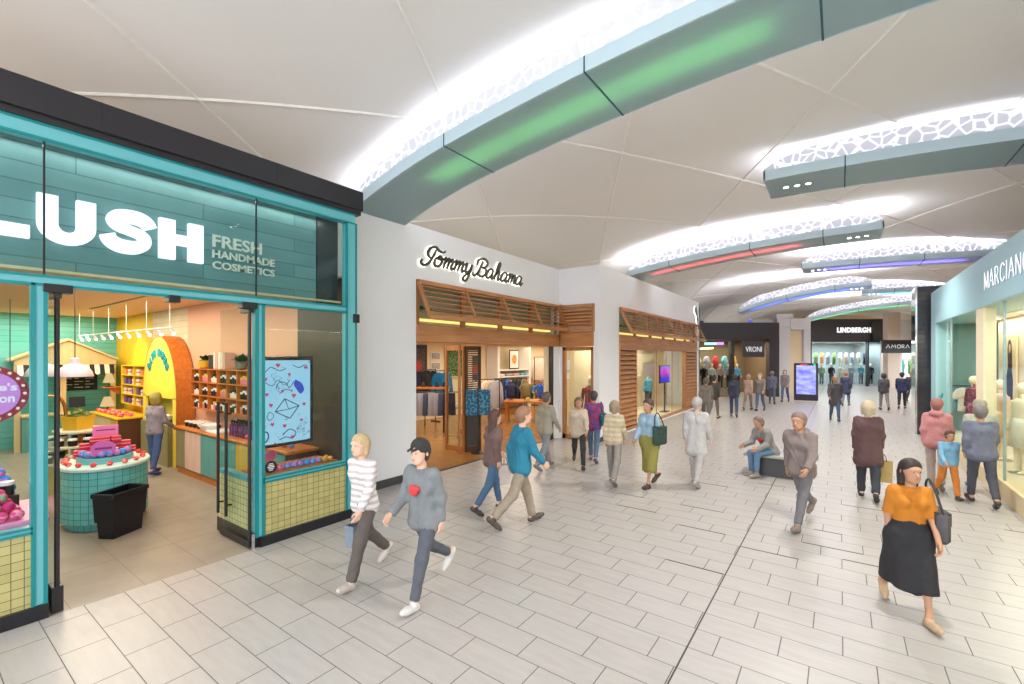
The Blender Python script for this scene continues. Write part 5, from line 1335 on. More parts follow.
area('clothes_light', (-10.5, 9.0, 3.2), 4, 5, 170 * SHOP, (1, .86, .66))
area('clothes_light', (-10.5, 15.5, 3.2), 4, 5, 210 * SHOP, (1, .87, .68))
area('clothes_light', (-12, 21, 3.2), 3, 5, 140 * SHOP, (1, .87, .68))
area('clothes_light', (-7.1, 19, 3.2), 1.4, 7, 160 * SHOP, (1, .88, .7))
area('clothes_light', (-6.8, 13.6, 3.2), 1.0, .8, 28 * SHOP, (1, .86, .68))
# ================================================================== the pale blue shop on the right and the far end
RX = 2.4
M_paleblue = PM('pale_blue_front', (158, 200, 212), .4, var=.02, scale=1)
f = MB().bbox(RX, RX + .8, 3, 19.95, 3.64, 4.68, .01).box(RX, RX + .35, 19.1, 19.95, 0, 3.66)
struct(f.build('wall_right', M_paleblue), 'pale blue fascia and end pier of the shop on the right', 'wall')
struct(MB().box(RX, RX + .25, 3, 19.1, 0, .32).build('wall_right_base', PM('beige_stone', (216, 196, 158), .4, var=.05)), 'beige stone base under the right shop windows', 'wall')
struct(MB().box(5.2, 5.3, 3, 19.9, 0, 3.7).build('wall_right_back', PM('right_shop_wall', (232, 214, 178), .7)), 'cream back wall of the right shop', 'wall')
struct(MB().box(RX + .35, 5.2, 19.7, 19.8, 0, 3.7).box(RX + .8, 5.2, 3, 3.1, 0, 3.7).build('wall_right_side', PM('teal_shop_side', (140, 182, 178), .6)), 'soft teal side wall of the right shop', 'wall')
struct(MB().box(RX + .25, 5.2, 3, 19.7, .20, .32).build('floor_right', PM('right_platform', (214, 200, 176), .5)), 'raised display floor of the right shop', 'floor')
struct(MB().box(RX + .8, 5.2, 3, 19.7, 3.63, 3.70).build('ceiling_right', PM('right_ceiling', (244, 232, 208), .8, var=.02)), 'cream ceiling of the right shop', 'ceiling')
wm = MB()
for yy, ww in ((17.05, .06), (12.1, .03), (8.6, .03)): wm.box(RX + .04, RX + .08, yy - ww / 2, yy + ww / 2, .32, 3.64)
struct(wm.build('trim_19', PM('steel_mullion', (150, 170, 176), .3, .6)), 'thin metal mullions of the right shop windows', 'trim')
wm = MB().bbox(RX + .02, RX + .22, 13.45, 14.05, .32, 3.64, .01)
struct(wm.build('trim_20', PM('cream_pier', (232, 220, 192), .5)), 'cream pier between the right shop windows', 'trim')
struct(MB().box(RX + .055, RX + .065, 3, 19.1, .32, 3.64).build('window_8', GLASS('anti_glare_glass', (244, 250, 248), .15)), 'tall panes of the right shop', 'window')
# lettering
sg = thing('fascia_sign', 'white illuminated serif capitals on the pale blue fascia', 'sign', (RX, 11.7, 3.97))
fr_ = local(on_right(RX, 13.15, 3.97), sg)
h8 = .34; st = .045; thn = .022
def ser(pts, w): return ('r', pts, w)
let8 = {
 'M': [ser([(.03, 0), (.03, h8)], thn), ser([(.03, h8), (.14, .03)], st), ser([(.14, .03), (.25, h8)], thn), ser([(.25, h8), (.25, 0)], st)],
 'A': [ser([(0, 0), (.11, h8)], thn), ser([(.11, h8), (.23, 0)], st), ser([(.05, .12), (.18, .12)], thn)],
 'R': [ser([(.03, 0), (.03, h8)], st), ser(spline([(.03, h8 - .01), (.14, h8 - .01), (.19, .255), (.14, .17), (.03, .17)], 5), thn), ser([(.10, .17), (.23, 0)], st)],
 'C': [ser(spline([(.23, .27), (.15, h8 - .01), (.06, .29), (.02, .17), (.06, .05), (.15, .01), (.23, .07)], 5), .034)],
 'I': [ser([(.03, 0), (.03, h8)], st)],
 'N': [ser([(.03, 0), (.03, h8)], thn), ser([(.03, h8), (.23, 0)], st), ser([(.23, 0), (.23, h8)], thn)],
 'O': [ser(spline([(.13, h8 - .01), (.04, .28), (.015, .17), (.04, .05), (.13, .01), (.22, .05), (.245, .17), (.22, .28), (.13, h8 - .01)], 5), .034)]}
M_l8 = EM('lit_white_capital', (248, 250, 255), 1.05); M_l8b = PM('blue_grey_letter_side', (90, 104, 130), .5)
xp = 0
for ch, adv in (('M', .35), ('A', .31), ('R', .31), ('C', .32), ('I', .14), ('A', .31), ('N', .33), ('O', .3)):
    m = MB(); mb2 = MB()
    for _, pts, w_ in let8[ch]:
        q = [(xp + a * 1.24, b) for a, b in pts]
        m.ribbon(q, w_ * .85, fr_, .012, .022)
        mb2.ribbon([(a - .02, b) for a, b in q], w_ * 1.1, fr_, .0, .012)
    lt_ = mb2.build('letter', M_l8b, sg); m.build('lit_face', M_l8, lt_)
    xp += adv * 1.17
def dress(label, loc, rz, top, skirt):
    t = dummy(label, loc, rz, M_mann, top, None, 1.0)
    MB().lathe([(.24, .52), (.17, .98), (.15, 1.08)], n=18, sx=1.05, sy=.75).build('skirt', skirt, t, smooth=True, angle=2)
    return t
F_red = FABRIC('red_cloth', (186, 34, 56), (220, 90, 100)); F_wine = FABRIC('wine_print', (110, 34, 60), (170, 90, 110)); F_nude = FABRIC('nude_cloth', (226, 196, 160))
dress('mannequin in a wine patterned dress, farthest along the right shop window', (2.88, 17.0, .32), 1.9, F_wine, F_wine)
dress('mannequin in a red top just right of the cream pier', (2.88, 15.7, .32), 1.9, F_red, F_nude)
dress('cream mannequin in nude clothes in the right shop window', (2.88, 14.5, .32), 1.9, F_nude, F_nude)
dress('cream mannequin at the right edge under the fashion poster', (2.88, 13.0, .32), 1.9, M_mann, F_white)
pf = thing('wall_poster', 'tall poster of a long-haired woman in black on the right shop wall', 'poster', (3.55, 17.0, 1.8), 0)
MB().bbox(0, .04, -.5, .5, -.6, 1.35, .006).build('board', PM('poster_cream', (236, 212, 168), .6), pf)
fp = lambda a, b, d: (-.002 - d, -a, b)
MB().prism([(-.16, .62), (-.19, 1.0), (-.1, 1.22), (.05, 1.25), (.15, 1.12), (.19, .8), (.2, .5), (.1, .55), (-.1, .55)][::-1], fp, 0, .004).build('painted_hair', PM('poster_hair', (60, 36, 26), .6), pf)
MB().prism([(.02 + .08 * math.cos(a), 1.02 + .12 * math.sin(a)) for a in [2 * PI * i / 18 for i in range(18)]][::-1], fp, .005, .008).build('painted_face', PM('poster_skin', (226, 176, 140), .6), pf)
MB().prism([(-.2, -.6), (-.26, .3), (-.12, .62), (.14, .6), (.26, .2), (.2, -.6)], fp, .002, .006).build('painted_dress', PM('poster_black', (30, 28, 32), .6), pf)
struct(MB().box(3.6, 3.64, 5.0, 18.3, .32, 3.64).build('wall_poster_screen', M_int), 'cream display partition behind the right shop mannequins', 'wall')
rack('rail of small clothes in the teal part of the right shop', (3.7, 19.3, .32), 0, 2.0, 1.4)
for i in range(7): garment('shirt', 'hanging_tee', (F_cyan, F_white, F_tan, F_grey, F_cyan, F_rose, F_white)[i], ('cyan', 'white', 'sand', 'grey', 'cyan', 'rose', 'white')[i] + ' top on the rail in the right shop, %s from the window' % ORD[i], 'top', 'tops on the right shop rail', (2.85 + i * .28, 19.3, .95), .5, 1.0, thick=.08)
for i, yy in enumerate((6.5, 9, 11.2, 13, 15.2, 17.5)):
    t = thing('ceiling_downlight', 'round downlight in the cream ceiling of the right shop', 'ceiling light', (3.4, yy, 3.62), 0, 'right shop downlights')
    MB().lathe([(.10, 0), (.10, .008)], n=16).build('lens', dlens, t); MB().lathe([(.10, 0), (.13, 0), (.13, .014), (.10, .014)], n=18).build('rim', M_white, t)
area('right_shop_light', (3.3, 11.5, 3.58), .5, 14, 210 * SHOP, (1, .92, .80))
# the polished pier past it and the next fronts on the right
t = NT('polished_dark_stone'); n1 = t.noise(3.0, detail=6.0); x, y, z = t.xyz()
sl = t.math('LESS_THAN', t.math('FRACT', t.math('DIVIDE', z, .16)), .05)
t.bsdf(t.mix(sl, t.mix(n1, lin((44, 42, 48)), lin((70, 66, 72))), lin((24, 24, 26)) + (1,)), .12); M_stone = t.m
pr = thing('stone_pier', 'polished dark stone pier just beyond the pale blue shop', 'pier', (2.55, 20.9, 0)); pr['kind'] = 'structure'
MB().bbox(-.45, .75, -.6, .4, 0, 4.95, .01).build('cladding', M_stone, pr)
MB().bbox(-.50, -.44, -.55, .45, 0, 4.95, .01).build('mirror_edge', PM('mirror_steel', (206, 206, 210), .08, 1.0), pr)
struct(MB().box(4.6, 4.8, 21.4, 38, 0, 5.4).build('wall_right_far', PM('far_beige', (206, 190, 168), .6)), 'beige wall of the farther shops on the right', 'wall')
struct(MB().box(-9.6, -9.4, -1.2, 60, 3.97, 6).build('wall_left_high', M_white), 'white upper wall where the vault springs on the left', 'wall')
struct(MB().box(5.5, 5.7, -2, 60, 3.0, 7).build('wall_right_high', PM('warm_tan', (222, 196, 156), .8)), 'tan upper wall above the right shops', 'wall')
bs_ = thing('blade_sign', 'black projecting sign with widely spaced pale capitals beyond the stone pier', 'sign', FW(28.0, 33.0, 3.36), TH)
MB().bbox(-1.05, 1.05, -.1, .1, -.48, .48, .01).build('box', M_black, bs_)
m = MB(); q0 = lambda a, b, d: (a, -.10 - d, b)
w5 = .30
AM = lambda x0: [[(x0, -.12), (x0 + .13, .14), (x0 + .26, -.12)]]
for s in AM(-.85) + [[(-.48, -.12), (-.42, .14), (-.32, -.06), (-.22, .14), (-.16, -.12)]] + [spline([(.06, .14), (-.04, .08), (-.05, -.04), (.04, -.12), (.14, -.10), (.19, .02), (.14, .11), (.06, .14)], 4)] + [[(.28, -.12), (.28, .13), (.42, .13), (.45, .06), (.40, .01), (.30, .01), (.46, -.12)]] + AM(.56):
    m.ribbon(s, .035, q0, 0, .012)
m.build('lettering', EM('pale_capital', (226, 226, 230), .9), bs_)
MB().bbox(1.0, 1.9, -.04, .04, -.1, .1, .01).build('arm', M_black, bs_)

# ---- diagonal far fronts
def far_front(label_prefix, s0, s1, d, top, bot_sign, mat):
    pass
M_far_dark = PM('graphite_front', (54, 51, 56), .5, var=.04, scale=1)
# left one
def place(o, s, d, z=0.0): o.location = FW(s, d, z); o.rotation_euler.z = TH; return o
o = MB().bbox(-1.0, 5.05, 0, .4, 3.75, 4.85, .01).box(-1.0, -.6, 0, .4, 0, 3.8).box(4.4, 5.05, 0, .4, 0, 3.8).box(1.9, 2.15, .05, .35, 0, 3.8).bbox(-1.1, .05, -.15, .3, 4.0, 4.95, .01)
struct(place(o.build('wall_far_left', M_far_dark), 12.4, 29.6), 'graphite surround of the far left shop', 'wall')
struct(place(MB().box(-1, 5.05, 4.0, 4.1, 0, 4).box(-1.0, -.9, .4, 4, 0, 4).box(4.95, 5.05, .4, 4, 0, 4).build('wall_far_left_back', PM('far_shop_inside', (120, 104, 84), .7)), 12.4, 29.6), 'brown inside walls of the far left shop', 'wall')
struct(place(MB().box(-1, 5.05, .4, 4.0, 3.75, 3.85).build('ceiling_far_left', PM('far_shop_ceiling', (70, 64, 62), .7)), 12.4, 29.6), 'dark ceiling of the far left shop', 'ceiling')
struct(place(MB().box(-.6, 1.9, .10, .12, .4, 3.75).build('window_9', M_glass), 12.4, 29.6), 'display window of the far left shop', 'window')
struct(place(MB().box(-.6, 1.95, .0, .4, 0, .45).build('wall_far_left_base', PM('far_base', (140, 122, 102), .5)), 12.4, 29.6), 'low beige base under the far left window', 'wall')
bs_ = thing('blade_sign', 'dark square sign with pale capitals hung in the far left shop entrance', 'sign', FW(12.4 + 3.35, 29.6, 3.1), TH)
MB().bbox(-.72, .72, -.02, .05, -.5, .55, .01).build('board', PM('sign_grey', (66, 62, 66), .5), bs_)
m = MB(); text_mesh(m, 'VRONI', lambda a, b, d: (a - .52, -.02 - d, b - .16), 1.06, .34, 0, .02); m.build('lettering', EM('pale_capital', (226, 226, 230), .9), bs_)
MB().tube([(-.5, 0, .55), (-.5, 0, .72)], .015, 6).tube([(.5, 0, .55), (.5, 0, .72)], .015, 6).build('hanger', M_black, bs_)
def far_garments(s0, d, n, dx, z, kinds, group, place_txt, sc):
    for i in range(n):
        k, kn = kinds[i % len(kinds)]
        p = FW(s0 + i * dx, d, z)
        garment('shirt', 'hanging_tee', k, kn + ' top in ' + place_txt + ', %s from its left side' % ORD[i], 'top', group, p, TH + .8, sc, thick=.10)
F_or = FABRIC('orange_cloth', (236, 140, 40)); F_gr = FABRIC('green_cloth', (110, 150, 70)); F_ye = FABRIC('yellow_cloth', (236, 200, 60)); F_tq = FABRIC('turquoise_cloth', (30, 170, 176)); F_rd = FABRIC('scarlet_cloth', (206, 30, 40))
far_garments(12.2, 31.3, 6, .62, 1.75, [(F_ye, 'yellow'), (F_white, 'white'), (F_grey, 'grey'), (F_rd, 'scarlet'), (F_cyan, 'cyan print'), (F_ye, 'yellow')], 'tops in the far left shop', 'the far left shop window', 1.25)
for i in range(5):
    p = FW(12.85 + i * .56, 30.4, .45); dummy('cream dummy in ' + ('black', 'white', 'rose', 'grey', 'cyan')[i] + ' in the far left shop window, %s from the left' % ORD[i], p, TH + PI, M_mann, (F_black, F_white, F_rose, F_grey, F_cyan)[i], F_dark, .95)
cl = thing('chandelier', 'long warm glowing strip chandelier in the far left shop', 'lamp', FW(12.9, 31.6, 3.1), TH)
MB().tube([(-1.1, 0, 0), (1.1, 0, .12)], .05, 8).build('tube_lamp', EM('warm_strip', (255, 214, 140), 9), cl, smooth=True)
for x_ in (-1, 1): MB().tube([(x_, 0, .05), (x_, 0, .65)], .008, 5).build('hanger', M_black, cl)
for i in range(9):
    p = FW(12.2 + .55 * i, 30.4 + (i % 3) * .7, 3.70)
    t = thing('ceiling_downlight', 'small warm downlight in the dark ceiling of the far left shop', 'ceiling light', p, 0, 'far left shop downlights'); MB().lathe([(.05, 0), (.05, .02)], n=10).build('lens', dlens, t)
    MB().lathe([(.05, .0), (.075, .01), (.05, .02)], n=10).build('rim', M_black, t)
cs = thing('coloured_lamp', 'lilac and cyan lamp panel under the far left fascia', 'lamp', FW(12.4 + 1.3, 30.6, 3.5), TH)
MB().box(-.7, .1, 0, .04, -.08, .08).build('cyan_panel', EM('cyan_lamp', (170, 226, 240), 2), cs); MB().box(.1, .6, 0, .04, -.08, .1).build('lilac_panel', EM('lilac_lamp', (200, 130, 240), 2), cs)
area('far_left_light', FW(14.4, 31.5, 3.65), 4, 2.4, 260 * SHOP, (1, .82, .58), (0, 0, TH))
# pilaster
o = MB().bbox(0, .85, 0, .6, 0, 5.15, .02).bbox(-.12, 1.0, -.1, .65, 5.15, 5.45, .02).bbox(-.08, .93, -.08, .65, 0, .3, .02).bbox(-.05, .9, -.05, .65, 4.55, 4.7, .02).bbox(.85, 1.75, .25, .6, 0, 4.4, .01).bbox(.85, 2.2, .0, .6, 4.4, 5.15, .02).bbox(1.75, 2.2, 0, .6, 0, 4.4, .01).bbox(-1.6, -.1, .3, .6, 4.86, 5.1, .01)
struct(place(o.build('wall_pilaster', PM('white_pilaster', (206, 204, 206), .6, var=.02)), 17.5, 29.9), 'white moulded pilaster between the two far shops', 'wall')
struct(place(MB().box(.85, 1.75, .22, .25, .0, 4.4).build('door_4', M_cream), 17.5, 29.9), 'cream recessed service door in the white pilaster', 'door')
pd_ = thing('security_lamp', 'small blue lamp on the ledge above the far left shop', 'lamp', FW(15.5, 29.5, 4.86)); MB().lathe([(.05, 0), (.05, .05)], n=10).build('base', M_black, pd_); MB().ball((0, 0, .1), .07, 10, 6).build('bulb', EM('blue_bulb', (60, 70, 255), 3), pd_, smooth=True)
# right one (the wide dark shop)
D2 = 40.0
o = MB().bbox(0, 6.95, 0, .5, 3.95, 5.95, .01).bbox(5.4, 7.0, -.25, .5, 3.9, 5.75, .01).box(0, .15, 0, .4, 0, 4).box(6.75, 7.0, 0, .4, 0, 4).box(5.1, 5.2, 0, .3, 0, 4)
struct(place(o.build('wall_far', M_far_dark), 26.3, D2), 'graphite fascia and posts of the wide far shop', 'wall')
struct(place(MB().box(0, 7, 4.0, 4.1, 0, 4).box(0, .1, .4, 4, 0, 4).box(6.9, 7, .4, 4, 0, 4).build('wall_far_inside', PM('far_grey_inside', (150, 158, 160), .6)), 26.3, D2), 'grey inside walls of the wide far shop', 'wall')
struct(place(MB().box(0, 7, .4, 4, 3.92, 4.0).build('ceiling_far', PM('far_grey_ceiling', (190, 196, 196), .6)), 26.3, D2), 'grey ceiling of the wide far shop', 'ceiling')
struct(place(MB().box(.15, 6.75, .1, .12, .05, 3.95).build('window_10', M_glass), 26.3, D2), 'display windows of the wide far shop', 'window')
sg = thing('fascia_sign', 'white lit slab capitals on the graphite fascia of the wide far shop', 'sign', FW(26.3 + 2.35, D2, 4.75), TH)
m = MB(); text_mesh(m, 'LINDBERGH', lambda a, b, d: (a, -.02 - d, b), 2.95, .46, 0, .06, bold=.03, spacing=1.12); m.build('lettering', EM('lit_white_slab', (250, 250, 252), 1.2), sg)
far_garments(26.75, D2 + 1.6, 11, .56, 1.9, [(F_or, 'orange'), (F_white, 'white'), (F_gr, 'green'), (F_or, 'orange'), (F_grey, 'grey'), (F_gr, 'green'), (F_white, 'white'), (F_rose, 'rose'), (F_grey, 'grey'), (F_white, 'white'), (F_navy, 'navy')], 'tops in the wide far shop', 'the wide far shop window', 1.5)
for i in range(7):
    p = FW(26.9 + i * .88, D2 + .7, .1); dummy('dummy in ' + ('orange', 'green', 'dark', 'white', 'grey', 'pale blue', 'navy')[i] + ' in the wide far shop window, %s from the left' % ORD[i], p, TH + PI, M_mann, (F_or, F_gr, F_black, F_white, F_grey, F_cyan, F_navy)[i], (F_dark, F_black, F_dark, F_tan, F_dark, F_den, F_dark)[i], 1.08)
for i in range(8):
    t = thing('ceiling_downlight', 'small white downlight in the ceiling of the wide far shop', 'ceiling light', FW(26.9 + .8 * i, D2 + .9 + (i % 2) * .8, 3.88), 0, 'wide far shop downlights'); MB().lathe([(.06, 0), (.06, .02)], n=10).build('lens', dlens, t); MB().lathe([(.06, .0), (.085, .01), (.06, .02)], n=10).build('rim', M_white, t)
area('far_light', FW(29.8, D2 + 1.6, 3.85), 6, 2.2, 520 * SHOP, (.95, .98, 1), (0, 0, TH))
# between it and the pier: beige pier and a bright little front
struct(place(MB().box(0, 1.0, 0, .5, 0, 6.2).build('wall_far_pier', PM('far_pier', (190, 172, 156), .6)), 30.26, 36.5), 'beige pier beside the wide far shop', 'wall')
o = MB().box(1.0, 1.15, 0, .3, 0, 3.9).box(1.0, 5, 0, .4, 3.9, 5.6).box(1.5, 5, 2.5, 2.6, 0, 4)
struct(place(o.build('wall_far_right', PM('far_right_front', (196, 196, 196), .6)), 30.26, 36.5), 'pale far front behind the projecting sign', 'wall')
far_garments(31.6, 37.3, 4, .55, 1.26, [(F_ye, 'yellow'), (F_tq, 'turquoise'), (F_gr, 'green'), (F_white, 'white')], 'tops in the little far front', 'the little front behind the projecting sign', 1.5)
rack('rail of bright tops in the little far front', FW(32.4, 37.3, 0), TH, 2.2, 2.4)
area('far_right_light', FW(33.2, 37.5, 3.8), 2.5, 1.6, 120 * SHOP, (1, .95, .85), (0, 0, TH))
# closing walls behind everything
struct(place(MB().box(-20, 30, 0, .3, 0, 8).build('wall_end', PM('warm_tan', (222, 196, 156), .8)), 20, 46.5), 'tan end wall behind the far shops', 'wall')
struct(place(MB().box(-12, 0, 0, .3, 0, 7).build('wall_end_left', PM('white_pilaster', (206, 204, 206), .6, var=.02)), 12.3, 30.3), 'white wall left of the far left shop', 'wall')
# free-standing screen
ks = thing('advertising_totem', 'free standing black totem with a glowing blue white screen', 'totem', (-1.58, 30.8, 0), .12)
MB().bbox(-.58, .58, -.12, .12, .12, 2.25, .02).build('casing', PM('aubergine_casing', (40, 30, 46), .4), ks)
MB().bbox(-.52, .52, -.2, .2, 0, .12, .01).build('base', PM('grey_base', (190, 186, 184), .5), ks)
t = NT('totem_screen'); x, y, z = t.xyz()
n1 = t.noise(1.6, t.comb(t.math('MULTIPLY', x, .9), t.math('MULTIPLY', z, 2.0)), 3.0)
rp_ = t.node('ShaderNodeValToRGB', {0: n1}); e = rp_.color_ramp.elements
e[0].position = .32; e[0].color = (*lin((112, 112, 236)), 1); e[1].position = .68; e[1].color = (*lin((206, 214, 255)), 1)
em_ = t.node('ShaderNodeEmission', {'Color': rp_.outputs[0], 'Strength': 1.05}); t.surface(em_.outputs[0])
MB().box(-.47, .47, -.126, -.121, .48, 2.12).build('display', t.m, ks)
MB().box(-.26, .08, -.126, -.121, 2.15, 2.19).build('red_mark', EM('red_mark', (230, 60, 90), 1.5), ks)
MB().box(.36, .46, -.126, -.121, 2.14, 2.22).build('green_mark', EM('green_mark', (40, 220, 60), 1.5), ks)
# bench
bn = thing('bench', 'dark pedestal bench in the middle of the concourse', 'bench', (-1.15, 11.55, 0))
MB().bbox(-.6, .6, -.32, .32, .40, .47, .015).build('seat', PM('grey_stone_seat', (170, 166, 162), .5), bn)
MB().hexa([(-.45, -.27, 0), (.55, -.27, 0), (.55, .27, 0), (-.45, .27, 0)], [(-.28, -.22, .40), (.40, -.22, .40), (.40, .22, .40), (-.28, .22, .40)]).build('pedestal', PM('dark_pedestal', (40, 38, 38), .4), bn)
# ================================================================== people
def surf_net(F, org, h):
    """surface nets on a sampled distance field"""
    nx, ny, nz = F.shape
    ins = F < 0
    c = np.zeros((nx - 1, ny - 1, nz - 1), np.int8)
    offs = [(i, j, k) for i in (0, 1) for j in (0, 1) for k in (0, 1)]
    for i, j, k in offs: c += ins[i:nx - 1 + i, j:ny - 1 + j, k:nz - 1 + k]
    act = (c > 0) & (c < 8)
    I = np.argwhere(act)
    if len(I) == 0: return [], []
    vals = np.stack([F[I[:, 0] + i, I[:, 1] + j, I[:, 2] + k] for i, j, k in offs], 1)
    O = np.array(offs, float)
    acc = np.zeros((len(I), 3)); cnt = np.zeros(len(I))
    for a in range(8):
        for b in range(a + 1, 8):
            if np.abs(O[a] - O[b]).sum() != 1: continue
            va, vb = vals[:, a], vals[:, b]; cr = (va < 0) != (vb < 0)
            t = np.where(cr, va / np.where(cr, va - vb, 1), 0)
            acc += np.where(cr[:, None], O[a] + t[:, None] * (O[b] - O[a]), 0); cnt += cr
    V = (I + acc / cnt[:, None]) * h + org
    idx = -np.ones(act.shape, int); idx[act] = np.arange(len(I))
    quads = []
    for ax in range(3):
        s0 = [slice(None)] * 3; s1 = [slice(None)] * 3
        s0[ax] = slice(0, -1); s1[ax] = slice(1, None)
        A = ins[tuple(s0)]; B = ins[tuple(s1)]
        E_ = np.argwhere(A != B)
        u, v = [(1, 2), (2, 0), (0, 1)][ax]
        ok = (E_[:, u] > 0) & (E_[:, v] > 0) & (E_[:, u] < F.shape[u] - 1) & (E_[:, v] < F.shape[v] - 1)
        E_ = E_[ok]
        flip = A[tuple(E_.T)]
        du = np.zeros(3, int); du[u] = 1; dv = np.zeros(3, int); dv[v] = 1
        q = np.stack([idx[tuple((E_ - du - dv).T)], idx[tuple((E_ - dv).T)], idx[tuple(E_.T)], idx[tuple((E_ - du).T)]], 1)
        q = np.where(flip[:, None], q, q[:, ::-1])
        quads.append(q)
    Q = np.concatenate(quads)
    Q = Q[(Q >= 0).all(1)]
    return V, Q
def field(prims, h, k=.03):
    """prims: (a, b, ra, rb, cut[, sub]); local smooth union of round cones"""
    A = np.array([p[0] for p in prims] + [p[1] for p in prims], float); r = np.array([p[2] for p in prims] + [p[3] for p in prims])
    lo = (A - r[:, None]).min(0) - .05; hi = (A + r[:, None]).max(0) + .05
    n = np.ceil((hi - lo) / h).astype(int) + 1
    F = np.full(n, .12)
    ax = [lo[i] + h * np.arange(n[i]) for i in range(3)]
    for p in prims:
        a, b = np.array(p[0], float), np.array(p[1], float); ra, rb = p[2], p[3]; m = max(ra, rb) + k + .05
        l = np.minimum(a, b) - m; u_ = np.maximum(a, b) + m
        sl = tuple(slice(max(int((l[i] - lo[i]) / h), 0), min(int((u_[i] - lo[i]) / h) + 2, n[i])) for i in range(3))
        X, Y, Z = np.meshgrid(ax[0][sl[0]], ax[1][sl[1]], ax[2][sl[2]], indexing='ij')
        ba = b - a; L2 = max(ba @ ba, 1e-9)
        t = np.clip(((X - a[0]) * ba[0] + (Y - a[1]) * ba[1] + (Z - a[2]) * ba[2]) / L2, 0, 1)
        d = np.sqrt((X - a[0] - t * ba[0]) ** 2 + (Y - a[1] - t * ba[1]) ** 2 + (Z - a[2] - t * ba[2]) ** 2) - (ra + (rb - ra) * t)
        if len(p) > 4 and p[4]:
            nrm = ba / math.sqrt(L2); e = (X - b[0]) * nrm[0] + (Y - b[1]) * nrm[1] + (Z - b[2]) * nrm[2]
            d = np.maximum(d, e)
        G = F[sl]
        kk = p[5] if len(p) > 5 and p[5] else k
        if kk < 0:      # carve
            F[sl] = np.maximum(G, -d)
        else:
            hh = np.clip(.5 + .5 * (G - d) / kk, 0, 1)
            F[sl] = G * (1 - hh) + d * hh - kk * hh * (1 - hh)
    return F, lo, h
def mesh_from(parts, name, mats, parent=None, smooth=True):
    """parts: list of (V, Q, material index)"""
    vs, fs, mi = [], [], []; o = 0
    for V, Q, i in parts:
        if len(V) == 0: continue
        vs.append(np.asarray(V, float)); fs += [tuple(int(a) + o for a in q) for q in Q]; mi += [i] * len(Q); o += len(V)
    me = bpy.data.meshes.new(name); me.from_pydata(np.concatenate(vs).tolist(), [], fs); me.update()
    for m in mats: me.materials.append(m)
    me.polygons.foreach_set('material_index', mi)
    me.polygons.foreach_set('use_smooth', [smooth] * len(me.polygons))
    ob = bpy.data.objects.new(name, me); COL.objects.link(ob)
    if parent is not None: ob.parent = parent
    return ob
SKIN = {'light': PM('skin_light', (222, 178, 154), .6, var=.04), 'tan': PM('skin_tan', (188, 140, 112), .6, var=.04), 'dark': PM('skin_dark', (112, 76, 58), .6, var=.04)}
M_eye = PM('eye_white', (190, 182, 176), .5); M_iris = PM('iris_dark', (40, 28, 24), .2); M_lip = PM('lip', (176, 96, 92), .5)
HAIRM = {}
def hair_mat(rgb):
    if rgb not in HAIRM: HAIRM[rgb] = PM('hair_%d_%d_%d' % rgb, rgb, .6, var=.25, scale=60)
    return HAIRM[rgb]
CL = {}
def cloth(rgb, rgb2=None, stripe=None):
    k = (rgb, rgb2, stripe)
    if k not in CL: CL[k] = FABRIC('cloth_%d_%d_%d' % rgb, rgb, rgb2, stripe)
    return CL[k]
def V3(*a): return np.array(a, float)
def rotx(v, a):
    """swing about the across axis: positive brings a hanging limb forward (+y)"""
    c, s = math.cos(a), math.sin(a)
    return V3(v[0], c * v[1] - s * v[2], s * v[1] + c * v[2])
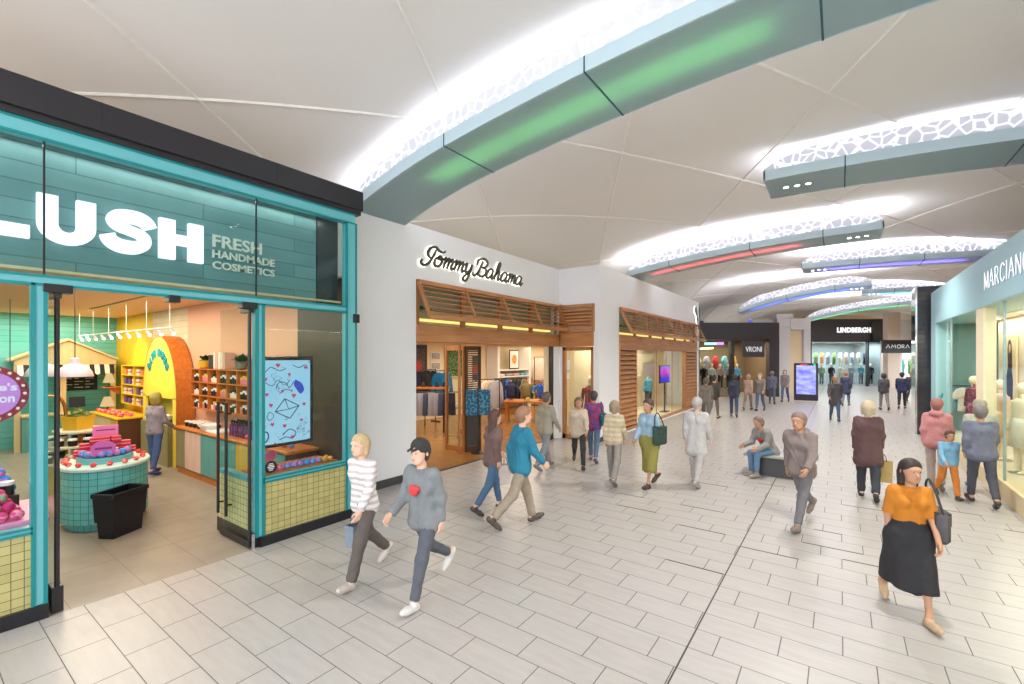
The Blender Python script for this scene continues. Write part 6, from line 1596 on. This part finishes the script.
def person(label, loc, heading, height=1.7, gait=(24, -20), knee=(6, 30), lean=4, arms=(-20, 18), elbows=(20, 28), skin='light', hair='short', hairc=(60, 44, 34), top=('jacket', (80, 80, 86)), bottom=('trousers', (50, 52, 60)), shoes=(60, 56, 54), fem=False, res=.016, sit=False, spread=(6, 6), look=0, badge=None, bag=None, fat=1.0, group='shoppers in the concourse'):
    k = height / 1.7
    gL, gR = R(gait[0]), R(gait[1]); kL, kR = R(knee[0]), R(knee[1]); ln = R(lean)
    up = V3(0, math.sin(ln), math.cos(ln)); fwd = V3(0, math.cos(ln), -math.sin(ln)); rt = V3(1, 0, 0)
    P = V3(0, 0, .92)
    hipw = .092 if fem else .088; shw = .148 if fem else .168
    legs = []
    for s, g, kn in ((-1, gL, kL), (1, gR, kR)):
        hip = P + rt * s * hipw - V3(0, 0, .03)
        th = V3(0, math.sin(g), -math.cos(g)); ka = hip + th * .425 + rt * s * .005
        sh = V3(0, math.sin(g - kn), -math.cos(g - kn)); an = ka + sh * .40
        pitch = (g - kn) * .9 if not sit else 0
        pitch = min(max(pitch, R(-62)), R(16))
        fd_ = V3(s * .10, math.cos(pitch), math.sin(pitch)); dn = V3(0, math.sin(pitch), -math.cos(pitch))
        heel = an + dn * .062 - fd_ * .05; ball_ = an + dn * .070 + fd_ * .11; toe = an + dn * .072 + fd_ * .175
        legs.append((s, hip, ka, an, heel, ball_, toe, dn))
    zmin = min(min(l[4][2], l[5][2], l[6][2]) for l in legs) - .028
    sh_ = V3(0, 0, -zmin)
    P = P + sh_
    legs = [(s,) + tuple(q + sh_ for q in (a, b, c, d, e, f)) + (dn,) for s, a, b, c, d, e, f, dn in legs]
    waist = P + up * .17; chest = P + up * .34; neck = P + up * .50
    hd = R(-8) if not sit else R(18)
    hup = V3(0, math.sin(ln * .6 - hd * 0), math.cos(ln * .6))
    head = neck + hup * .165 + fwd * .02
    ca, sa = math.cos(R(look)), math.sin(R(look))
    hf = V3(-sa, ca, 0); hr = V3(ca, sa, 0); hu = hup
    def H(x, y, z): return head + hr * x + hf * y + hu * z
    arm = []
    for i, s in enumerate((-1, 1)):
        shd = P + up * .445 + rt * s * shw
        a = R(arms[i]); e = R(elbows[i]); sp = R(spread[i])
        d1 = rotx(V3(s * math.sin(sp), 0, -math.cos(sp)), a); el = shd + d1 * .275
        d2 = rotx(V3(s * math.sin(sp * .3) * .6, 0, -1), a + e); d2 /= np.linalg.norm(d2); wr = el + d2 * .24
        arm.append((s, shd, el, wr, d2))
    f = fat
    body = []
    for s, hip, ka, an, heel, ball_, toe, dn in legs:
        body += [(hip, ka, .066, .043, 0), (ka, an, .042, .030, 0), (ka + (an - ka) * .22 - fwd * .008, ka + (an - ka) * .45, .042, .034, 0), (heel, ball_, .03, .032, 0), (ball_, toe, .03, .022, 0), (an, heel, .034, .03, 0)]
    for s in (-1, 1):
        f9 = .88 * min(f, 1.0); body += [(P + rt * s * .055, waist + rt * s * .05, .10 * f9, .085 * f9, 0), (waist + rt * s * .05, chest + rt * s * .075, .085 * f9, .10 * f9, 0), (chest + rt * s * .075, P + up * .43 + rt * s * (shw - .05), .10 * f9, .058, 0)]
    for s, shd, el, wr, d2 in arm: body += [(shd, el, .05, .038, 0), (el, wr, .037, .026, 0)]
    body += [(neck - up * .03, H(0, -.015, -.05), .055, .048, 0)]
    headp = [(H(0, -.018, .035), H(0, -.005, .035), .088, .086, 0), (H(0, .02, .01), H(0, .03, -.02), .075, .066, 0), (H(-.02, .045, -.075), H(.02, .045, -.075), .04, .04, 0), (H(0, .06, -.088), H(0, .066, -.088), .028, .026, 0),
             (H(0, .092, .005), H(0, .112, -.03), .010, .015, 0, .012), (H(-.035, .078, .03), H(.035, .078, .03), .018, .018, 0, .02), (H(-.014, .098, -.058), H(.014, .098, -.058), .010, .010, 0, .012)]
    for s in (-1, 1): headp += [(H(s * .082, -.012, .018), H(s * .088, -.02, -.018), .014, .011, 0, .01), (H(s * .034, .098, .012), H(s * .03, .098, .012), .012, .012, 0, -.01)]
    parts = []
    F, lo, h = field([tuple(p) for p in body], res, .03); V, Q = surf_net(F, lo, h); parts.append((V * k, Q, 0))
    hres = min(res * .55, .011)
    F, lo, h = field(headp + [(neck, H(0, -.015, -.05), .052, .05, 0)], hres, .03); V, Q = surf_net(F, lo, h); parts.append((V * k, Q, 0))
    em = MB()
    for s in (-1, 1):
        c = H(s * .033, .088, .013); em.cur = 1; em.ball(tuple(c * k), .0112 * k, 10, 6); c = c + hf * .0056; em.cur = 2; em.ball(tuple(c * k), .0078 * k, 8, 5)
    c = H(0, .099, -.058); em.cur = 3; em.ball(tuple(c * k), .02 * k, 10, 6, 1.0, .75, .36)
    for fc, mi in zip(em.f, em.mi): pass
    parts_e = {}
    for fc, mi in zip(em.f, em.mi): parts_e.setdefault(mi, []).append(fc)
    ev = np.array(em.v)
    for mi, fl in parts_e.items():
        vs_ = []; 
        parts.append((ev, fl, mi))
    # hands: palm, four fingers of two segments each, and a thumb from the side of the palm
    for s, shd, el, wr, d2 in arm:
        inn = V3(-s, 0, 0) - d2 * float(d2 @ V3(-s, 0, 0)); inn /= np.linalg.norm(inn)      # palm faces the thigh
        ac = np.cross(d2, inn) * s; ac = ac / np.linalg.norm(ac)
        if ac[1] < 0: ac = -ac
        Wp = lambda a, b, c: wr + d2 * a + ac * b + inn * c
        hp = [(wr - d2 * .02, Wp(.03, 0, 0), .026, .028, 0), (Wp(.03, -.022, 0), Wp(.085, -.028, .002), .017, .014, 0), (Wp(.03, .018, 0), Wp(.085, .024, .002), .018, .014, 0), (Wp(.04, 0, 0), Wp(.085, 0, .002), .017, .014, 0)]
        for b, L, cv in ((.030, .036, .4), (.0105, .042, .45), (-.0095, .039, .55), (-.029, .031, .65)):
            p0 = Wp(.088, b, .003); d_a = d2 * math.cos(cv) + inn * math.sin(cv); p1 = p0 + d_a * L; d_b = d2 * math.cos(cv + .6) + inn * math.sin(cv + .6); p2 = p1 + d_b * L * .85
            hp += [(p0, p1, .0088, .008, 0, .004), (p1, p2, .008, .0066, 0, .004)]
        t0 = Wp(.03, .028, .006); t1 = Wp(.058, .052, .018); t2 = Wp(.088, .055, .028)
        hp += [(t0, t1, .013, .0105, 0, .008), (t1, t2, .0105, .008, 0, .004)]
        F, lo, h = field(hp, max(.006, res * .36), .012); V, Q = surf_net(F, lo, h); parts.append((V * k, Q, 0))
    root = mesh_from(parts, 'person', [SKIN[skin], M_eye, M_iris, M_lip])
    root.location = loc; root.rotation_euler.z = heading
    tag(root, label, 'person', group)
    def child(prims, name, mat, r=None, kk=.03):
        F, lo, h = field(prims, r or res, kk)
        if name in FOLD:      # soft creases in the cloth
            g_ = [lo[i] + h * np.arange(F.shape[i]) for i in range(3)]
            X, Y, Z = np.meshgrid(*g_, indexing='ij'); ph = height * 37
            A, B = FOLD[name]
            W = np.sin(B * (Z * 1.0 + .55 * X + .35 * np.sin(9 * X + ph)) + ph) * np.sin(11 * X + 8 * Y - 6 * Z + ph) + .6 * np.sin(B * .55 * (Z - .8 * X + .6 * Y) + 2.1 * ph)
            F = F + A * W
        V, Q = surf_net(F, lo, h)
        return mesh_from([(V * k, Q, 0)], name, [mat], root)
    # hair
    hm = hair_mat(hairc)
    hp = [(H(0, -.022, .045), H(0, -.008, .05), .098, .096, 0), (H(0, -.05, .0), H(0, -.045, -.04), .085, .07, 0)]
    if hair == 'long': hp += [(H(-.055, -.05, -.03), H(-.06, -.055, -.2), .05, .035, 0), (H(.055, -.05, -.03), H(.06, -.055, -.2), .05, .035, 0), (H(0, -.07, -.04), H(0, -.085, -.24), .06, .045, 0)]
    if hair == 'bob': hp += [(H(-.075, -.03, .02), H(-.078, -.02, -.09), .035, .03, 0), (H(.075, -.03, .02), H(.078, -.02, -.09), .035, .03, 0), (H(0, -.06, 0), H(0, -.06, -.09), .075, .06, 0)]
    if hair == 'bun': hp += [(H(0, -.10, .07), H(0, -.11, .08), .045, .045, 0)]
    hp += [(H(0, .115, -.045), H(0, .115, .012), .082, .068, 0, -.01)]
    child(hp, 'hair', hm, max(hres, .010), .03)
    if hair == 'cap':
        child([(H(0, -.015, .06), H(0, -.005, .065), .104, .102, 0), (H(0, .115, .0), H(0, .115, .02), .085, .075, 0, -.01), (H(-.03, .07, .062), H(-.03, .15, .045), .018, .012, 0, .02), (H(.03, .07, .062), H(.03, .15, .045), .018, .012, 0, .02)], 'cap', cloth((52, 48, 50)), max(hres, .010), .02)
    # clothing
    kind, rgb = top[0], top[1]; tm = cloth(*top[1:])
    g = {'shirt': .010, 'jacket': .018, 'coat': .020, 'hoodie': .021}[kind]
    hem = {'shirt': -.06, 'jacket': -.10, 'coat': -.34, 'hoodie': -.09}[kind]
    tp = []
    for s in (-1, 1):
        tp += [(waist + rt * s * .05, P + up * hem * .75 + rt * s * .07, .088 * f + g, (.108 + (.012 if kind == 'coat' else 0)) * f + g, 0), (waist + rt * s * .05, chest + rt * s * .075, .085 * f + g, .10 * f + g, 0), (chest + rt * s * .075, P + up * .43 + rt * s * (shw - .05), .10 * f + g, .062 + g, 0)]
    if fem: tp += [(chest + rt * s * .07 + fwd * .06, chest + rt * s * .07 + fwd * .065, .056 + g * .6, .056 + g * .6, 0) for s in (-1, 1)]
    F_hem = P + up * hem
    for s, shd, el, wr, d2 in arm:
        if len(top) > 1 and kind == 'shirt' and fem and bag != 'sleeved': tp += [(shd, el, .058, .054, 1)]
        else: tp += [(shd, el, .052 + g, .043 + g, 0), (el, wr, .043 + g, .034 + g * .8, 1)]
    tp += [(P + up * .47, neck + up * .0, .07, .066 + (.01 if kind != 'shirt' else 0), 1)]
    if kind == 'hoodie': tp += [(neck + V3(-.05, -.075, .01), neck + V3(.05, -.075, .01), .06, .06, 0)]
    topo = child(tp, {'shirt': 'shirt', 'jacket': 'jacket', 'coat': 'coat', 'hoodie': 'hooded_jacket'}[kind], tm)
    if badge: 
        bp = chest + fwd * (.118 * f + g) - up * .02
        child([(bp - rt * .05, bp + rt * .03, .035, .03, 0), (bp - rt * .02 - up * .05, bp + rt * .02 - up * .05, .03, .03, 0)], 'chest_patch', cloth(badge), .012).parent = topo
    bm = cloth(*bottom[1:])
    if bottom[0] == 'trousers':
        lp = [(P - rt * .05 - up * .01, P + rt * .05 - up * .01, .104 * f, .104 * f, 0)]
        for s, hip, ka, an, heel, ball_, toe, dn in legs:
            lp += [(hip, ka, .088 * f, .072, 0), (ka, an + (an - ka) * .02, .072, .060, 1)]
        child(lp, 'trousers', bm)
    elif bottom[0] == 'jeans':
        lp = [(P - rt * .05 - up * .01, P + rt * .05 - up * .01, .104 * f, .104 * f, 0)]
        for s, hip, ka, an, heel, ball_, toe, dn in legs:
            lp += [(hip, ka, .086 * f, .067, 0), (ka, an + (an - ka) * -.02, .067, .050, 1)]
        child(lp, 'jeans', bm)
    else:
        hemz = P - V3(0, 0, bottom[0] == 'skirt' and .62 or .40)
        lp = []
        ym = (legs[0][2][1] + legs[1][2][1]) / 2; 
        for s, hip, ka, an, heel, ball_, toe, dn in legs:
            q = hip + (ka - hip) * 1.0; q2 = V3(s * .11, (ka[1] + an[1]) / 2 * .8, hemz[2])
            lp += [(P + rt * s * .05 + up * .08, hip - V3(0, 0, .05), .10, .12, 0), (hip, q2, .12, .10, 1), (hip * .5 + P * .5, V3(0, ym, hemz[2]), .12, .13, 1)]
        child(lp, 'skirt', bm, None, .06)
    sm_ = PM('shoe_%d_%d_%d' % shoes, shoes, .5)
    for s, hip, ka, an, heel, ball_, toe, dn in legs:
        child([(heel, ball_, .040, .044, 0), (ball_, toe, .042, .030, 0), (an + dn * .02, heel + (ball_ - heel) * .15, .044, .040, 0)], 'shoe', sm_, min(res, .014), .015)
    info = {'root': root, 'wrists': [(wr, d2) for s, shd, el, wr, d2 in arm], 'k': k, 'P': P, 'chest': chest, 'rt': rt, 'fwd': fwd, 'up': up}
    return info
def to_world(info, p):
    r = info['root']; a = r.rotation_euler.z; p = np.array(p) * info['k']
    return (r.location.x + p[0] * math.cos(a) - p[1] * math.sin(a), r.location.y + p[0] * math.sin(a) + p[1] * math.cos(a), r.location.z + p[2])
def shopping_bag(label, info, hand, rgb, w=.3, hh=.34, dep=.12, drop=.16, rz=0):
    wr, d2 = info['wrists'][hand]
    p = to_world(info, wr + d2 * .10)
    t = thing('shopping_bag', label, 'bag', (p[0], p[1], p[2] - drop - hh), info['root'].rotation_euler.z + PI / 2 + rz)
    m = tub(w * .92, w, dep, dep * 1.2, 0, hh, .004); m.build('body', cloth(rgb), t)
    for s in (-1, 1):
        MB().tube(spline([(-w * .25, s * dep * .5, hh - .02), (-w * .18, s * dep * .3, hh + drop * .7), (0, 0, hh + drop + .0), (w * .18, s * dep * .3, hh + drop * .7), (w * .25, s * dep * .5, hh - .02)], 4), .007, 6).build('handle', cloth(tuple(int(c * .6) for c in rgb)), t)
    return t
def shoulder_bag(label, info, side, rgb, w=.3, hh=.24):
    c = info['P'] + info['rt'] * side * .24 + info['up'] * .10
    p = to_world(info, c)
    t = thing('shoulder_bag', label, 'bag', p, info['root'].rotation_euler.z + PI / 2)
    k = info['k']
    m = MB().bbox(-w / 2, w / 2, -.055, .055, -hh / 2, hh / 2, .035); m.build('body', cloth(rgb), t, smooth=True, angle=1.2)
    MB().box(-w / 2 * .8, w / 2 * .8, -.06, .06, hh * .1, hh / 2 * 1.02).build('flap', cloth(tuple(int(c * .8) for c in rgb)), t)
    s = side
    MB().tube(spline([(-w * .42, 0, hh * .4), (-.09, -s * -.05 * 1, .36), (0, s * .06, .44), (.09, s * .05, .36), (w * .42, 0, hh * .4)], 5), .011, 6).build('strap', cloth(tuple(int(c * .7) for c in rgb)), t)
    return t
FOLD = {'jacket': (.0050, 42), 'coat': (.0050, 34), 'hooded_jacket': (.0055, 40), 'shirt': (.0035, 44), 'trousers': (.0035, 46), 'jeans': (.0028, 52), 'skirt': (.0030, 20)}
BACK = PI          # walking towards the viewpoint's side (-Y)
AWAY = 0.0
# ---- near people
p1 = person('person in a pale striped top and dark trousers striding past the yellow tiled dado', (-4.55, 3.32, 0), BACK + .12, 1.70, (22, -20), (4, 26), 5, (14, -18), (18, 16), 'light', 'bob', (186, 160, 120), ('shirt', (226, 222, 220), (190, 180, 182), 14.0), ('trousers', (92, 84, 80)), (196, 186, 178), True, .0135, bag='sleeved')
shopping_bag('dusky blue bag in the hand of the person in the pale striped top', p1, 1, (128, 140, 156), .26, .26)
p2 = person('person in a grey jacket with a red chest patch, nearest walker on the left', (-3.64, 3.42, 0), BACK + .08, 1.70, (20, -24), (4, 34), 5, (-16, 12), (18, 44), 'light', 'cap', (54, 42, 38), ('jacket', (122, 126, 130)), ('jeans', (84, 88, 98)), (206, 204, 202), False, .0135, badge=(206, 66, 70), fat=1.08)
p3 = person('person in a bright teal jacket and khaki trousers seen from behind', (-4.0, 5.75, 0), AWAY - .5, 1.82, (20, -22), (6, 24), 4, (-20, 18), (20, 24), 'light', 'short', (150, 110, 86), ('jacket', (40, 122, 150)), ('trousers', (156, 142, 126)), (84, 74, 66), False, .0145, fat=1.08)
p4 = person('person in a dusky brown top and blue jeans left of the teal jacket', (-4.75, 6.0, 0), AWAY - .3, 1.68, (18, -18), (6, 20), 4, (20, -18), (22, 30), 'light', 'long', (86, 58, 48), ('jacket', (118, 92, 88)), ('jeans', (74, 104, 136)), (70, 66, 70), True, .0155)
shopping_bag('pale carrier bag hanging from the hand of the person in the dusky brown top', p4, 0, (206, 196, 196), .28, .34)
p5 = person('person in a light denim shirt and olive skirt before the clothes shop window', (-3.1, 9.0, 0), BACK - .3, 1.72, (14, -16), (4, 22), 3, (-14, 12), (18, 26), 'tan', 'bun', (70, 50, 44), ('jacket', (150, 176, 196)), ('skirt', (142, 134, 68)), (70, 50, 46), True, .016)
shoulder_bag('dark green shoulder bag of the person in the olive skirt', p5, -1, (52, 76, 70), .38, .36)
p6 = person('person in khaki grey clothes left of the timber side door', (-5.55, 9.0, 0), AWAY - .2, 1.74, (16, -16), (5, 20), 3, (-16, 16), (20, 20), 'tan', 'short', (96, 84, 76), ('jacket', (158, 150, 134)), ('trousers', (132, 134, 138)), (120, 118, 118), False, .018)
p7 = person('person in a beige jumper and black trousers in front of the timber side door', (-5.0, 9.6, 0), BACK + .5, 1.66, (24, -24), (6, 30), 4, (22, -20), (24, 24), 'tan', 'bob', (110, 88, 70), ('jacket', (196, 180, 160)), ('jeans', (52, 56, 52)), (60, 60, 58), True, .018)
p8 = person('person in a violet and red patterned jacket and jeans by the white corner', (-4.95, 10.3, 0), AWAY + .3, 1.70, (14, -14), (4, 18), 3, (-16, 16), (26, 36), 'tan', 'short', (70, 60, 66), ('jacket', (98, 78, 150), (176, 60, 96)), ('jeans', (88, 112, 142)), (90, 90, 100), False, .018)
shoulder_bag('teal shoulder bag of the person in the violet jacket', p8, 1, (34, 112, 122), .3, .3)
p9 = person('person in a sand striped top and grey trousers by the louvred shutter', (-3.75, 8.75, 0), AWAY + .1, 1.66, (12, -14), (4, 20), 3, (-14, 14), (18, 18), 'light', 'bob', (150, 130, 110), ('shirt', (202, 186, 158), (186, 168, 140), 10.0), ('trousers', (146, 140, 136)), (120, 112, 110), True, .018, bag='sleeved')
p10 = person('person all in pale grey right of the olive skirt', (-2.35, 9.6, 0), AWAY - .1, 1.72, (12, -12), (4, 16), 3, (-12, 12), (16, 16), 'light', 'short', (170, 164, 160), ('coat', (186, 182, 182)), ('trousers', (176, 172, 172)), (150, 148, 148), False, .018)
ps = person('person in a grey jacket with red inside sitting bent forward on the bench', (-1.25, 11.4, -.005), 2.45, 1.70, (84, 82), (82, 86), 28, (16, 18), (58, 54), 'tan', 'short', (116, 98, 92), ('jacket', (138, 134, 134)), ('jeans', (96, 128, 160)), (150, 140, 134), False, .017, sit=True, badge=(186, 50, 60))
p11 = person('person in a brown grey hooded jacket taking a long stride beside the bench', (-.48, 8.3, 0), BACK - .35, 1.78, (26, -30), (4, 24), 7, (18, -20), (30, 26), 'tan', 'short', (126, 104, 98), ('hoodie', (132, 118, 116)), ('jeans', (112, 110, 116)), (124, 112, 104), False, .0155)
p12 = person('person in a maroon and black jacket walking away with a tan bag', (.42, 10.6, 0), AWAY - .02, 1.76, (12, -14), (4, 26), 3, (-10, 10), (12, 10), 'light', 'bob', (186, 172, 146), ('coat', (92, 66, 68)), ('trousers', (54, 58, 66)), (48, 46, 48), True, .016, fat=1.12)
shopping_bag('tan carrier bag held by the person in the maroon jacket', p12, 1, (176, 150, 96), .34, .38, .14, .14, PI / 2)
p13 = person('person in an orange top and black skirt, nearest walker on the right', (.56, 6.05, 0), BACK + .25, 1.56, (18, -16), (5, 26), 4, (10, -12), (20, 18), 'tan', 'long', (44, 34, 32), ('shirt', (196, 122, 34)), ('skirt', (44, 42, 46)), (190, 160, 130), True, .0145, look=10, fat=.86)
shoulder_bag('dark grey shoulder bag of the person in the orange top', p13, -1, (84, 80, 84), .34, .30)
p14 = person('child in orange trousers and a pale blue top on the right', (1.62, 11.5, 0), BACK + .3, 1.22, (16, -16), (4, 20), 4, (-20, 20), (24, 24), 'tan', 'short', (70, 52, 44), ('shirt', (120, 170, 204)), ('trousers', (196, 120, 50)), (70, 54, 50), False, .015)
p15 = person('person in a dusty pink hooded jacket on the right', (1.55, 12.2, 0), AWAY - .25, 1.72, (14, -14), (4, 18), 4, (-14, 14), (20, 20), 'light', 'short', (150, 96, 90), ('hoodie', (190, 128, 130)), ('trousers', (178, 162, 156)), (120, 108, 106), True, .017)
p16 = person('person in a slate blue jacket close to the right shop windows', (2.02, 11.3, 0), AWAY + .1, 1.70, (14, -14), (4, 18), 6, (-12, 14), (26, 20), 'tan', 'short', (110, 104, 104), ('jacket', (104, 108, 128)), ('jeans', (70, 72, 86)), (60, 58, 62), False, .017, fat=1.1)
p16b = person('person in pale grey green clothes beside the slate blue jacket', (2.2, 12.4, 0), AWAY + .1, 1.72, (12, -12), (4, 16), 3, (-10, 10), (18, 16), 'light', 'short', (150, 144, 130), ('jacket', (170, 176, 166)), ('trousers', (166, 172, 168)), (130, 132, 130), False, .018)
clerk = person('person in a grey top and jeans standing before the yellow arch in the teal shop', (-12.3, 3.5, 0), .5, 1.74, (6, -6), (3, 8), 2, (8, 12), (30, 40), 'tan', 'bob', (150, 138, 60), ('shirt', (140, 134, 148)), ('jeans', (70, 96, 150)), (60, 80, 130), True, .017, bag='sleeved', group=None)
# ---- far people
FAR = [
 ('dark jacket and grey trousers carrying a black bag at the far left', (714, 419), 1.78, (70, 66, 62), (116, 108, 104), (60, 50, 46), AWAY),
 ('navy jacket and dark jeans right of the far dark-jacketed walker', (734, 417), 1.80, (54, 58, 76), (62, 78, 104), (66, 52, 48), AWAY),
 ('grey jacket and blue jeans in front of the graphite shop', (760, 411), 1.78, (128, 122, 114), (76, 98, 130), (140, 120, 110), BACK),
 ('dark blue jacket in the doorway of the graphite shop', (772, 404), 1.76, (96, 100, 122), (86, 90, 104), (120, 110, 104), AWAY),
 ('mauve grey jacket and jeans beside the glowing totem', (785, 402), 1.82, (142, 128, 130), (90, 104, 130), (130, 112, 108), BACK),
 ('long dark coat and jeans right of the glowing totem', (835, 421), 1.78, (78, 74, 80), (70, 92, 118), (156, 112, 96), BACK),
 ('navy jacket and pale jeans behind the long dark coat', (846, 406), 1.78, (66, 70, 96), (116, 134, 158), (170, 120, 90), AWAY),
 ('charcoal jacket and grey trousers under the projecting sign', (884, 410), 1.76, (78, 74, 80), (132, 128, 130), (60, 56, 58), AWAY),
 ('navy jacket and black trousers near the stone pier', (902, 409), 1.78, (48, 52, 88), (52, 46, 52), (56, 48, 46), AWAY),
 ('dark clothes half hidden beside the stone pier', (911, 402), 1.7, (84, 80, 84), (90, 88, 92), (120, 80, 70), BACK),
 ('beige jacket between two darker figures at the far left', (748, 410), 1.7, (176, 150, 132), (140, 128, 122), (160, 130, 110), AWAY),
 ('grey brown jacket half behind the corner of the white shop', (706, 424), 1.74, (120, 110, 104), (110, 104, 104), (96, 84, 76), AWAY)]
for i, (lb, (u, v), hh, tc, bc, hc, hd_) in enumerate(FAR):
    t_ = EYE / (v - 357); a_ = (u - 512) * t_; d_ = 453.5 * t_
    x_, y_ = CT * a_ - ST * d_, ST * a_ + CT * d_
    sg_ = 1 if i % 2 else -1
    pp = person('person in ' + lb, (x_, y_, 0), hd_ + .15 * sg_, hh, (13 * sg_, -14 * sg_), ((5, 20) if i % 2 else (20, 5)), 3, (-14 * sg_, 14 * sg_), (20, 22), ('light', 'tan')[i % 2], ('short', 'bob', 'short')[i % 3], hc, ('coat' if 'coat' in lb else 'jacket', tc), ('jeans', bc), (70, 66, 66), i % 3 == 1, .026)
    if i == 0: shoulder_bag('black bag of the far left walker in the dark jacket', pp, -1, (30, 28, 30), .3, .34)

# ================================================================== light, world, viewpoint
world = bpy.data.worlds.new('open_rear_fill'); S.world = world; world.use_nodes = True
bg = world.node_tree.nodes['Background']; bg.inputs[0].default_value = (.93, .965, 1.0, 1); bg.inputs[1].default_value = WORLD  # even ambient fill added through the open rear, for the unseen mall
cam = bpy.data.cameras.new('viewpoint'); co = bpy.data.objects.new('viewpoint', cam); COL.objects.link(co)
co.location = (0, 0, EYE); co.rotation_euler = (PI / 2, 0, TH)
cam.sensor_fit = 'HORIZONTAL'; cam.sensor_width = 36; cam.lens = 36 * 453.5 / 1024
cam.shift_y = 15 / 1024; cam.clip_start = .05; cam.clip_end = 200
S.camera = co
S.view_settings.view_transform = 'Standard'; S.view_settings.look = 'None'
S.view_settings.exposure = EXPO; S.view_settings.gamma = 1.0; S.view_settings.use_curve_mapping = False
c = S.cycles
c.use_denoising = True; c.max_bounces = 8; c.diffuse_bounces = 5; c.glossy_bounces = 4; c.transmission_bounces = 6; c.transparent_max_bounces = 16
c.sample_clamp_indirect = 6; c.caustics_reflective = False; c.caustics_refractive = False
c.use_adaptive_sampling = False
